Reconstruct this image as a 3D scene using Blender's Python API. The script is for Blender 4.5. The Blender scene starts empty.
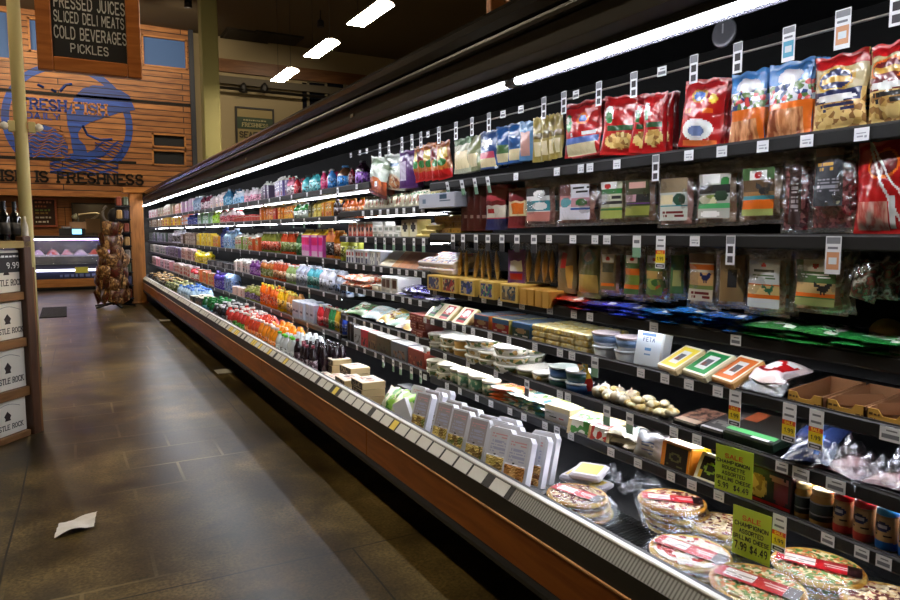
import bpy, math, random
from mathutils import Vector, Matrix
random.seed(7)
R = random.Random(11)
C = bpy.context.scene.collection
sc = bpy.context.scene

# ------------------------------------------------------------------ camera
FPX = 690.0
PIT = math.atan(68 / FPX); YAW = math.atan(384 / math.hypot(FPX, 68))
FW = Vector((math.sin(YAW) * math.cos(PIT), math.cos(YAW) * math.cos(PIT), -math.sin(PIT)))
RT = Vector((math.cos(YAW), -math.sin(YAW), 0))
UP = RT.cross(FW)
EYE = Vector((0, 0, 1.6))
cd = bpy.data.cameras.new('camera'); cam = bpy.data.objects.new('camera', cd); C.objects.link(cam)
cd.sensor_width = 36; cd.lens = FPX / 900 * 36; cd.clip_start = 0.05; cd.clip_end = 200
cam.matrix_world = Matrix(((RT.x, UP.x, -FW.x, EYE.x), (RT.y, UP.y, -FW.y, EYE.y), (RT.z, UP.z, -FW.z, EYE.z), (0, 0, 0, 1)))
sc.camera = cam
# ------------------------------------------------------------------ world, exposure
w = bpy.data.worlds.new('world'); sc.world = w; w.use_nodes = True
w.node_tree.nodes['Background'].inputs[0].default_value = (0.05, 0.07, 0.11, 1)
w.node_tree.nodes['Background'].inputs[1].default_value = 0.3
sc.view_settings.view_transform = 'Standard'; sc.view_settings.look = 'None'
sc.view_settings.exposure = 1.45; sc.view_settings.gamma = 1; sc.view_settings.use_curve_mapping = False
sc.cycles.max_bounces = 6; sc.cycles.transparent_max_bounces = 12
sc.cycles.diffuse_bounces = 3; sc.cycles.glossy_bounces = 3; sc.cycles.transmission_bounces = 4
sc.cycles.caustics_reflective = False; sc.cycles.caustics_refractive = False
sc.cycles.sample_clamp_indirect = 3.0
CANOPY_LAMP = 26.0       # emission of the tube under the case canopy
SHELF_LAMP = 18.0        # emission of the small tubes under the shelves
PENDANT = 42.0          # ceiling pendants over the store
COUNTER_LAMP = 6.0

# where the line of sight through a photo pixel meets a plane of the store
def ray(px, py): return FW + (px - 450) / FPX * RT - (py - 300) / FPX * UP
def onX(px, py, X): d = ray(px, py); return EYE + d * (X / d.x)
def onY(px, py, Y): d = ray(px, py); return EYE + d * (Y / d.y)
def onZ(px, py, Z): d = ray(px, py); return EYE + d * ((Z - 1.6) / d.z)
def yat(px, X, z):      # distance down the aisle at which the point (X, z) of the case shows at px
    k = (px - 450) / FPX; Z = z - 1.6
    cy, sy, cp, sp = math.cos(YAW), math.sin(YAW), math.cos(PIT), math.sin(PIT)
    return (X * cy - k * (X * sy * cp - Z * sp)) / (sy + k * cy * cp)

# ------------------------------------------------------------------ materials
def lin(c): return tuple((x / 12.92 if x <= 0.04045 else ((x + 0.055) / 1.055) ** 2.4) for x in [v / 255 for v in c]) + (1,)
MC = {}
def mat(c, rough=0.5, metal=0.0, bump=0.0, bscale=60, emit=0.0, alpha=1.0, coat=0.0, spec=0.5):
    key = ('p', tuple(c), rough, metal, bump, bscale, emit, alpha, coat, spec)
    if key in MC: return MC[key]
    m = bpy.data.materials.new('surface'); m.use_nodes = True; nt = m.node_tree; b = nt.nodes['Principled BSDF']
    b.inputs['Base Color'].default_value = lin(c); b.inputs['Roughness'].default_value = rough
    b.inputs['Metallic'].default_value = metal; b.inputs['Alpha'].default_value = alpha
    b.inputs['Coat Weight'].default_value = coat; b.inputs['Specular IOR Level'].default_value = spec
    if emit: b.inputs['Emission Color'].default_value = lin(c); b.inputs['Emission Strength'].default_value = emit
    if bump:
        t = nt.nodes.new('ShaderNodeTexCoord'); n = nt.nodes.new('ShaderNodeTexNoise'); n.inputs['Scale'].default_value = bscale; n.inputs['Detail'].default_value = 3
        u = nt.nodes.new('ShaderNodeBump'); u.inputs['Strength'].default_value = bump; u.inputs['Distance'].default_value = 0.01
        nt.links.new(t.outputs['Object'], n.inputs['Vector']); nt.links.new(n.outputs['Fac'], u.inputs['Height']); nt.links.new(u.outputs['Normal'], b.inputs['Normal'])
    MC[key] = m; return m
def busy(cols, scale=40, rough=0.4, seed=0, kind='vor', bump=0.0, stretch=(1, 1, 1)):
    """printed or food surface: patches of several colours with a shape of their own"""
    key = ('b', tuple(map(tuple, cols)), scale, rough, seed, kind, bump, stretch)
    if key in MC: return MC[key]
    m = bpy.data.materials.new('patterned'); m.use_nodes = True; nt = m.node_tree; b = nt.nodes['Principled BSDF']
    t = nt.nodes.new('ShaderNodeTexCoord'); mp = nt.nodes.new('ShaderNodeMapping'); mp.inputs['Location'].default_value = (seed * 3.1, seed * 1.7, seed)
    mp.inputs['Scale'].default_value = stretch
    oi = nt.nodes.new('ShaderNodeObjectInfo'); ml = nt.nodes.new('ShaderNodeVectorMath'); ml.operation = 'MULTIPLY_ADD'; ml.inputs[1].default_value = (5.3, 7.1, 3.7)
    nt.links.new(oi.outputs['Random'], ml.inputs[0]); nt.links.new(mp.outputs[0], ml.inputs[2])
    if kind == 'vor':
        n = nt.nodes.new('ShaderNodeTexVoronoi'); n.inputs['Scale'].default_value = scale; out = n.outputs['Color']
    else:
        n = nt.nodes.new('ShaderNodeTexNoise'); n.inputs['Scale'].default_value = scale; n.inputs['Detail'].default_value = 4; out = n.outputs['Fac']
    r = nt.nodes.new('ShaderNodeValToRGB'); r.color_ramp.interpolation = 'CONSTANT' if kind == 'vor' else 'LINEAR'
    e = r.color_ramp.elements; k = len(cols)
    lo, hi = (0.0, 1.0) if kind == 'vor' else (0.32, 0.68)
    e[0].position = lo; e[0].color = lin(cols[0]); e[1].position = lo + (hi - lo) * (k - 1) / k; e[1].color = lin(cols[-1])
    for i in range(1, k - 1):
        x = e.new(lo + (hi - lo) * i / k); x.color = lin(cols[i])
    nt.links.new(t.outputs['Object'], mp.inputs[0]); nt.links.new(ml.outputs[0], n.inputs['Vector'])
    nt.links.new(out, r.inputs[0]); nt.links.new(r.outputs[0], b.inputs['Base Color']); b.inputs['Roughness'].default_value = rough
    if bump:
        u = nt.nodes.new('ShaderNodeBump'); u.inputs['Strength'].default_value = bump; u.inputs['Distance'].default_value = 0.004
        nt.links.new(out, u.inputs['Height']); nt.links.new(u.outputs['Normal'], b.inputs['Normal'])
    MC[key] = m; return m
SHC = {}
def shiny(m_):
    """the same print on crinkled foil or film"""
    if m_.name in SHC: return SHC[m_.name]
    k = m_.copy(); k.name = 'foil'; nt = k.node_tree; b = nt.nodes.get('Principled BSDF')
    if b is None: SHC[m_.name] = m_; return m_
    b.inputs['Coat Weight'].default_value = 1.0; b.inputs['Coat Roughness'].default_value = 0.09; b.inputs['Coat IOR'].default_value = 1.7
    t = nt.nodes.new('ShaderNodeTexCoord'); n = nt.nodes.new('ShaderNodeTexNoise'); n.inputs['Scale'].default_value = 17; n.inputs['Detail'].default_value = 2.5; n.inputs['Distortion'].default_value = 1.5
    u = nt.nodes.new('ShaderNodeBump'); u.inputs['Strength'].default_value = 0.9; u.inputs['Distance'].default_value = 0.012
    nt.links.new(t.outputs['Object'], n.inputs['Vector']); nt.links.new(n.outputs['Fac'], u.inputs['Height']); nt.links.new(u.outputs['Normal'], b.inputs['Coat Normal'])
    SHC[m_.name] = k; return k
def film(f=0.17):
    if ('film', f) in MC: return MC[('film', f)]
    m = bpy.data.materials.new('clear_film'); m.use_nodes = True; nt = m.node_tree
    for n in list(nt.nodes): nt.nodes.remove(n)
    o = nt.nodes.new('ShaderNodeOutputMaterial'); mx = nt.nodes.new('ShaderNodeMixShader'); tr = nt.nodes.new('ShaderNodeBsdfTransparent'); gl = nt.nodes.new('ShaderNodeBsdfGlossy')
    gl.inputs['Roughness'].default_value = 0.16; gl.inputs['Color'].default_value = (0.9, 0.92, 0.95, 1); tr.inputs['Color'].default_value = (0.96, 0.97, 0.98, 1)
    t = nt.nodes.new('ShaderNodeTexCoord'); n = nt.nodes.new('ShaderNodeTexNoise'); n.inputs['Scale'].default_value = 22; n.inputs['Detail'].default_value = 3; n.inputs['Distortion'].default_value = 1.2
    u = nt.nodes.new('ShaderNodeBump'); u.inputs['Strength'].default_value = 0.9; u.inputs['Distance'].default_value = 0.02
    nt.links.new(t.outputs['Object'], n.inputs['Vector']); nt.links.new(n.outputs['Fac'], u.inputs['Height']); nt.links.new(u.outputs['Normal'], gl.inputs['Normal'])
    mx.inputs[0].default_value = f
    nt.links.new(tr.outputs[0], mx.inputs[1]); nt.links.new(gl.outputs[0], mx.inputs[2]); nt.links.new(mx.outputs[0], o.inputs[0])
    MC[('film', f)] = m; return m
def wood(c1, c2, scale=3.0, axis='X', rough=0.45, planks=0.0, gap=0.012, c3=None):
    """wood grain along one axis; planks > 0: horizontal boards of that height with dark gaps"""
    key = ('w', c1, c2, scale, axis, rough, planks, gap, c3)
    if key in MC: return MC[key]
    m = bpy.data.materials.new('wood'); m.use_nodes = True; nt = m.node_tree; b = nt.nodes['Principled BSDF']
    t = nt.nodes.new('ShaderNodeTexCoord'); mp = nt.nodes.new('ShaderNodeMapping')
    s = {'X': (0.12, 1, 1), 'Y': (1, 0.12, 1), 'Z': (1, 1, 0.12)}[axis]
    mp.inputs['Scale'].default_value = s
    n = nt.nodes.new('ShaderNodeTexNoise'); n.inputs['Scale'].default_value = scale * 8; n.inputs['Detail'].default_value = 5; n.inputs['Distortion'].default_value = 0.7
    r = nt.nodes.new('ShaderNodeValToRGB'); e = r.color_ramp.elements; e[0].position = 0.3; e[0].color = lin(c1); e[1].position = 0.7; e[1].color = lin(c2)
    nt.links.new(t.outputs['Object'], mp.inputs[0]); nt.links.new(mp.outputs[0], n.inputs['Vector']); nt.links.new(n.outputs['Fac'], r.inputs[0])
    col = r.outputs[0]
    if planks:
        sp = nt.nodes.new('ShaderNodeSeparateXYZ'); nt.links.new(t.outputs['Object'], sp.inputs[0])
        cb = nt.nodes.new('ShaderNodeCombineXYZ'); nt.links.new(sp.outputs['X'], cb.inputs['X']); nt.links.new(sp.outputs['Z'], cb.inputs['Y'])
        br = nt.nodes.new('ShaderNodeTexBrick'); br.offset = 0.37; br.inputs['Scale'].default_value = 1; br.inputs['Brick Width'].default_value = 5.3; br.inputs['Row Height'].default_value = planks
        br.inputs['Mortar Size'].default_value = gap; br.inputs['Mortar Smooth'].default_value = 0.1; br.inputs['Bias'].default_value = 0
        br.inputs['Color1'].default_value = (1, 1, 1, 1); br.inputs['Color2'].default_value = (0.58, 0.53, 0.48, 1); br.inputs['Mortar'].default_value = (0.03, 0.02, 0.015, 1)
        nt.links.new(cb.outputs[0], br.inputs['Vector'])
        mx = nt.nodes.new('ShaderNodeMixRGB'); mx.blend_type = 'MULTIPLY'; mx.inputs[0].default_value = 1
        nt.links.new(col, mx.inputs[1]); nt.links.new(br.outputs['Color'], mx.inputs[2]); col = mx.outputs[0]
        u = nt.nodes.new('ShaderNodeBump'); u.invert = True; u.inputs['Strength'].default_value = 0.7; u.inputs['Distance'].default_value = 0.02
        nt.links.new(br.outputs['Fac'], u.inputs['Height']); nt.links.new(u.outputs['Normal'], b.inputs['Normal'])
    nt.links.new(col, b.inputs['Base Color']); b.inputs['Roughness'].default_value = rough
    MC[key] = m; return m
def emitter(c, strength):
    key = ('e', tuple(c), strength)
    if key in MC: return MC[key]
    m = bpy.data.materials.new('lamp_light'); m.use_nodes = True; nt = m.node_tree
    for n in list(nt.nodes): nt.nodes.remove(n)
    o = nt.nodes.new('ShaderNodeOutputMaterial'); e = nt.nodes.new('ShaderNodeEmission'); e.inputs[0].default_value = lin(c); e.inputs[1].default_value = strength
    nt.links.new(e.outputs[0], o.inputs[0]); MC[key] = m; return m

WHITE = mat((235, 235, 232), 0.5); BLACK = mat((14, 14, 15), 0.4); INK = mat((28, 28, 32), 0.6)
CHROME = mat((190, 190, 192), 0.25, 1.0); CASEBLK = mat((13, 13, 15), 0.4); KRAFT = mat((150, 108, 62), 0.8)
RED = mat((190, 22, 26), 0.3, coat=0.4); DRED = mat((110, 14, 20), 0.35); GOLD = mat((196, 150, 52), 0.35)
NAVY = mat((24, 34, 84), 0.35); BLUE = mat((30, 96, 190), 0.35); GREEN = mat((34, 120, 52), 0.4); YEL = mat((232, 196, 52), 0.4); ORG = mat((232, 112, 26), 0.35)

# ------------------------------------------------------------------ mesh collector
class MB:
    def __init__(s): s.v = []; s.f = []; s.m = []; s.mats = []; s.sm = []
    def slot(s, m):
        if m not in s.mats: s.mats.append(m)
        return s.mats.index(m)
    def add(s, vs, fs, m, smooth=False):
        o = len(s.v); s.v += [tuple(p) for p in vs]; k = s.slot(m) if not isinstance(m, list) else None
        for i, f in enumerate(fs):
            s.f.append(tuple(o + j for j in f)); s.m.append(k if k is not None else s.slot(m[i])); s.sm.append(smooth)
        return s
    def box(s, a, b, m):
        (x0, y0, z0), (x1, y1, z1) = a, b
        return s.add([(x0, y0, z0), (x1, y0, z0), (x1, y1, z0), (x0, y1, z0), (x0, y0, z1), (x1, y0, z1), (x1, y1, z1), (x0, y1, z1)],
                     [(0, 3, 2, 1), (4, 5, 6, 7), (0, 1, 5, 4), (1, 2, 6, 5), (2, 3, 7, 6), (3, 0, 4, 7)], m)
    def rbox(s, a, b, m, r=0.004):
        """box with chamfered edges"""
        (x0, y0, z0), (x1, y1, z1) = a, b
        r = min(r, (x1 - x0) / 3, (y1 - y0) / 3, (z1 - z0) / 3)
        vs = []; ring = lambda i, z: [(x0 + r + i, y0 + i, z), (x1 - r - i, y0 + i, z), (x1 - i, y0 + r + i, z), (x1 - i, y1 - r - i, z), (x1 - r - i, y1 - i, z), (x0 + r + i, y1 - i, z), (x0 + i, y1 - r - i, z), (x0 + i, y0 + r + i, z)]
        for i, z in ((r, z0), (0, z0 + r), (0, z1 - r), (r, z1)): vs += ring(i, z)
        fs = [tuple(range(7, -1, -1)), tuple(range(24, 32))]
        for k in range(3):
            for j in range(8): fs.append((k * 8 + j, k * 8 + (j + 1) % 8, k * 8 + 8 + (j + 1) % 8, k * 8 + 8 + j))
        return s.add(vs, fs, m)
    def prism(s, pts, axis, a, b, m):
        """outline extruded along an axis; pts in the two other axes' order"""
        def P(p, t): return {'x': (t, p[0], p[1]), 'y': (p[0], t, p[1]), 'z': (p[0], p[1], t)}[axis]
        n = len(pts); vs = [P(p, a) for p in pts] + [P(p, b) for p in pts]
        return s.add(vs, [tuple(range(n))[::-1], tuple(range(n, 2 * n))] + [(i, (i + 1) % n, n + (i + 1) % n, n + i) for i in range(n)], m)
    def lathe(s, prof, m, n=16, c=(0, 0), smooth=True, sq=0.0):
        """prof: (radius, z[, material]) rings; sq squares the section"""
        vs = []; fs = []; ms = []; k = len(prof)
        for p in prof:
            for i in range(n):
                a = 2 * math.pi * i / n; ca, sa = math.cos(a), math.sin(a)
                q = 1.0 / max(abs(ca), abs(sa)) * sq + (1 - sq) if sq else 1.0
                vs.append((c[0] + p[0] * q * ca, c[1] + p[0] * q * sa, p[1]))
        for j in range(k - 1):
            mm = prof[j][2] if len(prof[j]) > 2 else m
            for i in range(n): fs.append((j * n + i, j * n + (i + 1) % n, (j + 1) * n + (i + 1) % n, (j + 1) * n + i)); ms.append(mm)
        fs.append(tuple(range(n))[::-1]); ms.append(prof[0][2] if len(prof[0]) > 2 else m)
        fs.append(tuple((k - 1) * n + i for i in range(n))); ms.append(prof[-2][2] if len(prof[-2]) > 2 else m)
        return s.add(vs, fs, ms, smooth)
    def tube(s, pts, r, m, n=8):
        pts = [Vector(p) for p in pts]; vs = []; fs = []
        for i, p in enumerate(pts):
            d = (pts[min(i + 1, len(pts) - 1)] - pts[max(i - 1, 0)]).normalized()
            a = d.cross(Vector((0, 0, 1)) if abs(d.z) < 0.9 else Vector((1, 0, 0))).normalized(); b = d.cross(a)
            for j in range(n): t = 2 * math.pi * j / n; vs.append(p + (a * math.cos(t) + b * math.sin(t)) * r)
        for i in range(len(pts) - 1):
            for j in range(n): fs.append((i * n + j, i * n + (j + 1) % n, (i + 1) * n + (j + 1) % n, (i + 1) * n + j))
        fs.append(tuple(range(n))); fs.append(tuple((len(pts) - 1) * n + j for j in range(n)))
        return s.add(vs, fs, m, True)
    def sheet(s, fn, nu, nv, matfn, smooth=True):
        """grid surface fn(u, v), u and v from 0 to 1; matfn(u, v) picks each face's material"""
        vs = [fn(i / nu, j / nv) for j in range(nv + 1) for i in range(nu + 1)]; fs = []; ms = []
        for j in range(nv):
            for i in range(nu):
                a = j * (nu + 1) + i; fs.append((a, a + 1, a + nu + 2, a + nu + 1)); ms.append(matfn((i + 0.5) / nu, (j + 0.5) / nv))
        return s.add(vs, fs, ms, smooth)
    def mesh(s, name):
        me = bpy.data.meshes.new(name); me.from_pydata(s.v, [], s.f)
        for m in s.mats: me.materials.append(m)
        me.polygons.foreach_set('material_index', s.m); me.polygons.foreach_set('use_smooth', s.sm); me.update(); return me
    def obj(s, name, parent=None, **k): return link(name, s.mesh(name), parent, **k)
def link(name, me, parent=None, loc=(0, 0, 0), rot=(0, 0, 0), label=None, cat=None, group=None, kind=None):
    o = bpy.data.objects.new(name, me); C.objects.link(o); o.location = loc; o.rotation_euler = rot
    if parent is not None: o.parent = parent
    if label: o['label'] = label
    if cat: o['category'] = cat
    if group: o['group'] = group
    if kind: o['kind'] = kind
    return o
def empty(name, loc=(0, 0, 0), rot=(0, 0, 0), **k): return link(name, None, None, loc, rot, **k)

# ------------------------------------------------------------------ lettering drawn as strokes
G = {'A': '00263 400|1.23.2', }
GL = {
 'A': [[(0, 0), (2, 6), (4, 0)], [(.8, 2.1), (3.2, 2.1)]], 'B': [[(0, 0), (0, 6), (2.6, 6), (3.5, 5.2), (3.5, 3.9), (2.6, 3.1), (0, 3.1)], [(2.6, 3.1), (3.8, 2.3), (3.8, .9), (2.8, 0), (0, 0)]],
 'C': [[(3.8, 4.7), (2.8, 6), (1.2, 6), (0, 4.6), (0, 1.4), (1.2, 0), (2.8, 0), (3.8, 1.3)]], 'D': [[(0, 0), (0, 6), (2.4, 6), (3.9, 4.6), (3.9, 1.4), (2.4, 0), (0, 0)]],
 'E': [[(3.6, 6), (0, 6), (0, 0), (3.6, 0)], [(0, 3.1), (2.8, 3.1)]], 'F': [[(3.6, 6), (0, 6), (0, 0)], [(0, 3.1), (2.8, 3.1)]],
 'G': [[(3.8, 4.7), (2.8, 6), (1.2, 6), (0, 4.6), (0, 1.4), (1.2, 0), (2.8, 0), (3.8, 1.2), (3.8, 2.8), (2.2, 2.8)]], 'H': [[(0, 0), (0, 6)], [(3.8, 0), (3.8, 6)], [(0, 3.1), (3.8, 3.1)]],
 'I': [[(1, 0), (1, 6)]], 'J': [[(3, 6), (3, 1.2), (2, 0), (1, 0), (0, 1.2)]], 'K': [[(0, 0), (0, 6)], [(3.7, 6), (0, 2.4)], [(1.3, 3.5), (3.9, 0)]], 'L': [[(0, 6), (0, 0), (3.5, 0)]],
 'M': [[(0, 0), (0, 6), (2.3, 2), (4.6, 6), (4.6, 0)]], 'N': [[(0, 0), (0, 6), (3.8, 0), (3.8, 6)]], 'O': [[(1.3, 0), (0, 1.5), (0, 4.5), (1.3, 6), (2.7, 6), (4, 4.5), (4, 1.5), (2.7, 0), (1.3, 0)]],
 'P': [[(0, 0), (0, 6), (2.7, 6), (3.7, 5.1), (3.7, 3.7), (2.7, 2.8), (0, 2.8)]], 'Q': [[(1.3, 0), (0, 1.5), (0, 4.5), (1.3, 6), (2.7, 6), (4, 4.5), (4, 1.5), (2.7, 0), (1.3, 0)], [(2.5, 1.4), (4, 0)]],
 'R': [[(0, 0), (0, 6), (2.7, 6), (3.7, 5.1), (3.7, 3.8), (2.7, 3), (0, 3)], [(2, 3), (3.9, 0)]], 'S': [[(3.6, 4.8), (2.7, 6), (1.1, 6), (.1, 5), (.1, 3.9), (1.1, 3.2), (2.8, 2.8), (3.8, 2), (3.8, 1), (2.8, 0), (1, 0), (0, 1.2)]],
 'T': [[(0, 6), (4, 6)], [(2, 6), (2, 0)]], 'U': [[(0, 6), (0, 1.3), (1.2, 0), (2.6, 0), (3.8, 1.3), (3.8, 6)]], 'V': [[(0, 6), (2, 0), (4, 6)]], 'W': [[(0, 6), (1.3, 0), (2.6, 4.5), (3.9, 0), (5.2, 6)]],
 'Y': [[(0, 6), (2, 3), (4, 6)], [(2, 3), (2, 0)]], 'Z': [[(0, 6), (3.8, 6), (0, 0), (3.8, 0)]], 'X': [[(0, 0), (3.8, 6)], [(0, 6), (3.8, 0)]],
 '0': [[(1.3, 0), (0, 1.5), (0, 4.5), (1.3, 6), (2.3, 6), (3.6, 4.5), (3.6, 1.5), (2.3, 0), (1.3, 0)]], '4': [[(3, 0), (3, 6), (0, 2), (4, 2)]], '5': [[(3.5, 6), (.3, 6), (0, 3.4), (2.4, 3.6), (3.6, 2.4), (3.4, .8), (2, 0), (0, .5)]],
 '7': [[(0, 6), (3.7, 6), (1.4, 0)]], '9': [[(3.4, 3.2), (1.2, 2.8), (0, 4.2), (.8, 6), (2.6, 6), (3.5, 4.6), (3.2, 1.4), (1.8, 0)]], '$': [[(3.6, 4.8), (2.7, 5.6), (1.1, 5.6), (.1, 4.6), (1.1, 3.2), (2.8, 2.8), (3.8, 1.8), (2.8, .6), (1, .6), (0, 1.4)], [(2, -.4), (2, 6.4)]],
 '.': [[(1, 0), (1, .5)]], '1': [[(.5, 4.6), (1.8, 6), (1.8, 0)]], '3': [[(0, 6), (3.4, 6), (1.8, 3.6), (3.5, 2.4), (3.2, .8), (1.8, 0), (0, .5)]], '8': [[(1.8, 3.2), (.3, 4.3), (1, 6), (2.8, 6), (3.4, 4.3), (1.8, 3.2), (0, 1.8), (.8, 0), (3, 0), (3.8, 1.8), (1.8, 3.2)]]}
SERIF = {c: None for c in 'ABDEFHIKLMNPRTUVWXY'}
def text_width(s, h): return sum(((max(p[0] for st in GL[c] for p in st) if c in GL else 2.2) + 1.7) for c in s) * h / 6 - 1.7 * h / 6
def letters(mb, s, h, M, m, th=0.13, depth=0.002, serif=False, width=None, center=True):
    """writes s with letter height h in the local x-z plane of M, standing out towards -y"""
    W = text_width(s, h); kx = (width / W) if width else 1.0; x = -W / 2 if center else 0; t = th * h / 2
    def seg(a, b):
        a = Vector(a); b = Vector(b); d = b - a
        if d.length < 1e-9: return
        d.normalize(); q = Vector((-d.y, d.x)) * t; a2 = a - d * t * 0.6; b2 = b + d * t * 0.6
        pts = [a2 - q, b2 - q, b2 + q, a2 + q]
        vs = [M @ Vector((p.x * kx, -depth, p.y)) for p in pts] + [M @ Vector((p.x * kx, 0, p.y)) for p in pts]
        mb.add(vs, [(0, 1, 2, 3), (0, 4, 5, 1), (1, 5, 6, 2), (2, 6, 7, 3), (3, 7, 4, 0)], m)
    for ch in s:
        if ch in GL:
            u = h / 6; mw = max(p[0] for st in GL[ch] for p in st)
            for st in GL[ch]:
                for i in range(len(st) - 1): seg((x + st[i][0] * u, st[i][1] * u), (x + st[i + 1][0] * u, st[i + 1][1] * u))
                if serif and ch in SERIF:
                    for p in {st[0], st[-1]}:
                        if p[1] in (0, 6): seg((x + (p[0] - .75) * u, p[1] * u), (x + (p[0] + .75) * u, p[1] * u))
            x += (mw + 1.7) * u
        else: x += 2.2 * h / 6 + 1.7 * h / 6
def scribble(mb, x0, x1, z, h, y, m, rnd, depth=0.0005):
    """a line of print too small to read: a row of short dark bars"""
    x = x0
    while x < x1 - h * 0.4:
        wd = min(rnd.uniform(0.5, 1.9) * h, x1 - x); mb.box((x, y - depth, z), (x + wd, y, z + h * rnd.uniform(.7, 1)), m); x += wd + h * 0.5

# ================================================================== THE SETTING
def structure(name, mb): return mb.obj(name, kind='structure')
XL, XR, YN, YF, ZC = -7.0, 12.0, -4.0, 27.0, 7.75
# floor: stained, polished concrete
m = bpy.data.materials.new('polished_concrete'); m.use_nodes = True; nt = m.node_tree; b = nt.nodes['Principled BSDF']; L = nt.links.new
t = nt.nodes.new('ShaderNodeTexCoord')
def noise(scale, detail=5, dist=0.0, rough=0.6):
    n = nt.nodes.new('ShaderNodeTexNoise'); n.inputs['Scale'].default_value = scale; n.inputs['Detail'].default_value = detail
    n.inputs['Distortion'].default_value = dist; n.inputs['Roughness'].default_value = rough; L(t.outputs['Object'], n.inputs['Vector']); return n
def ramp(src, stops, interp='LINEAR'):
    r = nt.nodes.new('ShaderNodeValToRGB'); r.color_ramp.interpolation = interp; e = r.color_ramp.elements
    e[0].position, e[0].color = stops[0][0], lin(stops[0][1]); e[1].position, e[1].color = stops[-1][0], lin(stops[-1][1])
    for p, c in stops[1:-1]: x = e.new(p); x.color = lin(c)
    L(src, r.inputs[0]); return r
def mix(kind, fac, a, c):
    x = nt.nodes.new('ShaderNodeMixRGB'); x.blend_type = kind
    if isinstance(fac, float): x.inputs[0].default_value = fac
    else: L(fac, x.inputs[0])
    for i, q in ((1, a), (2, c)):
        if isinstance(q, tuple): x.inputs[i].default_value = q
        else: L(q, x.inputs[i])
    return x.outputs[0]
big = noise(0.9, 6, 0.4); fine = noise(60, 4); mid = noise(2.6, 5, 0.25)
c0 = ramp(big.outputs['Fac'], [(0.34, (52, 43, 24)), (0.5, (98, 83, 50)), (0.66, (150, 130, 86))]).outputs[0]
c1 = ramp(mid.outputs['Fac'], [(0.35, (132, 128, 116)), (0.62, (255, 250, 236))]).outputs[0]
c2 = ramp(fine.outputs['Fac'], [(0.35, (130, 126, 116)), (0.68, (255, 255, 255))]).outputs[0]
col = mix('MULTIPLY', 0.8, mix('MULTIPLY', 0.85, c0, c1), c2)
def joints(bw, rh, ms, rotz=0.0, loc=(0, 0, 0)):
    mp = nt.nodes.new('ShaderNodeMapping'); mp.inputs['Rotation'].default_value = (0, 0, rotz); mp.inputs['Location'].default_value = loc; L(t.outputs['Object'], mp.inputs[0])
    wob = nt.nodes.new('ShaderNodeVectorMath'); wob.operation = 'ADD'; sc2 = nt.nodes.new('ShaderNodeVectorMath'); sc2.operation = 'SCALE'; sc2.inputs['Scale'].default_value = 0.03
    L(noise(1.2, 1).outputs['Color'], sc2.inputs[0]); L(mp.outputs[0], wob.inputs[0]); L(sc2.outputs[0], wob.inputs[1])
    br = nt.nodes.new('ShaderNodeTexBrick'); br.inputs['Scale'].default_value = 1; br.inputs['Brick Width'].default_value = bw; br.inputs['Row Height'].default_value = rh
    br.inputs['Mortar Size'].default_value = ms; br.inputs['Mortar Smooth'].default_value = 0.4; L(wob.outputs[0], br.inputs['Vector']); return br.outputs['Fac']
msk = ramp(noise(0.55, 2).outputs['Fac'], [(0.48, (0, 0, 0)), (0.62, (255, 255, 255))]).outputs[0]
pale = mix('MULTIPLY', 1.0, joints(0.62, 0.42, 0.011), msk)
col = mix('MIX', mix('MULTIPLY', 1.0, pale, (0.5, 0.5, 0.5, 1)), col, lin((160, 142, 102)))
col = mix('MIX', joints(3.1, 2.6, 0.006, 0.02, (0.4, -0.63, 0)), col, lin((24, 18, 12)))
L(col, b.inputs['Base Color'])
rr = nt.nodes.new('ShaderNodeMapRange'); rr.inputs[1].default_value = 0.3; rr.inputs[2].default_value = 0.7; rr.inputs[3].default_value = 0.285; rr.inputs[4].default_value = 0.36; b.inputs['Specular IOR Level'].default_value = 0.2
L(mid.outputs['Fac'], rr.inputs[0]); L(rr.outputs[0], b.inputs['Roughness'])
bu = nt.nodes.new('ShaderNodeBump'); bu.inputs['Strength'].default_value = 0.12; bu.inputs['Distance'].default_value = 0.003; L(fine.outputs['Fac'], bu.inputs['Height']); FLOOR = m
structure('floor', MB().box((XL, YN, -0.1), (XR, YF, 0), FLOOR))
CEIL = mat((96, 84, 62), 0.9, bump=0.2, bscale=3); PLASTER = mat((158, 144, 112), 0.85, bump=0.15, bscale=20); PLASTER2 = mat((128, 116, 92), 0.85)
structure('ceiling', MB().box((XL, YN, ZC), (XR, YF, ZC + 0.1), CEIL))
structure('wall_left', MB().box((XL - 0.1, YN, 0), (XL, YF, ZC), PLASTER2))
structure('wall_right', MB().box((XR, YN, 0), (XR + 0.1, YF, ZC), PLASTER2))
structure('wall_near', MB().box((XL, YN - 0.1, 0), (XR, YN, ZC), PLASTER2))
YW = 23.0
PLANK = wood((140, 84, 38), (196, 132, 70), 1.4, 'X', 0.5, planks=0.165, gap=0.012)
WOODA = wood((150, 92, 36), (192, 128, 60), 2.0, 'X'); WOODV = wood((142, 88, 34), (190, 124, 56), 2.0, 'Z'); WOODD = wood((70, 40, 20), (104, 64, 34), 2.0, 'X')
def px_rect(x0, y0, x1, y1, Y): a = onY(x0, (y0 + y1) / 2, Y); c = onY(x1, (y0 + y1) / 2, Y); zt = onY((x0 + x1) / 2, y0, Y).z; zb = onY((x0 + x1) / 2, y1, Y).z; return a.x, zb, c.x, zt
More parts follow.
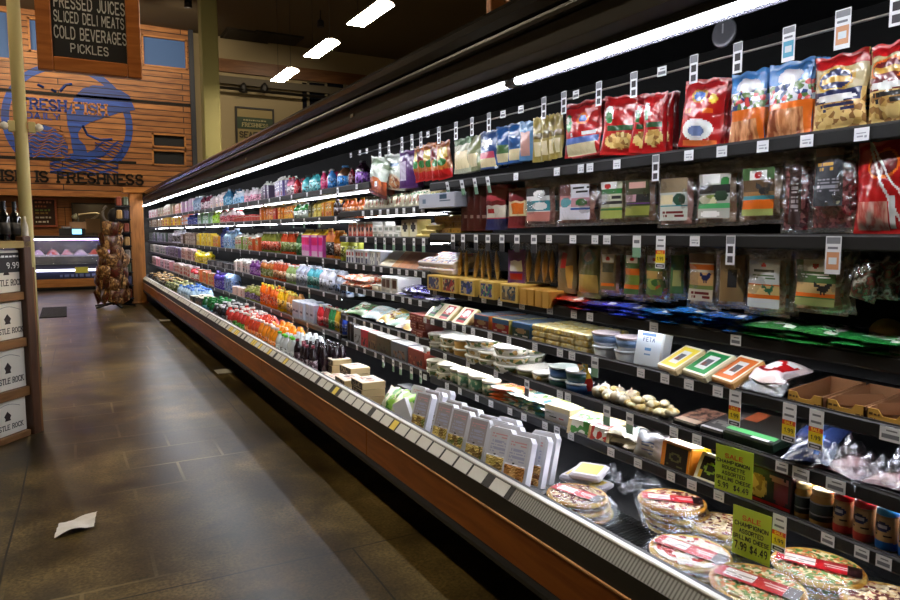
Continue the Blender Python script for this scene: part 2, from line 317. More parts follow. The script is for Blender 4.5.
# plank wall over the fish counter, with openings for its windows
WX1 = 3.55; ZB = 2.72
holes = [px_rect(142, 37, 187, 68, YW), px_rect(-30, 8, 10, 58, YW), px_rect(28, 18, 40, 52, YW), px_rect(152, 134, 186, 148, YW), px_rect(152, 150, 186, 166, YW)]
def wall_with_holes(mb, x0, z0, x1, z1, y0, y1, holes, m):
    xs = sorted({x0, x1, *[h[0] for h in holes], *[h[2] for h in holes]}); xs = [x for x in xs if x0 <= x <= x1]
    for a, c in zip(xs, xs[1:]):
        hs = sorted([h for h in holes if h[0] < (a + c) / 2 < h[2]], key=lambda h: h[1]); z = z0
        for h in hs:
            if h[1] > z: mb.box((a, y0, z), (c, y1, h[1]), m)
            z = h[3]
        if z < z1: mb.box((a, y0, z), (c, y1, z1), m)
mb = MB(); wall_with_holes(mb, XL, ZB, WX1, ZC, YW, YW + 0.15, holes, PLANK)
structure('wall_fascia', mb)
for i, h in enumerate(holes):
    up = i < 3
    g = mat((62, 92, 138) if up else (14, 18, 26), 0.7, emit=0.10 if up else 0.0)  # dusk light from outside put into the upper panes as a faint blue glow
    fr = structure('window_%d' % (i + 1), MB().box((h[0], YW + 0.08, h[1]), (h[2], YW + 0.1, h[3]), g))
    f = MB(); t_ = 0.05
    for a, c in (((h[0], YW - 0.03, h[1]), (h[0] + t_, YW + 0.1, h[3])), ((h[2] - t_, YW - 0.03, h[1]), (h[2], YW + 0.1, h[3])), ((h[0], YW - 0.03, h[1]), (h[2], YW + 0.1, h[1] + t_)), ((h[0], YW - 0.03, h[3] - t_), (h[2], YW + 0.1, h[3]))): f.box(a, c, WOODA)
    f.obj('window_frame', fr)
# dark gaps where the board panels meet, and trim
for i, (ya, yb) in enumerate(((89, 104), (156.5, 166))):
    za = onY(0, ya, YW).z; structure('trim_%d' % (i + 1), MB().box((XL, YW - 0.02, za - 0.045), (WX1 if i == 0 else 1.95, YW + 0.01, za + 0.03), mat((18, 13, 10), 0.8)))
structure('trim_3', MB().box((WX1, YW - 0.1, 0), (WX1 + 0.14, YW + 0.2, ZC), mat((34, 40, 54), 0.5)))
structure('trim_4', MB().box((XL, YW - 0.08, ZB - 0.1), (WX1, YW + 0.3, ZB), WOODA))
# beige wall right of it
structure('wall_back', MB().box((WX1 + 0.14, YW + 0.2, 0), (XR, YW + 0.3, ZC), PLASTER))
za = onY(240, 66, YW).z; structure('trim_6', MB().box((WX1 + 0.5, YW + 0.1, za - 0.2), (XR, YW + 0.2, za + 0.2), wood((96, 62, 34), (128, 86, 50), 1.5, 'X')))
structure('trim_7', MB().box((4.0, YW + 0.02, onY(240, 82, YW).z - 0.08), (XR, YW + 0.2, onY(240, 79, YW).z + 0.06), mat((84, 76, 60), 0.6)))
# alcove behind the counter
ALC = wood((146, 84, 34), (198, 128, 60), 1.4, 'X', 0.5, planks=0.6, gap=0.01)
structure('wall_alcove', MB().box((XL, 26.2, 0), (WX1, 26.3, ZB + 0.3), ALC))
structure('wall_alcove_side', MB().box((2.9, YW + 0.2, 0), (3.0, 26.2, ZB), ALC))
structure('ceiling_alcove', MB().box((XL, YW + 0.2, ZB), (WX1, 26.3, ZB + 0.06), mat((150, 120, 80), 0.8)))
# small windows in the beige wall
for i, (x0, x1) in enumerate(((304, 308), (309, 326), (329, 345))):
    x_0, zb, x_1, zt = px_rect(x0, 82, x1, 106 + i, YW); fr = structure('window_%d' % (6 + i), MB().box((x_0, YW + 0.14, zb - 0.4), (x_1, YW + 0.2, zt), mat((20, 24, 34), 0.15)))
    MB().box((x_1, YW + 0.1, zb - 0.4), (x_1 + 0.08, YW + 0.2, zt), mat((120, 110, 86), 0.6)).obj('window_frame', fr)
# ceiling vents
for k, (xa, ya, xb, yb, lab) in enumerate(((234, 41, 262, 29, 'dark square ceiling vent nearer the green column'), (262, 43, 290, 32, 'dark square ceiling vent farther from the green column'))):
    p = onZ((xa + xb) / 2, (ya + yb) / 2, ZC); o = MB().box((-0.75, -0.55, -0.05), (0.75, 0.55, 0), mat((44, 38, 28), 0.8)).obj('ceiling_vent', loc=(p.x, p.y, ZC), label=lab, cat='vent')
    s = MB()
    for j in range(8): s.box((-0.7, -0.5 + j * 0.13, -0.07), (0.7, -0.46 + j * 0.13, -0.05), mat((60, 52, 38), 0.8))
    s.obj('grille', o)

# ------------------------------------------------------------------ painted fish sign on the boards
PB = wood((18, 54, 150), (30, 84, 190), 1.6, 'X', 0.5, planks=0.165, gap=0.012)
def wp(zx, zy): p = onY(zx / 4.0, 60 + zy / 4.0, YW); return (p.x, p.z)
art = MB(); yf = YW - 0.012
cx_, cz_ = wp(278, 250); ro = abs(wp(530, 250)[0] - cx_); ri = ro * 0.885
N = 72
for i in range(N):
    a0, a1 = 2 * math.pi * i / N, 2 * math.pi * (i + 1) / N
    if math.sin((a0 + a1) / 2) < -0.72: continue
    q = [(cx_ + r * math.cos(a), cz_ + r * math.sin(a)) for r, a in ((ri, a0), (ro, a0), (ro, a1), (ri, a1))]
    art.prism(q, 'y', yf, YW, PB)
logo = art.obj('round_fish_sign', label='big blue painted ring with leaping fish on the plank wall', cat='sign')
fish = [(350, 375), (390, 372), (388, 385), (300, 392), (288, 350), (282, 300), (270, 262), (266, 215), (286, 175), (300, 145), (330, 115), (370, 102), (430, 104), (480, 120), (518, 143), (528, 172), (541, 200), (500, 206), (480, 210), (446, 222), (400, 236), (360, 250), (330, 268), (312, 290), (316, 318), (340, 342)]
MB().prism([wp(*p) for p in fish][::-1], 'y', YW - 0.02, YW, PB).obj('fish', logo)
MB().prism([wp(*p) for p in [(250, 380), (300, 372), (345, 372), (395, 350), (430, 380), (380, 392), (330, 400), (262, 395)]][::-1], 'y', YW - 0.018, YW, PB).obj('fish_tail', logo)
wv_ = MB(); wv_.prism([wp(*p) for p in [(112, 300), (120, 275), (165, 258), (215, 272), (250, 305), (272, 345), (270, 385), (120, 392)]][::-1], 'y', YW - 0.016, YW, PB)
for k in range(9):
    pts = [wp(100 + j * 10 + k * 4, 280 + k * 13 + 7 * math.sin(j * 0.9 + k)) for j in range(16)]
    wv_.tube([(p[0], YW - 0.02, p[1]) for p in pts], 0.016, mat((150, 96, 50), 0.6), 4)
wv_.obj('waves', logo); wv_ = MB()
for k in range(8):
    pts = [wp(200 + j * 13, 400 + k * 8 + 6 * math.sin(j * 0.8 + k * 1.5)) for j in range(22)]
    wv_.tube([(p[0], YW - 0.01, p[1]) for p in pts], 0.02, PB, 4)
wv_.obj('waves', logo); wv_ = MB()
for k in range(7):
    pts = [wp(380 + j * 10, 330 + k * 9 + 6 * math.sin(j * 1.1 + k)) for j in range(12)]
    wv_.tube([(p[0], YW - 0.01, p[1]) for p in pts], 0.016, PB, 4)
wv_.obj('waves', logo); wv_ = MB()
for pts in ([(150, 98), (175, 110)], [(205, 118), (225, 128)], [(240, 125), (262, 100), (288, 96)], [(330, 262), (350, 300), (400, 320), (450, 318)]):
    wv_.tube([(wp(*p)[0], YW - 0.01, wp(*p)[1]) for p in pts], 0.035, PB, 4)
wv_.obj('ripple_marks', logo)
def wall_text(s, zx0, zx1, ztop, zbot, m, th, serif, parent, name, tw=True):
    a = wp(zx0, (ztop + zbot) / 2); c = wp(zx1, (ztop + zbot) / 2); zt = wp((zx0 + zx1) / 2, ztop)[1]; zb = wp((zx0 + zx1) / 2, zbot)[1]
    t = MB(); letters(t, s, zt - zb, Matrix.Translation(((a[0] + c[0]) / 2, YW - 0.022, zb)), m, th, 0.008, serif, width=c[0] - a[0]); return t.obj(name, parent)
LB = mat((20, 56, 150), 0.5); LW = mat((186, 122, 66), 0.5); LK = mat((30, 24, 20), 0.7)
wall_text('FRESH', 85, 262, 158, 198, LB, 0.2, True, logo, 'lettering'); wall_text('FISH', 294, 424, 176, 216, LW, 0.2, True, logo, 'lettering')
wall_text('DAILY', 105, 238, 213, 236, LB, 0.17, False, logo, 'lettering')
t = MB(); a = wp(-42, 465); c = wp(570, 482); zt = wp(300, 452)[1]; zb = wp(300, 490)[1]
letters(t, 'FISH IS FRESHNESS', zt - zb, Matrix.Translation(((a[0] + c[0]) / 2, YW - 0.03, zb)), LK, 0.2, 0.02, True, width=c[0] - a[0])
t.obj('wall_lettering', label='row of dark serif letters spelling a fish slogan along the lower boards', cat='lettering')

# ------------------------------------------------------------------ column, pole with cameras, hanging signs
GRN = mat((132, 128, 78), 0.6); CREAM = mat((206, 196, 140), 0.5)
MB().rbox((2.95, 17.2, 0), (3.33, 17.58, ZC), GRN, 0.02).obj('column', label='square olive green column rising behind the long case', cat='column')
po = MB().lathe([(0.084, 0), (0.084, ZC)], CREAM, 20).obj('pole', loc=tuple(onY(22.0, 150, 9.5).xy) + (0,), label='round pale green steel pole behind the wine display', cat='pole')
po.scale = (0.8, 0.8, 1)
p = onY(22.0, 127, 9.5)
for sx, lab in ((-1, 'white security camera on the left of the pale pole'), (1, 'white security camera on the right of the pale pole')):
    o = MB().rbox((-0.035, -0.05, -0.06), (0.035, 0.05, 0.06), CREAM).obj('security_camera', loc=(p.x + sx * 0.1, p.y, p.z), label=lab, cat='camera')
    MB().lathe([(0.01, -0.045), (0.035, -0.03), (0.045, 0), (0.035, 0.03), (0.01, 0.045)], WHITE, 14).obj('dome', o, loc=(sx * 0.07, -0.03, 0))
FRW = wood((150, 84, 34), (186, 112, 52), 3.0, 'X', 0.4)
def framed(x0, z0, x1, z1, Y, fw, name, lab, fm, face):
    o = MB().box((x0 + fw * .5, Y, z0 + fw * .5), (x1 - fw * .5, Y + 0.03, z1 - fw * .5), face).obj(name, label=lab, cat='sign')
    f = MB()
    for a, c in (((x0, z0), (x0 + fw, z1)), ((x1 - fw, z0), (x1, z1)), ((x0 + fw, z0), (x1 - fw, z0 + fw)), ((x0 + fw, z1 - fw), (x1 - fw, z1))): f.rbox((a[0], Y - 0.03, a[1]), (c[0], Y + 0.05, c[1]), fm, 0.008)
    f.obj('frame', o); return o
Y = 7.0
a = onY(38, 69, Y); c = onY(142, 73, Y); zlow = a.z
sg = framed(a.x, zlow, c.x, zlow + 1.15, Y, 0.118, 'hanging_menu_sign', 'big wood framed chalkboard hanging from the ceiling, lettered in white', FRW, mat((22, 20, 20), 0.7))
t = MB()
for s, x0, x1, yb, yt in (('PRESSED JUICES', 54, 124, 11, -0.5), ('SLICED DELI MEATS', 54, 123.5, 25, 15), ('COLD BEVERAGES', 54.5, 126, 41, 30), ('PICKLES', 71, 108, 54, 46)):
    pa = onY(x0, (yb + yt) / 2, Y); pc = onY(x1, (yb + yt) / 2, Y); zz = onY(90, yb, Y).z; zt = onY(90, yt, Y).z
    letters(t, s, zt - zz, Matrix.Translation(((pa.x + pc.x) / 2, Y - 0.002, zz)), mat((214, 212, 206), 0.7), 0.15, 0.003, False, width=pc.x - pa.x)
t.obj('chalk_lettering', sg)
t = MB()
for sx in (0.25, 0.8): t.tube([(a.x + sx, Y, zlow + 1.1), (a.x + sx, Y, ZC)], 0.006, INK, 6)
t.obj('cable', sg)
Y = 5.2; a = onY(489, 12, Y)
sg = framed(a.x, a.z - 0.02, a.x + 0.9, a.z + 1.1, Y, 0.14, 'hanging_wood_sign', 'wood framed sign hanging over the case, only its lower corner in view', FRW, mat((24, 22, 22), 0.7))
t = MB(); t.tube([(a.x + 0.2, Y, a.z + 1.05), (a.x + 0.2, Y, ZC)], 0.006, INK, 6); t.tube([(a.x + 0.7, Y, a.z + 1.05), (a.x + 0.7, Y, ZC)], 0.006, INK, 6); t.obj('cable', sg)
x0, zb, x1, zt = px_rect(236.5, 107, 275.5, 146, YW)
sg = framed(x0, zb, x1, zt, YW + 0.15, 0.06, 'seafood_sign', 'dark framed green and cream seafood sign on the beige wall', mat((28, 26, 26), 0.5), mat((150, 134, 88), 0.6))
t = MB(); h = zt - zb
t.box((x0 + .05, YW + 0.13, zb + h * .44), (x1 - .05, YW + 0.15, zb + h * .74), mat((48, 66, 44), 0.6)); t.obj('panel', sg)
t = MB(); cxm = (x0 + x1) / 2
letters(t, 'FRESHNESS', h * .09, Matrix.Translation((cxm, YW + 0.128, zb + h * .5)), mat((190, 180, 130), 0.6), 0.2, 0.006, True, width=(x1 - x0) * .66)
scribble(t, x0 + .25, x1 - .25, zb + h * .65, h * .035, YW + 0.128, mat((170, 164, 120), 0.6), R)
letters(t, 'SEAFOOD', h * .14, Matrix.Translation((cxm, YW + 0.128, zb + h * .22)), mat((52, 44, 34), 0.6), 0.2, 0.006, True, width=(x1 - x0) * .8); t.obj('lettering', sg)
# black rail with two spot lamps over the seafood sign
za = onY(270, 93, YW).z
rl = MB().tube([(4.2, YW - 0.15, za), (7.9, YW - 0.15, za)], 0.05, mat((30, 26, 22), 0.5), 8).obj('lamp_rail', label='thin black rail above the seafood sign', cat='rail')
for px, lab in ((244, 'black spot lamp on the rail nearer the green column'), (265, 'black spot lamp on the rail farther from the green column')):
    q = onY(px, 93, YW - 0.15)
    o = MB().lathe([(0.03, 0.0), (0.09, -0.08), (0.13, -0.22), (0.14, -0.3)], mat((26, 24, 22), 0.5), 14).obj('spot_lamp', loc=(q.x, YW - 0.15, q.z + 0.32), rot=(0.35, 0, 0), label=lab, cat='lamp')
    MB().tube([(0, 0, -0.32), (0, 0, 0)], 0.02, INK, 6).obj('stem', o)

# ------------------------------------------------------------------ pendants
def pendant(x, y, z, lab, grp=None):
    o = empty('pendant_light', (x, y, z), label=lab, cat='lamp', group=grp)
    hs = MB(); pr = [(-0.17, -0.02), (-0.13, 0.03), (0, 0.055), (0.13, 0.03), (0.17, -0.02), (0.16, -0.02), (0.12, 0.022), (0, 0.045), (-0.12, 0.022), (-0.16, -0.02)]
    hs.prism(pr, 'y', -0.64, 0.64, mat((70, 66, 58), 0.4)); hs.obj('housing', o)
    MB().rbox((-0.155, -0.62, -0.03), (0.155, 0.62, 0.0), emitter((255, 234, 200), PENDANT), 0.01).obj('diffuser', o)
    w_ = MB()
    for s in (-0.5, 0.5): w_.tube([(0, s, 0.05), (0, s, ZC - z)], 0.005, INK, 5)
    w_.obj('wire', o)
for y, lab in ((10.72, 'nearest and largest of the three lit pendant lights over the case'), (13.15, 'middle of the three lit pendant lights over the case'), (15.7, 'farthest of the three lit pendant lights over the case')): pendant(4.45, y, 5.1, lab)
for x, y in ((4.45, 8.2), (4.45, 5.6), (-1.6, 4.5), (-1.6, 9.5), (-1.6, 14.5), (-1.6, 19.5)): pendant(x, y, 5.1 if x > 0 else 7.3, 'unseen pendant light added beyond the top edge to light the store', 'added pendants out of the picture')  # unseen pendants, added to light the room and the plank wall

# unseen spot lamps added on the ceiling to brighten the far walls
def added_washer(x, y, z, tx, tz, watt, lab):
    o = MB().lathe([(0.05, 0.2), (0.09, 0.16), (0.1, 0.0), (0.09, 0.0)], INK, 14).obj('spot_lamp', loc=(x, y, z), label=lab, cat='lamp', group='added spot lamps above the picture')
    MB().tube([(0, 0, 0.18), (0, 0, ZC - z)], 0.015, INK, 6).obj('stem', o)
    ld_ = bpy.data.lights.new('spot', 'SPOT'); ld_.energy = watt; ld_.color = (1.0, 0.82, 0.58); ld_.spot_size = 1.7; ld_.spot_blend = 0.8; ld_.shadow_soft_size = 0.12
    lo = bpy.data.objects.new('bulb', ld_); C.objects.link(lo); lo.parent = o; lo.location = (0, 0, -0.03)
    lo.rotation_euler = (Vector((tx, YW, tz)) - Vector((x, y, z))).to_track_quat('-Z', 'Y').to_euler()
for x_, tx, tz, wt in ((-2.2, -2.0, 6.8, 210), (0.8, 1.0, 6.8, 210), (3.0, 3.0, 6.2, 120), (6.5, 6.5, 4.0, 110)):
    added_washer(x_, 19.2, 7.3, tx, tz, wt, 'black spot lamp added unseen above the top edge to brighten the far wall')

# ------------------------------------------------------------------ fish counter
cx0, cx1, cy = -4.0, 2.6, 21.6
co = empty('service_counter', ((cx0 + cx1) / 2, cy, 0), label='long refrigerated fish counter with violet lit glass at the end of the aisle', cat='counter')
def cpart(name, mb, **k): o = mb.obj(name, co, **k); o.location = (-(cx0 + cx1) / 2, -cy, 0); return o
cpart('kick_plate', MB().box((cx0, cy + 0.1, 0), (cx1, cy + 1.1, 0.1), BLACK))
cpart('wood_base', MB().box((cx0, cy, 0.1), (cx1, cy + 1.1, 0.32), WOODA))
cpart('sign_band', MB().box((cx0, cy + 0.02, 0.32), (cx1, cy + 1.1, 0.52), mat((36, 40, 66), 0.4)))
t = MB()
t = MB(); scribble(t, -0.2, 1.5, 0.37, 0.09, cy + 0.018, mat((104, 112, 150), 0.5), R, 0.006); cpart('lettering', t)
cpart('front_lamp', MB().box((cx0, cy - 0.03, 0.53), (cx1, cy + 0.02, 0.585), emitter((226, 226, 255), 2.2)))
cpart('well', MB().box((cx0, cy + 0.05, 0.52), (cx1, cy + 1.1, 0.72), mat((30, 30, 40), 0.4)).box((cx0, cy + 0.95, 0.72), (cx1, cy + 1.1, 1.42), mat((60, 56, 78), 0.4)).box((cx0, cy + 0.35, 0.72), (cx1, cy + 0.95, 0.92), mat((60, 60, 76), 0.4)))
cpart('top', MB().rbox((cx0, cy + 0.12, 1.42), (cx1, cy + 1.15, 1.5), mat((40, 38, 40), 0.3)))
cpart('lamp_tube', MB().box((cx0, cy + 0.2, 1.38), (cx1, cy + 0.23, 1.42), emitter((196, 168, 255), COUNTER_LAMP)))
cpart('glass', MB().add([(cx0, cy + 0.02, 0.72), (cx1, cy + 0.02, 0.72), (cx1, cy + 0.14, 1.42), (cx0, cy + 0.14, 1.42)], [(0, 1, 2, 3)], film()))
FISHM = [busy([(230, 226, 232), (236, 180, 176), (216, 90, 80), (240, 236, 240)], 14, 0.3, s) for s in (1, 2)] + [mat((214, 60, 50), 0.3, bump=.4), mat((226, 210, 216), 0.3, bump=.4), mat((90, 84, 96), 0.4, bump=.4)]
k = 0; x = -1.2
FN = ['pile of red fillets', 'pile of white fillets', 'pile of mixed pink fillets', 'pile of pale pink seafood', 'heap of grey shellfish']
while x < 2.4:
    wd = R.uniform(0.26, 0.36); kk = [2, 3, 0, 1, 3, 2, 0, 4, 1][k % 9]
    o = MB().rbox((-wd / 2, -0.26, 0), (wd / 2, 0.24, 0.05), mat((200, 200, 214), 0.3)).obj('seafood_tray', loc=(x + wd / 2, cy + 0.65, 0.92), label='white tray with seafood on ice in the lit counter', cat='tray', group='trays of seafood in the fish counter')
    f = MB(); f.sheet(lambda u, v: (-(wd / 2 - .02) + (wd - .04) * u, -0.23 + 0.45 * v, 0.05 + 0.14 * math.sin(math.pi * u) * math.sin(math.pi * v) + 0.02 * math.sin(u * 30 + k) * math.sin(v * 23)), 10, 10, lambda u, v: FISHM[kk]); f.obj('seafood', o)
    tg = MB(); tg.box((-0.05, -0.29, -0.1), (0.05, -0.285, 0.02), mat((214, 206, 232), 0.5)); tg.obj('price_card', o)
    x += wd + 0.02; k += 1
p = onY(58, 273, cy - 0.04); 
o = MB().box((-0.16, -0.01, -0.08), (0.16, 0, 0.08), mat((222, 214, 80), 0.5)).obj('notice_card', loc=(0.33, cy - 0.035, 0.56), label='small yellow notice card on the bright edge of the fish counter', cat='card')
# things on top of the counter and behind it
pm = onY(73, 232, cy + 0.5)
o = MB().rbox((-0.32, -0.15, 0), (0.32, 0.2, 0.2), mat((22, 22, 24), 0.5)).obj('counter_scale', loc=(pm.x - 0.02, cy + 0.5, 1.5), label='black weighing scale with blue screen on the fish counter', cat='scale')
MB().rbox((-0.02, -0.19, 0.02), (0.25, -0.15, 0.2), mat((20, 20, 22), 0.4)).obj('display', o)
MB().box((0.0, -0.195, 0.04), (0.23, -0.19, 0.18), emitter((110, 190, 235), 1.6)).obj('screen', o)
MB().rbox((-0.26, -0.1, 0.2), (-0.02, 0.15, 0.25), CHROME).obj('weighing_plate', o)
a = onY(117, 208, 22.4); zt = a.z
o = empty('dark_ornament', (a.x, 22.4, 1.5), label='tall dark rounded ornament standing on the counter end', cat='ornament')
MB().lathe([(0.16, 0), (0.2, 0.03), (0.1, 0.08), (0.14, 0.25), (0.24, 0.42), (0.26, 0.6), (0.2, 0.74), (0.1, 0.8)], mat((24, 24, 32), 0.6), 16).obj('body', o)
t = MB(); t.tube([(-0.25 + 0.13 * math.cos(q / 10 * math.pi * 1.2 + 1.7), -0.02, 0.62 + 0.22 * math.sin(q / 10 * math.pi * 1.2 + 1.7)) for q in range(11)], 0.035, mat((120, 112, 110), 0.5), 8); t.obj('ring', o)
x0, zb, x1, zt = px_rect(31, 198, 57, 227, 26.1)
sg = framed(x0, zb, x1, zt, 26.05, 0.06, 'chalk_menu', 'chalk menu board with red frame on the alcove wall', wood((150, 70, 40), (186, 96, 60), 3, 'X'), mat((58, 32, 28), 0.7))
t = MB(); hh = zt - zb
for j, (cc, q) in enumerate((((190, 120, 90), .82), ((170, 90, 60), .68), ((110, 130, 60), .55), ((150, 120, 60), .45), ((210, 200, 190), .3), ((226, 222, 214), .15))): scribble(t, x0 + .12, x1 - .15 - .1 * (j % 2), zb + hh * q, hh * .07, 26.05, mat(cc, 0.7), R, 0.006)
t.obj('lettering', sg)
x0, zb, x1, zt = px_rect(72, 203, 118, 238, 26.1)
mr = framed(x0, zb, x1, zt, 26.06, 0.05, 'wall_panel', 'dark framed pass-through panel behind the fish counter', mat((36, 26, 20), 0.5), mat((76, 62, 44), 0.3)); mr['category'] = 'panel'
q = onY(76, 214, 25.9); MB().lathe([(0.03, 0), (0.07, -0.1), (0.1, -0.16)], mat((220, 230, 225), 0.3), 12).obj('white_lamp_shade', loc=(q.x, 25.9, q.z), rot=(0.8, 0.4, 0), label='small white lamp shade against the dark alcove panel', cat='lamp')
q = onY(78, 226, 23.4); o = MB().box((-0.22, 0, -0.1), (0.22, 0.02, 0.12), mat((176, 140, 110), 0.7)).obj('card_sheet', loc=(q.x, 23.4, q.z), rot=(0, 0.35, 0), label='tan card tilted above the fish counter', cat='card')
MB().box((-0.01, 0.0, -q.z + .02), (0.01, 0.02, -0.1), INK).obj('stand', o); o.rotation_euler = (0, 0, 0)
q = onY(93, 226, 23.6); o = MB().box((-0.2, 0, -0.2), (0.2, 0.03, 0.22), mat((120, 92, 60), 0.7)).obj('card_sheet', loc=(q.x, 23.6, q.z), label='brown square card standing upright behind the fish counter', cat='card'); MB().box((-0.01, 0.0, -q.z + .02), (0.01, 0.02, -0.2), INK).obj('stand', o)
t = MB(); q = onY(86, 219, 23.8); t.tube([(q.x + 0.55 * math.sin(j / 12 * 3.0) * 1.0 - 0.2, 23.8, q.z + 0.12 - 0.28 * (j / 12) ** 2 + 0.1 * math.sin(j / 12 * 3)) for j in range(13)], 0.03, mat((140, 130, 110), 0.4), 8)
hose = t.obj('spray_hose', label='curved pale spray hose behind the fish counter', cat='hose'); MB().tube([(q.x - .2, 23.8, 0), (q.x - .2, 23.8, q.z + .1)], .02, INK, 6).obj('riser', hose)
for px, lab in ((36, 'recessed downlight over the chalk menu'), (99, 'recessed downlight over the dark alcove panel')):
    q = onZ(px, 192.5, ZB - 0.02); yy = 23.9
    x_ = onY(px, 192.5, yy).x
    o = MB().lathe([(0.16, 0), (0.17, -0.02), (0.14, -0.03)], WHITE, 20).obj('downlight', loc=(x_, yy, ZB), label=lab, cat='lamp'); MB().lathe([(0.13, -0.035), (0.13, -0.031)], emitter((255, 226, 170), 45), 18).obj('lens', o)

# ------------------------------------------------------------------ wood post at the end of the case, mat, rack of bags
pp = onZ(134, 304, 0)
post = MB().rbox((0, 0, 0), (0.28, 0.28, 2.46), WOODV, 0.01).obj('wood_post', loc=(pp.x, 16.9, 0), label='square light wood post at the far end of the refrigerated case', cat='post')
MB().rbox((-0.03, -0.03, 0), (0.31, 0.31, 0.04), WOODV, 0.01).obj('foot', post)
MB().rbox((-0.12, -0.03, 2.46), (1.0, 0.31, 2.58), WOODA, 0.01).obj('cap_beam', post)
a = onZ(41, 313, 0); o = MB().rbox((-0.55, -1.0, 0), (-0.1, 1.0, 0.015), mat((24, 24, 27), 0.9, bump=.5, bscale=200), 0.004).obj('floor_mat', loc=(a.x + 0.55, a.y, 0), label='black rubber mat on the floor before the fish counter', cat='mat')
rk = empty('snack_bag_rack', (onZ(112, 304, 0).x, 16.3, 0), label='tall round wire rack hung with brown snack bags', cat='rack')
t = MB()
for k in range(5):
    a = k * 2 * math.pi / 5; t.tube([(0, 0, 0.1), (0.42 * math.cos(a), 0.42 * math.sin(a), 0.025)], 0.022, BLACK, 6)
t.obj('base', rk); MB().lathe([(0.025, 0.05), (0.025, 1.75)], INK, 10).obj('pole', rk)
BAGM = [busy([(86, 54, 28), (146, 98, 52), (44, 24, 14), (196, 150, 92)], 18, 0.3, 5, 'noi'), busy([(84, 52, 28), (120, 84, 50), (50, 28, 16), (96, 34, 20)], 18, 0.3, 9, 'noi')]
def pouch_mesh(name, wd, h, t, matfn, seed=0, nu=10, nv=12, crimp=0.07, back=None):
    rn = random.Random(seed); ph = [rn.uniform(0, 6.3) for _ in range(6)]; mbb = MB()
    def prof(u, v):
        e = max(0.0, 1 - abs(2 * u - 1) ** 3.2); f_ = 0 if (v < crimp or v > 1 - crimp) else math.sin(math.pi * (v - crimp) / (1 - 2 * crimp)) ** 0.55
        cr = 0.12 * math.sin(9 * u + ph[0]) * math.sin(8 * v + ph[1]) + (0.09 * math.sin(24 * u + 13 * v + ph[4]) * math.sin(19 * v - 9 * u + ph[5]) + 0.06 * math.sin(40 * u * (1.2 - v) + ph[1]) * (abs(2 * v - 1) ** 2) if nu > 12 else 0)
        return t / 2 * (e ** 0.7) * f_ * (1 + cr) + 0.002 * (1 - (f_ > 0))
    def side(sgn):
        def fn(u, v):
            wob = 0.012 * wd * math.sin(11 * v + ph[2] + sgn)
            return (wd * (u - 0.5) * (1 - 0.05 * math.sin(math.pi * v)) + wob * (2 * abs(u - .5)), sgn * prof(u, v) + 0.006 * math.sin(7 * v + ph[3]) * math.sin(5 * u), h * v + 0.004 * math.sin(14 * u + ph[4]) * (v if v > .5 else 0))
        return fn
    mbb.sheet(side(-1), nu, nv, matfn)
    n0 = len(mbb.f); bk = back or matfn
    mbb.sheet(side(1), nu, nv, (lambda u, v: bk(u, v)) if callable(bk) else (lambda u, v: bk))
    for i in range(n0, len(mbb.f)): mbb.f[i] = mbb.f[i][::-1]
    return mbb.mesh(name)
BG = [pouch_mesh('snack_bag', 0.22, 0.29, 0.09, lambda u, v, m_=m_: m_, 3 + i, 6, 7) for i, m_ in enumerate(BAGM)]
for k in range(7):
    rr_ = 0.12 + 0.2 * min(1, (6.6 - k) / 4.0); n = int(6 + 9 * (6.5 - k) / 6.5)
    for j in range(n):
        a = 2 * math.pi * (j + 0.5 * (k % 2)) / n
        if math.sin(a) > 0.45: continue
        link('snack_bag', BG[(j + k) % 2], None, (rk.location.x + rr_ * 0.82 * math.cos(a), 16.3 + rr_ * 0.82 * math.sin(a), 0.14 + k * 0.225 + R.uniform(-.05, .05)), (R.uniform(-.25, .25), R.uniform(-.35, .35), a + math.pi / 2 + R.uniform(-.5, .5)), 'brown snack bag hanging on the round wire rack', 'bag', 'brown bags on the round rack')
# narrow dark rack with hanging goods between bags and post
rk = empty('dark_rack', (1.1, 16.95, 0), label='narrow dark rack of small goods beside the wood post', cat='rack')
t = MB(); t.box((-0.13, 0.0, 0), (0.16, 0.05, 2.35), mat((30, 22, 18), 0.6)); t.obj('panel', rk)
t = MB()
for k in range(8): t.box((-0.13, -0.22, 0.12 + k * 0.29), (0.16, 0, 0.14 + k * 0.29), INK)
t.obj('shelf', rk)
SM = [mat(c, 0.4) for c in ((170, 160, 150), (130, 60, 40), (70, 80, 60), (190, 150, 90), (60, 60, 90))]
for k in range(8):
    for j in range(2):
        MB().rbox((-0.055, -0.05, 0), (0.055, 0.05, 0.2), SM[(k * 3 + j) % 5], 0.02).obj('packet', loc=(1.1 - 0.06 + j * 0.13, 16.83, 0.142 + k * 0.29), label='small packet standing on the narrow dark rack', cat='packet', group='packets on the narrow dark rack')

# ------------------------------------------------------------------ napkin and two pale rectangles on the floor
a = onZ(77, 528, 0); PAP = mat((226, 222, 214), 0.7)
s = MB(); s.sheet(lambda u, v: ((u - .5) * 0.19 + 0.04 * (v - .5), (v - .5) * 0.17 + 0.02 * u, 0.004 + 0.018 * abs(math.sin(3.2 * u + 2 * v)) * (0.4 + u) + 0.012 * abs(math.sin(9 * v + 4 * u))), 16, 12, lambda u, v: PAP)
s.obj('paper_napkin', loc=(a.x, a.y, 0.0), rot=(0, 0, 0.1), label='crumpled white paper napkin lying on the bare floor', cat='napkin')
for px, py, lab in ((224, 371.5, 'pale flat rectangle on the floor under the case, nearer one'), (164.5, 320.5, 'pale flat rectangle on the floor under the case, farther one')):
    a = onZ(px, py, 0); o = MB().rbox((-0.09, -0.12, 0), (0.09, 0.12, 0.006), mat((170, 168, 160), 0.4), 0.002).obj('floor_rectangle', loc=(a.x, a.y, 0), label=lab, cat='plate')

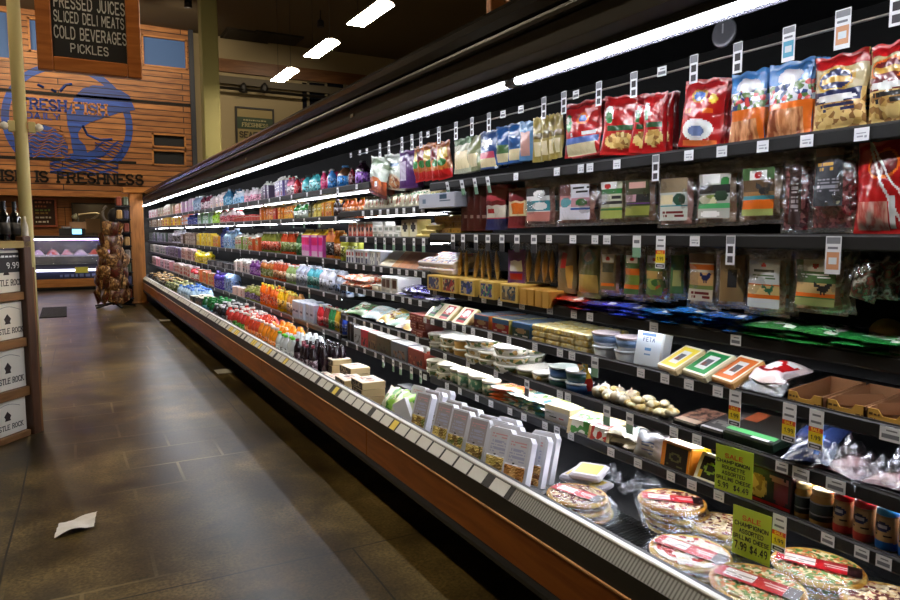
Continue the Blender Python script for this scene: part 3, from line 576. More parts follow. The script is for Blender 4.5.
# ------------------------------------------------------------------ wine display on the left
A0 = onZ(27.5, 436, 0); ang = math.radians(39.6)
dr = Vector((math.sin(ang), math.cos(ang), 0)); inn = Vector((-dr.y, dr.x, 0))      # along the front, and into the display
Mw = Matrix(((dr.x, inn.x, 0, A0.x), (dr.y, inn.y, 0, A0.y), (0, 0, 1, 0), (0, 0, 0, 1)))
def zat(py, X=A0): 
    dist = (X - EYE).dot(Vector((math.sin(YAW), math.cos(YAW), 0))); k = (300 - py) / FPX; cp, sp = math.cos(PIT), math.sin(PIT)
    return 1.6 + dist * (k * cp - sp) / (cp + k * sp)
RKW = wood((104, 70, 34), (140, 98, 52), 3, 'X', 0.6); RKD = wood((58, 34, 20), (86, 54, 32), 2, 'Z', 0.5)
ztop = zat(241)
rack = empty('wooden_display_rack', tuple(A0), (0, 0, math.pi / 2 - ang), label='dark wooden rack holding stacked white wine cases', cat='rack')
MB().rbox((0.04, -0.03, 0), (0.12, 0.05, zat(236)), RKD, 0.006).obj('post', rack)
MB().rbox((0.122, -0.02, 0), (0.15, 0.04, zat(268)), wood((96, 62, 32), (128, 88, 50), 2, 'Z', 0.5), 0.004).obj('post', rack)
lev = [(zat(y0), zat(y1)) for y0, y1 in ((292, 300), (338, 347), (387, 396), (430, 439))]
ST = [.10, .085, .06, .03]
for (zt_, zb_), q_ in zip(lev, ST): MB().rbox((-1.1, -0.01, max(zb_, 0)), (q_, 0.42, zt_), RKW, 0.004).obj('board', rack)
MB().rbox((-1.1, -0.03, zat(248)), (0.12, 0.46, ztop), wood((124, 104, 48), (160, 136, 70), 3, 'X', 0.6), 0.004).obj('board', rack)
WBOX = mat((226, 220, 206), 0.7); WB2 = mat((40, 26, 26), 0.7)
tops = [zat(250), zat(301), zat(347), zat(396)]
nm = ['topmost', 'second from the top', 'third from the top', 'lowest']
for k in range(4):
    zb_ = lev[k][0] + 0.002; h = tops[k] - zb_ - 0.004
    for j in range(2):
        wd = 0.36 if True else 0
        x1 = ST[k] - 0.006 - j * (wd + 0.01); loc = Mw @ Vector((x1 - wd / 2, 0.02, zb_))
        near = j == 0
        o = MB().rbox((-wd / 2, 0, 0), (wd / 2, 0.32, h), WBOX, 0.004).obj('wine_case', loc=tuple(loc), rot=(0, 0, math.pi / 2 - ang), label='white printed wine case in the wooden rack, %s, %s' % (nm[k], 'beside the dark post' if near else 'at the picture edge'), cat='box')
        t = MB()
        letters(t, 'CASTLE ROCK', h * .13, Matrix.Translation((0, -0.001, h * .17)), WB2, 0.17, 0.001, True, width=wd * .78)
        zc = h * .42; t.prism([(-.028, zc), (.028, zc), (.02, zc + h * .06), (.032, zc + h * .14), (.012, zc + h * .22), (0, zc + h * .27), (-.012, zc + h * .22), (-.032, zc + h * .14), (-.02, zc + h * .06)], 'y', -0.002, 0, WB2)
        t.tube([(-.12 + .024 * q, -0.001, h * .78 + .03 * math.sin(math.pi * q / 10)) for q in range(11)], 0.0015, WB2, 4)
        t.obj('printed_mark', o)
        if k == 0 and j == 0:
            s_ = MB(); s_.box((-wd / 2 + .03, -0.006, h * .48), (wd / 2 - .04, -0.003, h * .95), mat((26, 24, 26), 0.5)); t2 = s_.obj('black_shelf_card', o)
            s_ = MB(); scribble(s_, -wd / 2 + .05, wd / 2 - .06, h * .84, h * .05, -0.007, WHITE, R); letters(s_, '9.99', h * .13, Matrix.Translation((0.06, -0.007, h * .58)), WHITE, .14, .001); s_.obj('chalk_lettering', t2)
GL_ = mat((12, 14, 12), 0.12, coat=.5)
wbm = MB().lathe([(0.0375, 0), (0.0385, 0.01), (0.0385, 0.18), (0.03, 0.205), (0.016, 0.225), (0.0145, 0.24, BLACK), (0.0155, 0.3, BLACK), (0.0155, 0.303)], GL_, 16).mesh('wine_bottle')
wlb = MB().lathe([(0.0392, 0.05), (0.0392, 0.14)], mat((58, 56, 54), 0.6), 16).mesh('label')
for i in range(4):
    for j in range(10):
        loc = Mw @ Vector((0.07 - j * 0.1, 0.06 + i * 0.105, ztop))
        o = link('wine_bottle', wbm, None, tuple(loc), (0, 0, R.uniform(0, 6)), 'dark wine bottle standing in rows on top of the wooden rack', 'bottle', 'wine bottles on the wooden rack'); link('label', wlb, o)
o = MB().lathe([(0.02, 0), (0.022, 0.01), (0.022, 0.11), (0.011, 0.15), (0.01, 0.19)], mat((196, 190, 176), 0.5), 14).obj('pale_bottle', loc=tuple(Mw @ Vector((0.1, -0.0, ztop))), label='pale bottle beside the dark wine bottles, next to the post', cat='bottle')
MB().lathe([(0.02, 0), (0.02, -0.02)], RKD, 8).obj('stand', o)

# ================================================================== THE REFRIGERATED CASE
CY0, CY1 = -0.6, 20.6
SX = 1.95                                   # front of the shelves
case = empty('refrigerated_case', (1.5, CY0, 0), label='long open refrigerated display case running the whole aisle', cat='display case')
def kpart(name, mb, parent=None, **k):
    o = mb.obj(name, parent or case, **k)
    if parent is None: o.location = (-1.5, -CY0, 0)
    return o
CW = wood((134, 72, 26), (176, 104, 42), 2.2, 'Y', 0.4)
BAND = mat((44, 43, 40), 0.45); SILV = mat((150, 150, 146), 0.3, 0.6)
kpart('kick_plate', MB().box((1.78, CY0, 0), (1.82, CY1, 0.27), mat((20, 18, 17), 0.7)))
kpart('lower_bumper', MB().prism([(1.46, 0.262), (1.452, 0.29), (1.46, 0.316), (1.5, 0.316), (1.62, 0.24), (1.6, 0.235)], 'y', CY0, CY1, mat((48, 50, 54), 0.5)))
kpart('underside', MB().box((1.5, CY0, 0.255), (2.75, CY1, 0.3), mat((26, 24, 23), 0.8)))
y = CY0; k = 0
while y < CY1 - 0.1:                        # wood panels of the front, one per length of the case
    y1 = min(y + 2.44 if k else 3.02 - CY0 + 0, CY1); y1 = min(y1, CY1)
    kpart('wood_panel', MB().rbox((1.455, y + 0.002, 0.316), (1.49, y1 - 0.002, 0.474), CW, 0.003))
    y = y1; k += 1
kpart('wood_cap', MB().rbox((1.448, CY0, 0.474), (1.49, CY1, 0.484), wood((176, 118, 66), (206, 150, 92), 2, 'Y', 0.35), 0.002))
kpart('front_band', MB().prism([(1.456, 0.484), (1.466, 0.552), (1.52, 0.552), (1.52, 0.484)], 'y', CY0, CY1, BAND))
gr = kpart('air_grille', MB().prism([(1.466, 0.552), (1.505, 0.594), (1.53, 0.594), (1.53, 0.552)], 'y', CY0, CY1, mat((166, 164, 154), 0.4)))
t = MB(); y = 0.8
gm = mat((110, 108, 100), 0.5)
while y < 2.85:
    t.add([(1.4655, y, 0.5535), (1.5035, y, 0.5945), (1.5035, y + 0.006, 0.5945), (1.4655, y + 0.006, 0.5535)], [(0, 1, 2, 3)], gm); y += 0.014
kpart('grille_ribs', t, gr, kind=None)
t = MB(); ych = yat(512, 1.485, .575); t.prism([(1.4655, .5535), (1.4635, .5555), (1.5025, .5965), (1.5045, .5945)], 'y', ych, CY1, mat((22, 22, 22), .5)); kpart('card_channel', t, gr)
kpart('front_lip', MB().rbox((1.503, CY0, 0.592), (1.53, CY1, 0.606), mat((206, 206, 200), 0.3, 0.3), 0.004))
kpart('deck', MB().box((1.53, CY0, 0.3), (1.56, CY1, 0.594), mat((60, 60, 60), 0.5)).box((1.56, CY0, 0.3), (2.75, CY1, 0.44), mat((32, 32, 34), 0.5)))
kpart('back_panel', MB().box((2.7, CY0, 0.44), (2.78, CY1, 2.6), mat((4, 4, 5), 0.8)))
kpart('end_panel', MB().box((1.5, CY1, 0), (2.78, CY1 + 0.05, 2.56), mat((40, 38, 36), 0.6)).box((1.85, CY0 - 0.05, 0), (2.78, CY0, 2.56), mat((40, 38, 36), 0.6)))
PAN = mat((50, 47, 42), 0.5); TRM = mat((70, 67, 61), 0.4)
can = kpart('canopy', MB().prism([(1.660, 2.236), (1.655, 2.236), (1.655, 2.262), (1.60, 2.283), (1.595, 2.365), (1.60, 2.372), (1.62, 2.525), (2.78, 2.53), (2.78, 2.45), (1.78, 2.45), (1.74, 2.27), (1.70, 2.268), (1.66, 2.268)], 'y', CY0, CY1, CASEBLK))
kpart('face_panel', MB().prism([(1.598, 2.284), (1.592, 2.362), (1.597, 2.362), (1.603, 2.284)], 'y', CY0, CY1, PAN), can)
kpart('trim_rail', MB().prism([(1.565, 2.372), (1.56, 2.385), (1.565, 2.398), (1.61, 2.398), (1.61, 2.372)], 'y', CY0, CY1, TRM), can)
kpart('top_bumper', MB().prism([(1.60, 2.40), (1.565, 2.415), (1.548, 2.445), (1.548, 2.475), (1.565, 2.50), (1.60, 2.515), (1.62, 2.50)], 'y', CY0, CY1, mat((20, 19, 19), 0.22)), can)
# reflector and tubes of the canopy lamp; two lengths meet at the joint
YJ = yat(513, 1.69, 2.245)
refl = kpart('lamp_reflector', MB().prism([(1.665, 2.262), (1.715, 2.262), (1.715, 2.267), (1.665, 2.267)], 'y', CY0, CY1, mat((120, 120, 124), .5)), can)
lens = bpy.data.materials.new('milky_plastic'); lens.use_nodes = True; ln = lens.node_tree
for n_ in list(ln.nodes): ln.nodes.remove(n_)
lo_ = ln.nodes.new('ShaderNodeOutputMaterial'); lx = ln.nodes.new('ShaderNodeMixShader'); lt = ln.nodes.new('ShaderNodeBsdfTransparent'); ld = ln.nodes.new('ShaderNodeBsdfDiffuse'); ld.inputs[0].default_value = (0.04, 0.04, 0.05, 1)
lx.inputs[0].default_value = 0.45; ln.links.new(lt.outputs[0], lx.inputs[1]); ln.links.new(ld.outputs[0], lx.inputs[2]); ln.links.new(lx.outputs[0], lo_.inputs[0])
kpart('lamp_shield', MB().prism([(1.706, 2.262), (1.712, 2.262), (1.708, 2.212), (1.702, 2.212)], 'y', CY0, CY1, lens), can)
for a, c in ((CY0, YJ - 0.01), (YJ + 0.01, YJ + 2.4), (YJ + 2.42, YJ + 4.8), (YJ + 4.82, YJ + 7.2), (YJ + 7.22, YJ + 9.6), (YJ + 9.62, YJ + 12.0), (YJ + 12.02, CY1)):
    t = MB(); t.tube([(1.684, a, 2.229), (1.684, c, 2.229)], 0.013, emitter((244, 246, 252), CANOPY_LAMP), 12); kpart('lamp_tube', t, can)
MB().rbox((-0.02, -0.04, -0.02), (0.02, 0.04, 0.02), mat((150, 150, 150), .4)).obj('lamp_bracket', can, loc=(1.69, YJ, 2.236))
t = MB(); 
for pxx, zz in ((686, 0), ): pass
for yy in (4.1, 7.0, 10.2): t.box((1.586, yy, 2.31), (1.592, yy + 0.05, 2.33), mat((150, 146, 130), 0.5))
kpart('maker_plate', t, can)

# ---- shelves.  zones: near (0), middle (1), far (2)
YA, YB = 3.78, 5.38
ZS = {0: [1.884, 1.582, 1.253, 1.065, 0.873, 0.700], 1: [1.752, 1.556, 1.348, 1.163, 0.923, 0.715], 2: [1.955, 1.722, 1.366, 1.072, 0.745]}
YR = {0: (CY0, YA), 1: (YA, YB), 2: (YB, CY1)}
for zn in ZS:
    for i, z in enumerate(ZS[zn]):
        y0, y1 = YR[zn]
        if zn == 2 and i == 0: y0 = 4.72
        if zn == 1 and i == 0: y0 = 3.82
        dep = 0.32 if (zn == 0 and i < 2) else 0.6
        peg = zn == 0 and i < 2
        s = MB()
        if peg: s.box((SX + 0.012, y0 + .01, z - 0.022), (SX + 0.05, y1 - .01, z - 0.004), CASEBLK)   # bar for hooks, goods hang below
        else: s.box((SX + 0.012, y0 + .01, z - 0.024), (SX + dep, y1 - .01, z - 0.004), CASEBLK)
        if zn == 0 and i == 0: s.box((SX + 0.05, y0 + .01, z - 0.018), (SX + 0.5, y1 - .01, z - 0.006), CASEBLK)
        if zn == 0 and i == 1: s.box((SX + 0.05, y0 + .01, z - 0.018), (SX + 0.5, y1 - .01, z - 0.006), CASEBLK)
        sh = s.obj('shelf', case); sh.location = (-1.5, -CY0, 0)
        rl = MB(); rl.prism([(SX, z - 0.036), (SX - 0.004, z - 0.03), (SX - 0.004, z + 0.004), (SX + 0.004, z + 0.010), (SX + 0.014, z + 0.006), (SX + 0.014, z - 0.036)], 'y', y0 + .01, y1 - .01, mat((8, 8, 9), 0.6)); rl.obj('price_rail', sh)
        ed = MB(); ed.box((SX + 0.002, y0 + .01, z + 0.008), (SX + 0.008, y1 - .01, z + 0.013), mat((84, 84, 88), 0.3, .5)); ed.obj('wire_edge', sh)
        lamp = (zn == 2) or (zn == 1) or (zn == 0 and i in (2, 3, 4, 5))
        if lamp:
            LX = SX + (.09 if zn == 0 and i > 2 else .2 if (i < 2 and zn) else .03)
            st = SHELF_LAMP * (0.8 if zn else {2: .5, 3: .9, 4: 1.3, 5: 1.0}[i])
            lm = MB(); lm.tube([(LX, y0 + .06, z - 0.032), (LX, y1 - .06, z - 0.032)], 0.0055, emitter((244, 246, 255), st), 6); lm.obj('shelf_lamp', sh)
        yy = y0 + 0.01
        while yy < y1 and not peg:
            MB().prism([(SX + 0.04, z - 0.026), (SX + dep, z - 0.026), (SX + dep, z - 0.09)], 'y', yy, yy + 0.004, CASEBLK).obj('bracket', sh); yy += 2.4
# hook bars at the top of the near and middle zones
t = MB(); t.tube([(SX + .02, CY0 + .02, 2.185), (SX + .02, 5.0, 2.185)], 0.004, mat((150, 152, 158), 0.3, .8), 6); kpart('hook_bar', t)

# ================================================================== GOODS
# every builder makes its goods in their own frame: front towards -y, x to the right, standing on z = 0
def hsh(a, b, s=0): return (math.sin(a * 127.1 + b * 311.7 + s * 74.7) * 43758.5453) % 1.0
def art(bg, *layers):
    """picture on a front: rectangles, ellipses and rows of small print laid over one another"""
    def fn(u, v):
        m_ = bg
        for l in layers:
            k = l[0]
            if k == 'r' and l[1] <= u <= l[3] and l[2] <= v <= l[4]: m_ = l[5]
            elif k == 'e' and ((u - l[1]) / l[3]) ** 2 + ((v - l[2]) / l[4]) ** 2 <= 1: m_ = l[5]
            elif k == 't' and l[1] <= u <= l[3] and l[2] <= v <= l[4]:
                n = l[6]; row = (v - l[2]) / (l[4] - l[2]) * n
                if 0.2 < row % 1 < 0.75 and hsh(int(row), int(u * 22)) > 0.25: m_ = l[5]
            elif k == 'h':          # outline of a standing hen
                x_, y_ = (u - l[1]) / l[3], (v - l[2]) / l[4]
                if (x_ / .62) ** 2 + ((y_ + .05) / .46) ** 2 <= 1 or (-1 < x_ < -.35 and abs(y_ - .35 + .5 * (x_ + .35)) < .3 + .25 * -x_ - .2) or (x_ - .62) ** 2 + (y_ - .66) ** 2 < .06 or (.3 < x_ < .72 and 0 < y_ < .6) or (min(abs(x_ - .12), abs(x_ + .15)) < .07 and -1 < y_ < -.4): m_ = l[5]
            elif k == 'd' and abs((u - l[1]) * l[3] + (v - l[2])) < l[4]: m_ = l[5]
        return m_
    return fn
PC = {}
def proto(key, fn):
    if key not in PC: PC[key] = fn()
    return PC[key]
def put(name, parts, loc, rot, label, cat, group=None):
    """parts: [(part name, mesh, [sub parts])], the first is the thing itself"""
    root = link(name, parts[0][1], None, loc, rot, label, cat, group)
    for p in parts[1:]:
        link(p[0], p[1], root)
    return root
RZ = -math.pi / 2           # goods in the case face the aisle
def frontmesh(name, w, h, y, matfn, nu, nv, z0=0.0, tilt=0.0):
    mb = MB(); mb.sheet(lambda u, v: (w * (u - .5), y + tilt * v, z0 + h * v), nu, nv, matfn, False)
    mb.add([(-w / 2, y + .0015, z0), (w / 2, y + .0015, z0), (w / 2, y + .0015 + tilt, z0 + h), (-w / 2, y + .0015 + tilt, z0 + h)], [(0, 3, 2, 1)], WHITE)
    return mb.mesh(name)
def g_bottle(h, r, body, cap, label=None, shape='round', n=14):
    """screw cap bottle; jug has square shoulders and a handle"""
    sq = 0.55 if shape in ('jug', 'square') else 0.0; b = MB()
    sh = 0.66 if shape != 'slim' else 0.55
    b.lathe([(r * .9, 0), (r, h * .03), (r, h * sh), (r * .86, h * (sh + .08)), (r * .42, h * .87), (r * .4, h * .93)], body, n, sq=sq)
    out = [('body', b.mesh('body'))]
    c = MB().lathe([(r * .47, h * .92), (r * .47, h * .99), (r * .4, h)], cap, 12); out.append(('cap', c.mesh('cap')))
    if label: out.append(('label', MB().lathe([(r * 1.015, h * .14), (r * 1.015, h * (sh - .1))], label, n, sq=sq).mesh('label')))
    if shape == 'jug':
        hd = MB().tube([(r * .3, 0, h * .86), (r * .75, 0, h * .84), (r * 1.0, 0, h * .7), (r * .95, 0, h * .55)], r * .12, body, 6); out.append(('handle', hd.mesh('handle')))
    return out
def g_carton(w, d, h, side, top, front=None, cap=None):
    """gable topped carton"""
    b = MB(); hb = h * .8; x, y = w / 2, d / 2
    b.add([(-x, -y, 0), (x, -y, 0), (x, y, 0), (-x, y, 0), (-x, -y, hb), (x, -y, hb), (x, y, hb), (-x, y, hb), (-x, 0, h * .95), (x, 0, h * .95), (-x, 0.002, h), (x, 0.002, h), (-x, -.002, h), (x, -.002, h)],
          [(0, 3, 2, 1), (0, 1, 5, 4), (1, 2, 6, 5), (2, 3, 7, 6), (3, 0, 4, 7), (4, 5, 9, 8), (6, 7, 8, 9), (4, 8, 7), (5, 6, 9), (8, 9, 13, 12), (9, 8, 10, 11), (12, 13, 11, 10)], [side] * 5 + [top] * 7)
    out = [('carton', b.mesh('carton'))]
    if front: out.append(('printed_front', frontmesh('printed_front', w * .96, hb * .94, -y - .0015, front, 10, 14, hb * .03)))
    if cap: 
        c = MB().lathe([(w * .18, 0), (w * .18, .014), (w * .15, .017)], cap, 12); me = c.mesh('cap'); me.transform(Matrix.Translation((0, -y * .5, h * .885)) @ Matrix.Rotation(0.85, 4, 'X')); out.append(('cap', me))
    return out
def g_box(w, d, h, body, front=None, topm=None, nu=10, nv=12, r=0.003):
    b = MB().rbox((-w / 2, -d / 2, 0), (w / 2, d / 2, h), body, r)
    if topm: b.box((-w / 2 + .003, -d / 2 + .003, h), (w / 2 - .003, d / 2 - .003, h + .0012), topm)
    out = [('box', b.mesh('box'))]
    if front: out.append(('printed_front', frontmesh('printed_front', w * .95, h * .94, -d / 2 - .0012, front, nu, nv, h * .03)))
    return out
def g_tub(r, h, body, lid, label=None, taper=.86, n=20):
    out = [('tub', MB().lathe([(r * taper, 0), (r * (taper + .02), .003), (r * .97, h * .86)], body, n).mesh('tub')), ('lid', MB().lathe([(r, h * .84), (r * 1.03, h * .86), (r * 1.03, h * .96), (r * .97, h), (r * .93, h * .985), (0.001, h * .985)], lid, n).mesh('lid'))]
    if label: out.append(('label', MB().lathe([(r * (taper + .035), h * .16), (r * .985, h * .76)], label, n).mesh('label')))
    return out
def g_pouch(w, h, t, fn, seed=0, nu=30, nv=40, back=None, crimp=.05):
    sf = lambda u, v: shiny(fn(u, v)); bk = back or (lambda u, v: fn(.5, .02))
    return [('pouch', pouch_mesh('pouch', w, h, t, sf, seed, nu, nv, crimp, (lambda u, v: shiny(bk(u, v))) if callable(bk) else shiny(bk)))]
def g_deli(w, h, t, meat, fn, seed=0, lw=.72, l0=.12, l1=.8):
    """sliced meat in a clear vacuum bag with a card label"""
    m_ = pouch_mesh('sliced_meat', w * .84, h * .72, t, lambda u, v: meat, seed, 12, 14, .02); m_.transform(Matrix.Translation((0, 0, h * .06)))
    fl = pouch_mesh('clear_bag', w * 1.08, h * 1.02, t * 1.6, lambda u, v: film(.3), seed + 5, 16, 22, .04)
    lb = MB(); ph = seed
    lb.sheet(lambda u, v: (w * lw * (u - .5), -t * .5 - .006 - .004 * math.sin(5 * u + ph) * math.sin(6 * v + ph) - t * .16 * math.sin(math.pi * u), h * (l0 + (l1 - l0) * v)), 26, 36, lambda u, v: shiny(fn(u, v)))
    return [('sliced_meat', m_), ('clear_bag', fl), ('card_label', lb.mesh('card_label'))]

# ---- price tags
def tag_mesh(w, h, kind):
    b = MB(); b.box((-w / 2, -.001, 0), (w / 2, 0, h), mat((228, 229, 232), .5)); g = mat((120, 122, 130), .6); rn = random.Random(int(w * 1e4 + h * 1e3))
    y = -.0012
    if kind == 'small':
        g = mat((160, 162, 172), .6); b.box((-w * .34, y, h * .55), (w * .3, -.001, h * .63), g); b.box((-w * .3, y, h * .28), (w * .1, -.001, h * .4), g); b.box((w * .2, y, h * .22), (w * .36, -.001, h * .4), g)
    elif kind == 'tall':
        b.box((-w * .44, y, h * .72), (w * .44, -.001, h * .97), mat((128, 130, 136), .5)); b.box((-w * .3, y, h * .4), (w * .3, -.001, h * .64), mat((44, 40, 44), .6)); b.box((-w * .3, y, h * .08), (w * .3, -.001, h * .3), mat((66, 62, 68), .6))
    elif kind in ('teal', 'orange'):
        c_ = mat((84, 168, 200), .5) if kind == 'teal' else mat((206, 146, 104), .5)
        b.box((-w * .44, y, h * .8), (w * .44, -.001, h * .97), mat((128, 130, 136), .5)); b.box((-w * .36, y, h * .66), (w * .3, -.001, h * .72), g); b.box((-w * .4, y, h * .12), (w * .4, -.001, h * .58), c_); b.box((-w * .26, y - .0002, h * .26), (w * .26, -.001, h * .44), mat((214, 222, 226), .5))
    elif kind == 'sale':
        b.box((-w * .5, y, h * .44), (w * .5, -.001, h * .56), mat((214, 72, 28), .5)); b.box((-w * .5, y, h * .17), (w * .5, -.001, h * .44), mat((236, 208, 40), .5))
        b.box((-w * .42, y, h * .03), (w * .42, -.001, h * .13), INK); b.box((-w * .3, y - .0002, h * .055), (w * .3, -.001, h * .1), mat((190, 190, 196), .5)); b.box((-w * .36, y, h * .66), (w * .36, -.001, h * .72), g); b.box((-w * .28, y, h * .84), (w * .3, -.001, h * .89), g)
        letters(b, 'SALE', h * .07, Matrix.Translation((0, y, h * .465)), mat((250, 210, 60), .5), .2, .0005); letters(b, '1.99', h * .1, Matrix.Translation((0, y, h * .25)), INK, .16, .0005)
    elif kind == 'green':
        b.box((-w * .5, y, 0), (w * .5, -.001, h * .45), mat((120, 160, 130), .5)); b.box((-w * .35, y, h * .65), (w * .35, -.001, h * .8), g)
    elif kind == 'dark':
        b.box((-w * .5, y, 0), (w * .5, -.001, h * .5), mat((48, 48, 52), .5)); b.box((-w * .35, y, h * .65), (w * .35, -.001, h * .85), g)
    elif kind == 'code':
        b.box((-w * .4, y, h * .2), (w * .4, -.001, h * .5), g); b.box((-w * .2, y, h * .7), (w * .3, -.001, h * .8), g)
    return b.mesh('price_tag')
TG = {'small': tag_mesh(.042, .036, 'small'), 'tall': tag_mesh(.036, .098, 'tall'), 'teal': tag_mesh(.044, .104, 'teal'), 'orange': tag_mesh(.046, .11, 'orange'), 'sale': tag_mesh(.047, .122, 'sale'), 'mid': tag_mesh(.026, .03, 'small'), 'long': tag_mesh(.036, .085, 'green'), 'green': tag_mesh(.042, .085, 'green'), 'dark': tag_mesh(.042, .085, 'dark'), 'wide': tag_mesh(.058, .04, 'code'), 'grey': tag_mesh(.042, .035, 'code')}
def tag(px, z, kind, label, group, X=SX - .006, ztop=None, tilt=0.0):
    h = {'small': .036, 'tall': .098, 'teal': .104, 'orange': .11, 'sale': .122, 'mid': .03, 'long': .085, 'green': .085, 'dark': .085, 'wide': .04, 'grey': .035}[kind]
    zt = (z + .004) if ztop is None else ztop
    link('price_tag', TG[kind], None, (X, yat(px, X, z), zt - h), (tilt, 0, RZ + R.uniform(-.06, .06)), label, 'price tag', group)
Z0 = ZS[0]
SH = ['under the canopy lamp', 'above the sliced deli meats', 'above the hen labelled packs', 'under the flat coloured packs', 'under the feta and cheese slabs', 'under the tubs and dark packs', 'under the shaker jars and cheese wedges']
for px, k in ((489, 'tall'), (456, 'tall'), (472, 'tall'), (439, 'tall'), (428, 'grey'), (421, 'tall'), (412, 'tall'), (402, 'tall'), (389, 'tall'), (380, 'tall'), (367, 'grey'), (360, 'grey'), (351, 'grey'), (503, 'grey'), (521, 'grey'), (544, 'tall'), (564, 'tall'), (576, 'grey'), (599, 'tall'), (634, 'tall'), (662, 'grey'), (694, 'tall'), (738, 'tall')):
    tag(px, 2.185, k, ('tall tag with two dark squares hanging from the hook bar %s' if k == 'tall' else 'small grey tag clipped on the hook bar %s') % SH[0], 'tags on the hook bar, ' + k, ztop=2.205 if k == 'grey' else 2.215)
tag(789, 2.185, 'teal', 'tall price tag with blue square above the blue sausage bags', None, ztop=2.22); tag(843, 2.185, 'orange', 'tall price tag with orange fields above the hot dog bag', None, ztop=2.225); tag(897, 2.185, 'tall', 'tall tag at the right picture edge on the hook bar', None, ztop=2.24)
rows = {0: [(516, 'small'), (557, 'small'), (581, 'small'), (590, 'small'), (617, 'small'), (689, 'small'), (722, 'small'), (763, 'small'), (807, 'small'), (862, 'small')],
        1: [(453, 'dark'), (463, 'dark'), (476, 'dark'), (488, 'dark'), (502, 'dark'), (517, 'dark'), (534, 'dark'), (549, 'small'), (573, 'small'), (595, 'small'), (607, 'small'), (695, 'small')],
        2: [(435, 'small'), (452, 'small'), (470, 'small'), (484, 'small'), (500, 'small'), (522, 'small'), (550, 'small'), (574, 'small'), (590, 'small'), (654, 'small'), (736, 'grey')],
        3: [(425, 'small'), (432.5, 'small'), (444.5, 'small'), (454, 'small'), (464, 'small'), (473, 'small'), (490, 'small'), (509, 'small'), (535, 'small'), (560, 'small'), (572, 'small'), (595, 'green'), (641, 'small'), (665, 'small'), (689, 'small'), (718, 'small')],
        4: [(425, 'small'), (445, 'small'), (468, 'small'), (496, 'small'), (527, 'dark'), (560, 'small'), (568, 'small'), (607, 'green'), (630, 'green'), (674, 'small'), (697, 'small'), (782, 'grey')],
        5: [(425, 'small'), (447, 'small'), (460, 'small'), (477, 'small'), (491, 'small'), (510, 'small'), (524, 'small'), (545, 'small'), (557, 'grey'), (571, 'small'), (611, 'small'), (638, 'small'), (671, 'small'), (692, 'small'), (719, 'small'), (828, 'grey'), (862, 'grey'), (884, 'grey')]}
for px, k in ((449.5, 'long'), (464, 'long'), (477, 'long'), (490, 'long')): tag(px, Z0[0], k, 'long white and green tag curling off the rail under the blue pouches', 'long curled tags', tilt=.2)
tag(656, Z0[0], 'tall', 'tall tag with dark squares hanging under the red tortilla bags', None, ztop=Z0[0] + .004)
tag(637, Z0[1], 'green', 'tag with pale lower half hanging over the green label deli packs', None); tag(661, Z0[1], 'sale', 'tag with red and yellow fields over the green deli pack', None)
tag(731, Z0[1], 'tall', 'tag with dark lower half above the hen labelled bags', None, ztop=Z0[1] + .006); tag(834, Z0[1], 'orange', 'tag with yellow brown lower half beside the green salad bag', None, ztop=Z0[1] + .006)
for i in rows:
    for px, k in rows[i]: tag(px, Z0[i], k, {'small': 'small white price tag', 'dark': 'two step tag with dark lower half', 'green': 'two step tag with green lower half', 'grey': 'pale grey tag', 'wide': 'wide tag'}[k] + ' on the rail ' + SH[i + 1], 'tags on the near rail %d %s' % (i + 1, k))
tag(735.5, Z0[3], 'sale', 'red and yellow sale tag hanging below the orange cheese slab', None); tag(790, Z0[3], 'sale', 'red and yellow sale tag under the first cardboard tray', None); tag(817, Z0[3], 'sale', 'red and yellow sale tag under the second cardboard tray', None)
tag(891, Z0[3], 'wide', 'wide bar coded price tag at the right edge below the cardboard trays', None); tag(801, Z0[4], 'wide', 'wide beige tag on the rail above the mustard jars', None); tag(836, Z0[4], 'wide', 'wide price tag on the rail below the crumpled clear bag', None)
tag(780, Z0[5], 'sale', 'orange and yellow sale tag beside the lower green sale card', None)
# green sale cards
def sale_card(x0, y0, x1, y1, lines, lab, X):
    a = onX((x0 + x1) / 2, y0, X); c = onX((x0 + x1) / 2, y1, X); h = a.z - c.z; w_ = abs(onX(x0, (y0 + y1) / 2, X).y - onX(x1, (y0 + y1) / 2, X).y)
    o = MB().rbox((-w_ / 2, 0, 0), (w_ / 2, .002, h), mat((176, 204, 52), .5), .0005).obj('sale_card', loc=(X, a.y * .5 + c.y * .5, c.z), rot=(0, 0.0, RZ + .12), label=lab, cat='card')
    t_ = MB(); z_ = h * .86; n = len(lines)
    for s, rel, wf, c_, dx in lines:
        hh = h * rel; z_ -= hh; letters(t_, s, hh * .8, Matrix.Translation((dx * w_, -.0003, z_)), c_, .17, .0005, False, width=w_ * wf); z_ -= h * .035
    t_.obj('lettering', o)
CR = mat((206, 70, 30), .5)
sale_card(716, 448, 751, 494, [('SALE', .11, .46, CR, 0), ('CHAMPIGNON', .09, .86, INK, -.02), ('ROUGETTE', .09, .6, INK, 0), ('ASSORTED', .09, .6, INK, 0), ('GRILLING CHEESE', .09, .9, INK, 0), ('5.99  $4.49', .14, .8, INK, 0)], 'upper lime green sale card with four lines naming a cheese', SX - .03)
sale_card(733, 510, 769, 560, [('SALE', .11, .46, CR, 0), ('CHAMPIGNON', .1, .86, INK, 0), ('ASSORTED', .1, .62, INK, 0), ('GRILLING CHEESE', .1, .92, INK, 0), ('7.99 $4.49', .18, .84, INK, 0)], 'lower lime green sale card over the pizzas', SX - .03)

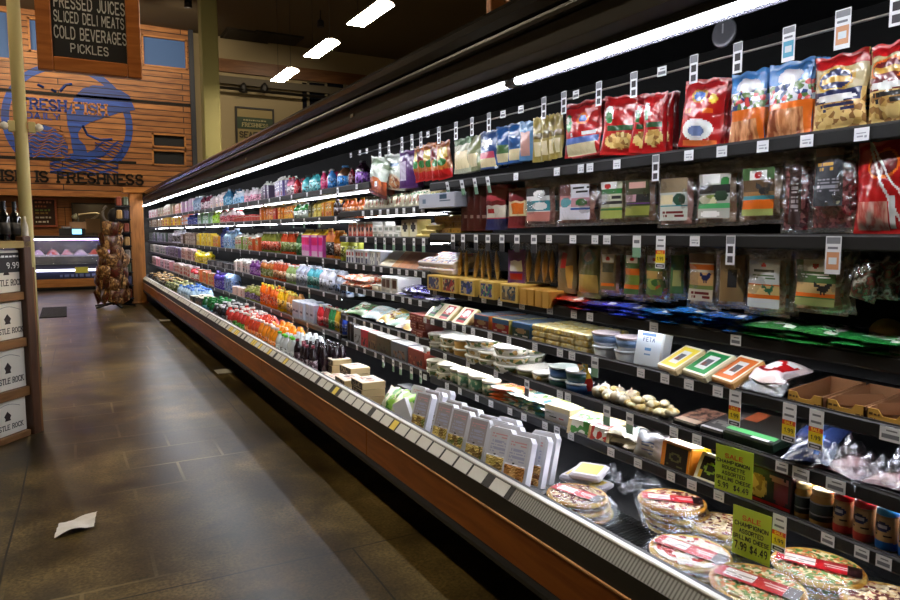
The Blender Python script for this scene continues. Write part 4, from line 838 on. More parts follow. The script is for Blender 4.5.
# ================================================================== NEAR GOODS
CREA = mat((226, 210, 164), .5); PINK = busy([(196, 120, 112), (216, 150, 140), (168, 86, 82), (206, 138, 126)], 30, .35, 2, 'noi'); SALAMI = busy([(120, 34, 44), (176, 96, 98), (96, 22, 32), (150, 60, 66)], 90, .4, 3)
HAM = busy([(206, 142, 132), (184, 112, 104), (222, 168, 156)], 24, .35, 6, 'noi'); TURK = busy([(196, 160, 124), (222, 196, 164), (164, 116, 84)], 26, .35, 8, 'noi')
CHIPS = busy([(214, 170, 92), (240, 206, 130), (160, 110, 52)], 60, .5, 4); FOODG = busy([(60, 110, 50), (150, 170, 70), (200, 90, 40), (230, 220, 180)], 40, .4, 5)
LBG = mat((70, 110, 60), .5); LBD = mat((44, 46, 50), .5); TEAL = mat((50, 140, 150), .5); SKY = mat((60, 130, 200), .35); PURP = mat((110, 50, 140), .4)
MIXB = busy([(34, 60, 120), (220, 220, 230), (90, 120, 60), (200, 60, 60)], 70, .35, 4)
def hang(x0, y0, x1, y1, name, gfn, label, cat, n=1, X=1.985, dx=.03, rz=0.0, ry=0.0, group=None, rx=0.0, wmul=1.0):
    """goods whose front shows between these pixels, at distance X from the camera's own line down the aisle"""
    xc = (x0 + x1) / 2; a = onX(xc, y0, X); c = onX(xc, y1, X); h = a.z - c.z; w_ = abs(onX(x0, (y0 + y1) / 2, X).y - onX(x1, (y0 + y1) / 2, X).y) * wmul
    parts = gfn(w_, h)
    for k in range(n):
        o = put(name, parts, (X + .02 + k * dx, c.y + (R.uniform(-.004, .004) if k else 0), c.z + .002 * k), (rx, ry, RZ + rz + (R.uniform(-.05, .05) if k else 0)), label if (k == 0) else label.split(',')[0] + ', behind', cat, None if (k == 0 and group is None) else (group or label) + (' behind' if k else ''))
    return w_, h
# top row, hanging bags
hang(452, 138, 468, 173, 'cheese_pouch', lambda w, h: g_pouch(w, h, .03, art(mat((176, 178, 150), .4), ('r', .1, .1, .9, .6, CREA), ('r', 0, .8, 1, 1, LBG)), 1, 12, 16), 'clear pouch of shredded cheese at the far end of the top hanging row', 'bag', 3, wmul=1.1)
hang(464, 136, 478, 171, 'cheese_pouch', lambda w, h: g_pouch(w, h, .03, art(mat((120, 128, 84), .4), ('r', .2, .1, .8, .5, CREA)), 2, 12, 16), 'olive green pouch beside the blue pouches in the top row', 'bag', 2)
hang(477, 131, 494, 169, 'cheese_pouch', lambda w, h: g_pouch(w, h, .04, art(mat((36, 72, 130), .3), ('e', .5, .68, .36, .12, WHITE), ('r', .1, .3, .9, .42, mat((196, 70, 96), .4)), ('r', .1, .04, .9, .3, CREA)), 3, 14, 18), 'blue pouch with white script and pink band in the top row', 'bag', 3)
hang(495, 126, 508, 164, 'cheese_pouch', lambda w, h: g_pouch(w, h, .04, art(mat((32, 84, 150), .3), ('r', .1, .3, .9, .5, LBG), ('r', .1, .04, .9, .28, CREA)), 4, 12, 18), 'blue pouch with green band, second blue one in the top row', 'bag', 3, rz=.25)
hang(507, 123, 519, 162, 'cheese_pouch', lambda w, h: g_pouch(w, h, .04, art(mat((28, 80, 140), .3), ('r', .1, .04, .9, .34, CREA)), 5, 12, 18), 'dark blue pouch, third blue one in the top row', 'bag', 2, rz=.3)
hang(519, 121, 530, 160, 'cheese_pouch', lambda w, h: g_pouch(w, h, .03, art(mat((90, 140, 186), .3), ('r', .1, .1, .7, .7, mat((200, 150, 140), .4))), 6, 12, 18), 'narrow light blue pouch seen edge on in the top row', 'bag', 2, rz=.5)
for k, (a, c) in enumerate(((531, 539), (539, 546), (546, 552), (552, 559))):
    hang(a, 117 - k * 1.5, c, 162 - k * 1.5, 'cheese_pouch', lambda w, h: g_pouch(w * .95, h, .035, art(mat((166, 146, 74), .35), ('r', .2, .1, .8, .45, CREA), ('r', 0, .5, 1, .6, mat((110, 90, 40), .4))), 7 + k, 10, 16), 'slim golden pouch, %s of four in the top row' % ('first', 'second', 'third', 'fourth')[k], 'bag', 1, rz=.5 - .1 * k)
ORGA = art(RED, ('r', 0, .9, 1, .93, DRED), ('e', .18, .62, .13, .16, GREEN), ('e', .16, .68, .07, .07, WHITE), ('e', .6, .66, .16, .1, ORG), ('e', .6, .66, .1, .06, BLUE), ('t', .2, .36, .9, .46, WHITE, 1), ('r', .02, .24, .98, .34, mat((90, 120, 190), .35)), ('r', .1, .03, .9, .24, CREA))
hang(561, 101, 597, 156, 'tortilla_bag', lambda w, h: g_pouch(w, h, .05, ORGA, 12, 34, 46, RED), 'glossy red bag with blue band and green emblem in the top row', 'bag', 4, dx=.045)
RB2 = art(RED, ('e', .2, .7, .13, .15, WHITE), ('e', .2, .64, .1, .1, GREEN), ('r', .15, .4, .85, .5, mat((40, 90, 50), .4)), ('e', .5, .24, .4, .14, CHIPS))
hang(600, 96, 634, 155, 'tortilla_bag', lambda w, h: g_pouch(w, h, .05, RB2, 13, 34, 44, RED), 'glossy red bag with green band, second red bag in the top row', 'bag', 2, ry=.08, rz=.25, dx=.05)
hang(630, 97, 646, 153, 'tortilla_bag', lambda w, h: g_pouch(w * 1.2, h, .045, RB2, 14, 18, 24, RED), 'red bag turned edge on, between two red bags', 'bag', 2, ry=.12, rz=.55)
hang(643, 93, 658, 152, 'tortilla_bag', lambda w, h: g_pouch(w * 1.2, h, .045, RB2, 15, 18, 24, RED), 'red bag with green patch turned edge on, beside a gap', 'bag', 2, rz=.5)
hang(656, 92, 672, 150, 'tortilla_bag', lambda w, h: g_pouch(w, h, .035, art(DRED, ('r', .2, .2, .8, .5, LBG)), 16, 14, 20, DRED), 'dark red bag half hidden behind the big red one', 'bag', 1, X=2.06, rz=.4)
hang(675, 80, 714, 147, 'tortilla_bag', lambda w, h: g_pouch(w, h, .045, art(RED, ('e', .42, .76, .2, .1, GOLD), ('e', .42, .76, .13, .07, BLUE), ('e', .78, .7, .1, .07, YEL), ('t', .1, .48, .8, .58, ORG, 1), ('e', .45, .26, .38, .16, WHITE), ('e', .45, .24, .2, .08, mat((120, 140, 190), .4)), ('r', .1, .03, .95, .1, mat((236, 120, 60), .4))), 17, 36, 48, RED), 'big flat red pack with yellow dot emblem in the top row', 'bag', 5, dx=.022, rz=.1, ry=.12)
SAUS = busy([(196, 120, 70), (236, 170, 120), (150, 70, 30)], 30, .35, 12, 'noi', stretch=(1, 1, .15))
for k, (x0, y0, x1, y1) in enumerate(((725, 72, 760, 141), (762, 62, 806, 136))):
    hang(x0, y0, x1, y1, 'sausage_bag', lambda w, h: g_pouch(w, h, .04, art(SAUS, ('r', 0, .72, 1, 1, SKY), ('r', 0, .44, 1, .72, MIXB), ('e', .55, .8, .3, .1, mat((206, 206, 214), .3)), ('r', 0, .3 if k == 0 else .38, 1, .46, ORG), ('r', .84, 0, 1, .44, ORG)), 20 + k, 34, 46, BLUE), ('blue and orange sausage bag nearer the red packs', 'wider blue and orange sausage bag beside the hot dog bag')[k], 'bag', 4, dx=.025)
hang(808, 54, 861, 130, 'hot_dog_bag', lambda w, h: g_pouch(w, h, .06, art(CHIPS, ('r', 0, .82, 1, 1, RED), ('r', 0, .52, 1, .82, mat((190, 172, 120), .4)), ('e', .48, .66, .36, .16, GOLD), ('e', .48, .66, .3, .13, NAVY), ('r', .25, .62, .75, .69, GOLD), ('r', .04, .36, .96, .52, NAVY), ('t', .2, .24, .85, .36, NAVY, 2), ('e', .5, .42, .4, .05, WHITE)), 24, 42, 52), 'pack with navy and gold oval emblem and red top', 'bag', 2, dx=.07)
hang(863, 42, 908, 123, 'hot_dog_bag', lambda w, h: g_pouch(w, h, .06, art(CHIPS, ('r', 0, .84, 1, 1, RED), ('r', 0, .6, 1, .84, mat((190, 172, 120), .4)), ('e', .5, .66, .4, .15, ORG), ('e', .5, .66, .34, .12, DRED), ('r', .22, .62, .78, .69, GOLD), ('r', .04, .4, .96, .56, DRED), ('t', .2, .24, .85, .4, INK, 2), ('e', .5, .46, .4, .05, WHITE)), 25, 42, 52), 'pack with dark red and orange oval emblem at the right edge', 'bag', 2, dx=.07)
o = MB().lathe([(0.001, 0), (.05, 0), (.052, .006), (.046, .01), (.03, .008), (.001, .008)], mat((96, 96, 102), .25, .3), 24).obj('round_clip_dial', loc=tuple(onX(725, 33, 2.05)), rot=(0, -math.pi / 2, 0), label='round grey thermometer dial under the canopy', cat='thermometer')
MB().box((-.002, -.002, .01), (.03, .002, .014), mat((180, 180, 184), .4)).obj('pointer', o)
# second row, deli meats hanging below the first rail
for k in range(4):
    hang(463 + k * 6, 186, 468 + k * 6, 231, 'jerky_stick_bag', lambda w, h: g_pouch(w * 1.8, h, .02, art(mat((72, 22, 22), .3), ('r', .2, .3, .8, .36, mat((150, 120, 110), .4))), 30 + k, 8, 14), 'dark brown slim meat pouch hanging beside the gold cheese blocks', 'bag', 1, rz=.5, group='slim brown meat pouches')
hang(484, 185, 502, 230, 'snack_pouch', lambda w, h: g_pouch(w, h, .025, art(mat((190, 60, 74), .35), ('r', 0, .28, 1, .56, mat((210, 200, 180), .5)), ('r', .1, .38, .45, .48, RED), ('r', 0, 0, 1, .24, NAVY), ('r', 0, .56, 1, .64, DRED)), 34), 'pouch with pink top, cream label and navy foot', 'bag', 3, rz=.1)
hang(507, 188, 524, 228, 'snack_pouch', lambda w, h: g_pouch(w, h, .025, art(mat((120, 30, 40), .35), ('r', .05, .3, .95, .68, CREA), ('r', .2, .35, .8, .62, ORG)), 35), 'maroon pouch with orange label', 'bag', 3, rz=.2)
DL = [(524, 178, 552, 227, HAM, art(WHITE, ('r', 0, .75, 1, 1, LBD), ('e', .55, .82, .25, .1, WHITE), ('r', 0, .3, 1, .6, TEAL), ('e', .6, .45, .3, .12, WHITE), ('r', 0, 0, 1, .28, mat((206, 130, 120), .4))), 'clear bag of pink ham with teal and white label', .1),
      (554, 174, 595, 226, HAM, art(mat((214, 214, 224), .4), ('r', 0, .7, .4, 1, DRED), ('t', .46, .72, 1, .95, INK, 2), ('r', 0, .4, .4, .7, mat((206, 130, 130), .4)), ('e', .22, .5, .2, .14, TEAL), ('r', .42, .36, 1, .62, mat((196, 140, 150), .4)), ('e', .75, .48, .18, .1, GREEN), ('r', .42, .28, 1, .34, BLUE)), 'clear bag of pink ham with broad white printed label', .0),
      (597, 171, 626, 225, TURK, art(mat((196, 196, 170), .4), ('r', 0, .8, .75, 1, WHITE), ('e', .35, .88, .16, .07, RED), ('r', 0, .66, 1, .8, GREEN), ('t', .05, .5, .95, .64, INK, 1), ('r', 0, .38, 1, .46, INK), ('r', 0, .0, 1, .3, mat((164, 176, 90), .4)), ('r', 0, .22, 1, .28, GREEN)), 'clear bag of turkey with green and white label', .0),
      (622, 169, 652, 224, TURK, art(mat((60, 66, 40), .4), ('r', .15, .78, .85, .95, mat((210, 160, 150), .4)), ('r', 0, .42, .5, .6, mat((200, 150, 160), .4)), ('r', .5, .42, .95, .6, INK), ('r', 0, .36, 1, .4, PURP), ('r', 0, .05, 1, .3, mat((150, 156, 70), .4))), 'clear bag of meat with dark green and purple label', .1),
      (656, 166, 690, 228, HAM, art(mat((196, 200, 190), .4), ('r', 0, .68, 1, 1, mat((150, 130, 100), .5)), ('r', 0, .4, .5, .6, CREA), ('e', .72, .5, .22, .14, mat((30, 80, 60), .4)), ('r', 0, .32, 1, .36, TEAL), ('t', .1, .06, .9, .26, DRED, 2)), 'clear bag of ham with pale label and dark round seal', .1),
      (693, 161, 734, 226, TURK, art(mat((180, 180, 170), .4), ('r', .1, .78, .7, 1, WHITE), ('e', .85, .82, .13, .1, GREEN), ('r', 0, .56, 1, .76, INK), ('r', 0, .34, .6, .54, FOODG), ('e', .75, .5, .2, .12, mat((40, 70, 50), .4)), ('r', 0, .22, 1, .34, mat((80, 180, 110), .4)), ('e', .4, .1, .3, .08, WHITE)), 'clear bag of meat with black and green label and silver top', .05),
      (736, 154, 779, 224, TURK, art(mat((150, 110, 60), .4), ('r', 0, .76, 1, 1, LBG), ('r', .25, .74, .75, .95, WHITE), ('e', .5, .85, .12, .07, RED), ('r', 0, .5, 1, .74, mat((96, 70, 40), .4)), ('h', .72, .52, .24, .17, INK), ('r', 0, .34, 1, .42, TEAL), ('r', 0, .14, 1, .32, ORG), ('r', 0, 0, 1, .14, mat((150, 160, 90), .4))), 'clear bag of turkey with orange and teal label and black hen seal', .0)]
for k, (x0, y0, x1, y1, mt, fn, lab, rz) in enumerate(DL): hang(x0, y0, x1, y1, 'deli_meat_bag', lambda w, h: g_deli(w, h, .035, mt, fn, 40 + k), lab, 'deli meat', 3, dx=.045, rz=rz)
hang(779, 148, 804, 235, 'salami_bag', lambda w, h: g_deli(w, h, .04, SALAMI, art(mat((60, 40, 40), .4), ('t', .2, .2, .8, .8, mat((150, 140, 140), .4), 8)), 50, .4), 'clear bag of salami with narrow dark spine label', 'deli meat', 2, rz=.35)
hang(804, 143, 849, 233, 'salami_bag', lambda w, h: g_deli(w, h, .035, SALAMI, art(mat((58, 62, 70), .5), ('r', 0, .86, 1, 1, mat((96, 64, 50), .4)), ('t', .08, .6, .7, .76, GOLD, 2), ('t', .1, .24, .9, .5, mat((150, 150, 160), .4), 4), ('e', .85, .06, .06, .03, mat((180, 180, 150), .4))), 51, .62, .3, .94), 'clear bag of salami with dark slate label', 'deli meat', 2)
hang(849, 140, 905, 234, 'bacon_bag', lambda w, h: g_pouch(w, h, .06, art(RED, ('e', .55, .74, .3, .16, ORG), ('e', .55, .74, .26, .13, DRED), ('d', .5, .62, 1.3, .035, WHITE), ('d', .68, .6, .9, .02, WHITE), ('r', .1, .03, .66, .34, busy([(240, 214, 200), (206, 90, 80), (236, 190, 170)], 40, .35, 3, 'noi', stretch=(1, 1, .1))), ('r', .7, .06, .78, .4, WHITE)), 52, 42, 52, RED), 'rounded red bag of bacon with orange oval emblem', 'bag', 2, dx=.07)
# third row
STR = mat((198, 152, 62), .45)
def g_string(w, h, seed):
    b = MB(); b.sheet(lambda u, v: (.016 * math.sin(math.pi * v) ** .7 * math.cos(6.2832 * u), .011 * math.sin(math.pi * v) ** .7 * math.sin(6.2832 * u), h * .92 * v), 10, 12, lambda u, v: STR if hsh(int(u * 3), int(v * 3), seed) > .15 else YC0)
    f_ = pouch_mesh('clear_bag', .06, h * 1.25, .03, lambda u, v: film(.12), seed + 3, 10, 12, .04); return [('cheese_sticks', b.mesh('cheese_sticks')), ('clear_bag', f_)]
YC0 = mat((226, 196, 120), .4)
for k in range(13):
    x = 455 + k * 7.9 + (6 if k > 5 else 0); tl = -.28 + .5 * hsh(k, 3)
    hang(x - 5, 247, x + 6, 283, 'cheese_stick_bag', lambda w, h: g_string(w, h, k), 'clear bag of yellow cheese sticks hanging edge on above the gold boxes', 'bag', 1, X=2.0 + .012 * (k % 2), rz=.1, ry=tl + .12, group='cheese stick bags above the gold boxes')
hang(507, 250, 520, 284, 'snack_bag', lambda w, h: g_pouch(w, h, .02, art(PURP, ('r', .2, .4, .8, .7, WHITE), ('r', .2, .1, .8, .3, RED)), 61, 12, 16), 'purple and red printed pouch among the cheese stick bags', 'bag', 1, X=1.99, rz=.3)
hang(554, 243, 573, 293, 'cheese_bag', lambda w, h: g_pouch(w, h, .03, art(mat((110, 98, 70), .4), ('r', .3, .5, .6, .8, RED), ('r', .55, .08, .85, .55, STR)), 62, 14, 20), 'tan bag with red label and yellow cheese inside', 'bag', 2)
hang(574, 243, 597, 298, 'vegetable_pouch', lambda w, h: g_pouch(w, h, .03, art(mat((92, 96, 48), .35), ('e', .5, .74, .36, .14, LBG), ('e', .5, .74, .22, .08, mat((150, 140, 70), .4)), ('r', .1, .1, .9, .42, mat((180, 150, 70), .4))), 63), 'olive and gold pouch with round emblem', 'bag', 2)
D3 = [(598, 244, 616, 296, HAM, art(mat((130, 110, 70), .4), ('r', .1, .78, .9, 1, WHITE), ('e', .5, .88, .14, .06, RED), ('r', .1, .5, .9, .74, mat((60, 60, 40), .4)), ('r', .1, .1, .9, .2, ORG)), 'narrow clear bag with white red dot label left of the green ones', .2),
      (622, 244, 640, 301, TURK, art(LBG, ('r', .1, .8, .9, 1, WHITE), ('e', .5, .9, .14, .05, RED), ('r', 0, .5, 1, .66, ORG), ('r', 0, .25, 1, .5, mat((130, 150, 60), .4)), ('r', 0, .14, 1, .24, ORG)), 'clear bag with green and orange label', .1),
      (643, 244, 664, 302, FOODG, art(mat((90, 120, 60), .4), ('r', .05, .8, .95, 1, WHITE), ('e', .5, .9, .14, .05, RED), ('r', 0, .42, 1, .62, mat((190, 150, 80), .4)), ('e', .5, .28, .4, .14, FOODG)), 'clear bag with green label and red dot', .05),
      (667, 244, 681, 300, TURK, art(LBG, ('r', .2, .2, .8, .6, mat((170, 170, 100), .4))), 'clear bag seen edge on between green and hen labels', .5),
      (684, 240, 716, 309, TURK, art(mat((206, 196, 176), .4), ('r', 0, .8, 1, 1, mat((96, 56, 36), .4)), ('r', 0, .66, 1, .78, ORG), ('r', 0, .34, 1, .62, mat((216, 170, 110), .4)), ('h', .72, .5, .22, .12, NAVY), ('r', 0, .26, 1, .34, mat((120, 140, 70), .4)), ('t', .1, .04, .9, .22, DRED, 2)), 'clear bag with brown and orange label and blue hen', .05),
      (715, 242, 741, 309, TURK, art(mat((150, 120, 80), .4), ('r', .3, .3, .7, .7, INK)), 'clear turkey bag turned edge on between two hen labels', .55),
      (741, 246, 784, 316, TURK, art(mat((206, 212, 214), .4), ('e', .5, .9, .07, .05, RED), ('r', .15, .76, .85, .81, mat((60, 70, 60), .4)), ('t', .1, .6, .9, .72, LBG, 2), ('r', 0, .28, 1, .5, mat((220, 190, 130), .4)), ('r', 0, .48, 1, .51, ORG), ('h', .68, .38, .2, .12, mat((40, 120, 90), .4)), ('r', 0, .2, 1, .27, ORG)), 'clear bag with pale label and green hen', .0),
      (787, 246, 841, 314, TURK, art(LBG, ('r', .2, .74, .8, 1, WHITE), ('e', .5, .87, .09, .06, RED), ('t', .1, .6, .9, .7, WHITE, 2), ('r', 0, .26, 1, .5, mat((206, 176, 120), .4)), ('r', 0, .2, 1, .27, ORG), ('h', .72, .38, .22, .14, INK), ('r', 0, 0, 1, .18, mat((150, 160, 100), .4))), 'clear bag with green label and black hen', .0)]
for k, (x0, y0, x1, y1, mt, fn, lab, rz) in enumerate(D3): hang(x0, y0, x1, y1, 'deli_meat_bag', lambda w, h: g_deli(w, h, .03, mt, fn, 70 + k), lab, 'deli meat', 2, dx=.045, rz=rz)
SAL = busy([(70, 120, 60), (150, 40, 40), (30, 60, 30), (196, 190, 170), (120, 60, 50)], 30, .35, 21, 'noi')
def g_salad(w, h, s):
    m_ = pouch_mesh('filling', w * .85, h * .8, .07, lambda u, v: SAL, s, 12, 12, .02); f_ = pouch_mesh('clear_bag', w, h, .1, lambda u, v: film(), s + 3, 14, 14, .05); return [('filling', m_), ('clear_bag', f_)]
hang(842, 250, 872, 300, 'salad_bag', lambda w, h: g_salad(w, h, 3), 'clear bag of green and red salad, hanging beside the green hen label', 'bag', 1, rx=.0, ry=.25); hang(866, 252, 897, 300, 'salad_bag', lambda w, h: g_salad(w, h, 4), 'clear bag of green and red salad nearest the right edge', 'bag', 1, X=2.03)

# ---- goods that stand or lie on shelf i, front edge at X
def stand(i, x0, x1, name, gfn, label, cat, X=SX + .03, rz=0.0, rx=0.0, group=None, d=.1, dz=0.0, n=1, dd=None, gl=None, yo=0.0, zn=0):
    """x0..x1: the pixels along the rail between which the goods stand; n of them one behind the other"""
    z = (ZS[zn][i] if i is not None else .44) - (.004 if i is not None else 0); a, c = yat(x0, X, z), yat(x1, X, z); w_ = abs(a - c); parts = gfn(w_)
    if rx > 0: dz += d / 2 * math.sin(rx)
    for k in range(n):
        nm_ = label if k == 0 or gl is None else gl
        put(name, parts, (X + d / 2 + k * (dd or d + .006), (a + c) / 2 + yo, z + dz), (rx, 0, RZ + rz), nm_, cat, group if group else ((gl or label) if n > 1 else None))
    return w_
# shelf 3: gold boxes and flat packs
PICS = [((120, 50, 40), (60, 70, 110)), ((150, 40, 40), (50, 40, 60)), ((60, 70, 150), (40, 60, 90)), ((30, 120, 90), (60, 50, 110)), ((110, 90, 60), (40, 60, 80))]
GB = mat((206, 172, 84), .5)
for k, (x0, x1) in enumerate(((434.5, 448), (449, 464), (467, 482), (487, 502), (508, 526))):
    pic = busy([PICS[k][0], PICS[k][1], (180, 160, 120)], 60, .45, 30 + k)
    stand(2, x0, x1, 'gold_box', lambda w: g_box(w, .2, .092, GB, art(GB, ('r', .1, .14, .9, .86, pic)), None, 10, 10), 'gold bordered cheese box with %s picture panel' % ('red brown', 'dark red', 'blue violet', 'green teal', 'grey brown')[k], 'box', X=SX + .02)
for k in range(4):
    x0 = 528 + k * 7.5
    stand(2, x0, x0 + 6.6, 'gold_box', lambda w: g_box(w, .2, .08, mat((190, 142, 58), .5)), 'plain gold box end beside the pictured gold boxes', 'box', X=SX + .02, group='plain gold boxes')
def flat_pack(w, d, t, m_, seed):
    rn = random.Random(seed); p = [rn.uniform(0, 6) for _ in range(4)]; mb_ = MB()
    e = lambda u: (1 - abs(2 * u - 1) ** 4)
    f1 = lambda s: (lambda u, v: (w * (u - .5) + .01 * math.sin(6 * v + p[0]), d * (v - .5) + .012 * math.sin(5 * u + p[1]), t / 2 + s * (t / 2) * e(u) * e(v) * (1 + .25 * math.sin(8 * u + p[2]) * math.sin(7 * v)) + .012 * math.sin(5 * u + p[3]) * v + .002 * s))
    m0_ = m_; m_ = lambda u, v: shiny(m0_(u, v))
    mb_.sheet(f1(1), 18, 14, m_); n0 = len(mb_.f); mb_.sheet(f1(-1), 18, 14, m_)
    for i in range(n0, len(mb_.f)): mb_.f[i] = mb_.f[i][::-1]
    return [('packet', mb_.mesh('packet'))]
FLP = [(522, 553, (200, 34, 30), 'red', 4), (553, 582, (196, 44, 36), 'bright red', 3), (583, 612, (74, 66, 190), 'violet blue', 3), (610, 640, (60, 84, 200), 'blue violet', 3), (640, 672, (34, 120, 205), 'bright blue', 3), (668, 702, (28, 110, 190), 'sky blue', 4), (700, 738, (30, 100, 186), 'deep blue', 4), (738, 786, (40, 130, 60), 'green', 3), (782, 838, (48, 136, 66), 'leaf green', 3), (834, 905, (44, 140, 70), 'bright green', 3)]
for k, (x0, x1, c, nm_, n) in enumerate(FLP):
    base = mat(c, .22, coat=.4); alt = busy([c, tuple(min(255, v + 70) for v in c), (230, 230, 230), c, c], 45, .25, 40 + k)
    fn = art(base, ('r', .15, .2, .85, .8, alt), ('r', .72, .05, .9, .18, WHITE))
    for j in range(n):
        stand(2, x0 + R.uniform(-2, 2), x1 + R.uniform(-2, 3), 'flat_cheese_pack', lambda w: flat_pack(w * 1.08, .21, .02, fn, k * 7 + j), '%s floppy sliced cheese pack lying in a low pile' % nm_, 'packet', X=SX - .012 + R.uniform(0, .02), dz=j * .015 + .006, rz=R.uniform(-.12, .12), d=.2, group='%s flat packs' % nm_)
j = onX(893, 325, 2.15)
o = MB().lathe([(.04, 0), (.045, .01), (.045, .1), (.036, .115)], mat((30, 26, 24), .15), 20).obj('dark_jar', loc=(2.12, j.y, Z0[2] + .045), rot=(0, math.pi / 2, .4), label='dark jar lying on its side with a brass coloured lid', cat='jar'); MB().lathe([(.047, -.006), (.047, .006), (.034, .007), (.033, .002)], mat((150, 120, 70), .3, .5), 20).obj('lid', o)
# shelf 4: cheeses
def g_slab(w, d, t, body, pic): return [('slab', MB().rbox((-w / 2, -d / 2, 0), (w / 2, d / 2, t), body, .006).mesh('slab')), ('top_label', (lambda b: (b.sheet(lambda u, v: (w * .96 * (u - .5), d * .94 * (v - .5), t + .001), 14, 14, pic, False), b.mesh('top_label'))[1])(MB()))]
YC = mat((226, 206, 140), .45)
for k, (x0, x1, c_, nm_) in enumerate(((427, 437, GREEN, 'green'), (437.5, 450, RED, 'red'), (454, 467, RED, 'red'))):
    stand(3, x0, x1, 'sliced_cheese_pack', lambda w: g_slab(w * 1.1, .13, .03, YC, art(mat((236, 226, 190), .4), ('r', .18, .1, .82, .9, c_), ('e', .5, .65, .25, .2, WHITE), ('r', .25, .2, .75, .35, INK))), ('sliced cheese pack with green label leaning on the shelf', 'sliced cheese pack with red label beside the green one', 'sliced cheese pack with red label standing by itself')[k], 'cheese', rx=.75, d=.1, dz=.0, X=SX + .015)
stand(3, 456, 472, 'cheese_block', lambda w: g_box(w, .12, .05, mat((214, 190, 110), .4)), 'yellow cheese block under the lone red pack', 'cheese', X=SX + .09)
for k, (x0, x1, bc, fc, nm_) in enumerate(((474, 489, (206, 120, 60), (120, 50, 50), 'brown red front and orange end'), (492, 509, (200, 180, 90), (160, 26, 40), 'red front and yellow end'), (512, 530, (60, 110, 160), (40, 70, 60), 'blue and dark green front'))):
    f_ = mat(fc, .4); stand(3, x0, x1, 'cheese_box', lambda w: g_box(w, .12, .085, mat(bc, .4), art(f_, ('r', 0, .7, 1, 1, mat((60, 110, 170), .4)), ('e', .5, .5, .3, .2, mat((180, 150, 110), .4)), ('t', .1, .1, .9, .3, WHITE, 1)), mat((96, 112, 130), .4)), 'cheese box with ' + nm_, 'box', n=2, d=.12)
YB_ = mat((218, 188, 96), .4, coat=.3)
for k in range(4):
    for j in range(3):
        x0 = 531 + k * 14.3; stand(3, x0, x0 + 13.2, 'cheese_brick', lambda w: [('brick', MB().rbox((-w * .49, -.06, 0), (w * .49, .06, .029), busy([(234, 210, 120), (222, 194, 96), (240, 232, 190)], 40, .3, 3, 'noi'), .006).mesh('brick'))], 'wrapped yellow cheese brick in the three high stack', 'cheese', d=.12, dz=j * .031, group='yellow cheese bricks', n=2, gl='wrapped yellow cheese brick in the three high stack')
WT = mat((206, 212, 220), .35)
for k, (x0, x1, j) in enumerate(((590, 610, 0), (611, 632, 0), (589, 609, 1), (612, 633, 1))):
    stand(3, x0, x1, 'feta_tub', lambda w: g_tub(w * .48, .055, WT, (mat((200, 186, 190), .35) if j else WT), (mat((126, 156, 200), .4) if j else None), .8), 'white cheese tub with blue patch, %s of the stack, %s' % (('lower', 'upper')[j], ('beside the yellow bricks', 'beside the white carton')[k % 2]), 'tub', d=.08, dz=j * .056 + (.0))
def g_feta(w): return g_box(w, .07, .15, mat((224, 230, 236), .3), art(mat((216, 226, 236), .35), ('r', .2, .84, .75, .9, mat((90, 120, 160), .4)), ('e', .5, .46, .14, .05, mat((96, 150, 200), .4)), ('r', .36, .3, .64, .33, mat((120, 160, 200), .4)), ('r', .42, .23, .6, .25, mat((120, 160, 200), .4))), None, 16, 24, .01)
z = Z0[3] - .004; a = yat(630, SX + .02, z); c = yat(653, SX + .02, z)
o = put('feta_carton', g_feta(abs(a - c)), (SX + .07, (a + c) / 2, z), (-.22, 0, RZ + .12), 'white slanted feta carton with pale blue print', 'carton')
t = MB(); letters(t, 'FETA', .016, Matrix.Translation((0, -.037, .1)), mat((70, 90, 130), .5), .16, .0006); t.obj('lettering', o)
MB().rbox((-abs(a - c) / 2 - .004, -.04, .15), (abs(a - c) / 2 + .004, .04, .156), mat((130, 134, 140), .3), .002).obj('tray_rim', o)
for k, (x0, x1, c_, c2, nm_) in enumerate(((655, 684, (236, 212, 60), (224, 200, 150), 'yellow'), (678, 715, (34, 140, 70), (214, 206, 170), 'green'), (708, 742, (214, 110, 40), (226, 170, 100), 'orange'))):
    cc = mat(c_, .3, coat=.3); fn = art(mat((232, 224, 200), .4), ('r', .06, .06, .94, .94, cc), ('r', .28, .25, .72, .75, mat((222, 222, 222), .4)), ('e', .5, .5, .16, .16, mat((90, 90, 96), .4)), ('r', .34, .34, .5, .5, mat((120, 60, 50), .4)))
    stand(3, x0, x1, 'sliced_cheese_slab', lambda w: g_slab(w * .86, .15, .032, mat(c2, .4), fn), 'sliced cheese slab with %s printed face lying tilted' % nm_, 'cheese', X=SX + .0, rx=.5, d=.15, rz=-.25, dz=.004)
stand(3, 722, 745, 'sliced_cheese_slab', lambda w: g_slab(w, .13, .03, mat((196, 110, 60), .4), art(mat((206, 110, 50), .4))), 'orange cheese slab half hidden behind the tilted orange one', 'cheese', X=SX + .14, rx=.2, d=.13)
REDP = art(mat((226, 206, 206), .3), ('r', .2, .3, .9, .8, RED), ('e', .5, .5, .2, .14, WHITE), ('e', .75, .72, .12, .1, WHITE))
stand(3, 744, 783, 'bagged_cheese', lambda w: (lambda m_: [('inner_pack', m_[0][1]), ('clear_bag', (lambda q: (q.transform(Matrix.Rotation(-math.pi / 2, 4, 'X') @ Matrix.Translation((0, 0, -.11))), q)[1])(pouch_mesh('clear_bag', w * 1.15, .22, .1, lambda u, v: film(), 5, 16, 16, .05)))])(flat_pack(w * .9, .15, .05, REDP, 9)), 'red and white cheese pack in a crumpled clear bag', 'cheese', X=SX + .02, rx=.25, d=.15, dz=.03)
CT = mat((196, 150, 62), .7); CI = mat((150, 104, 66), .8)
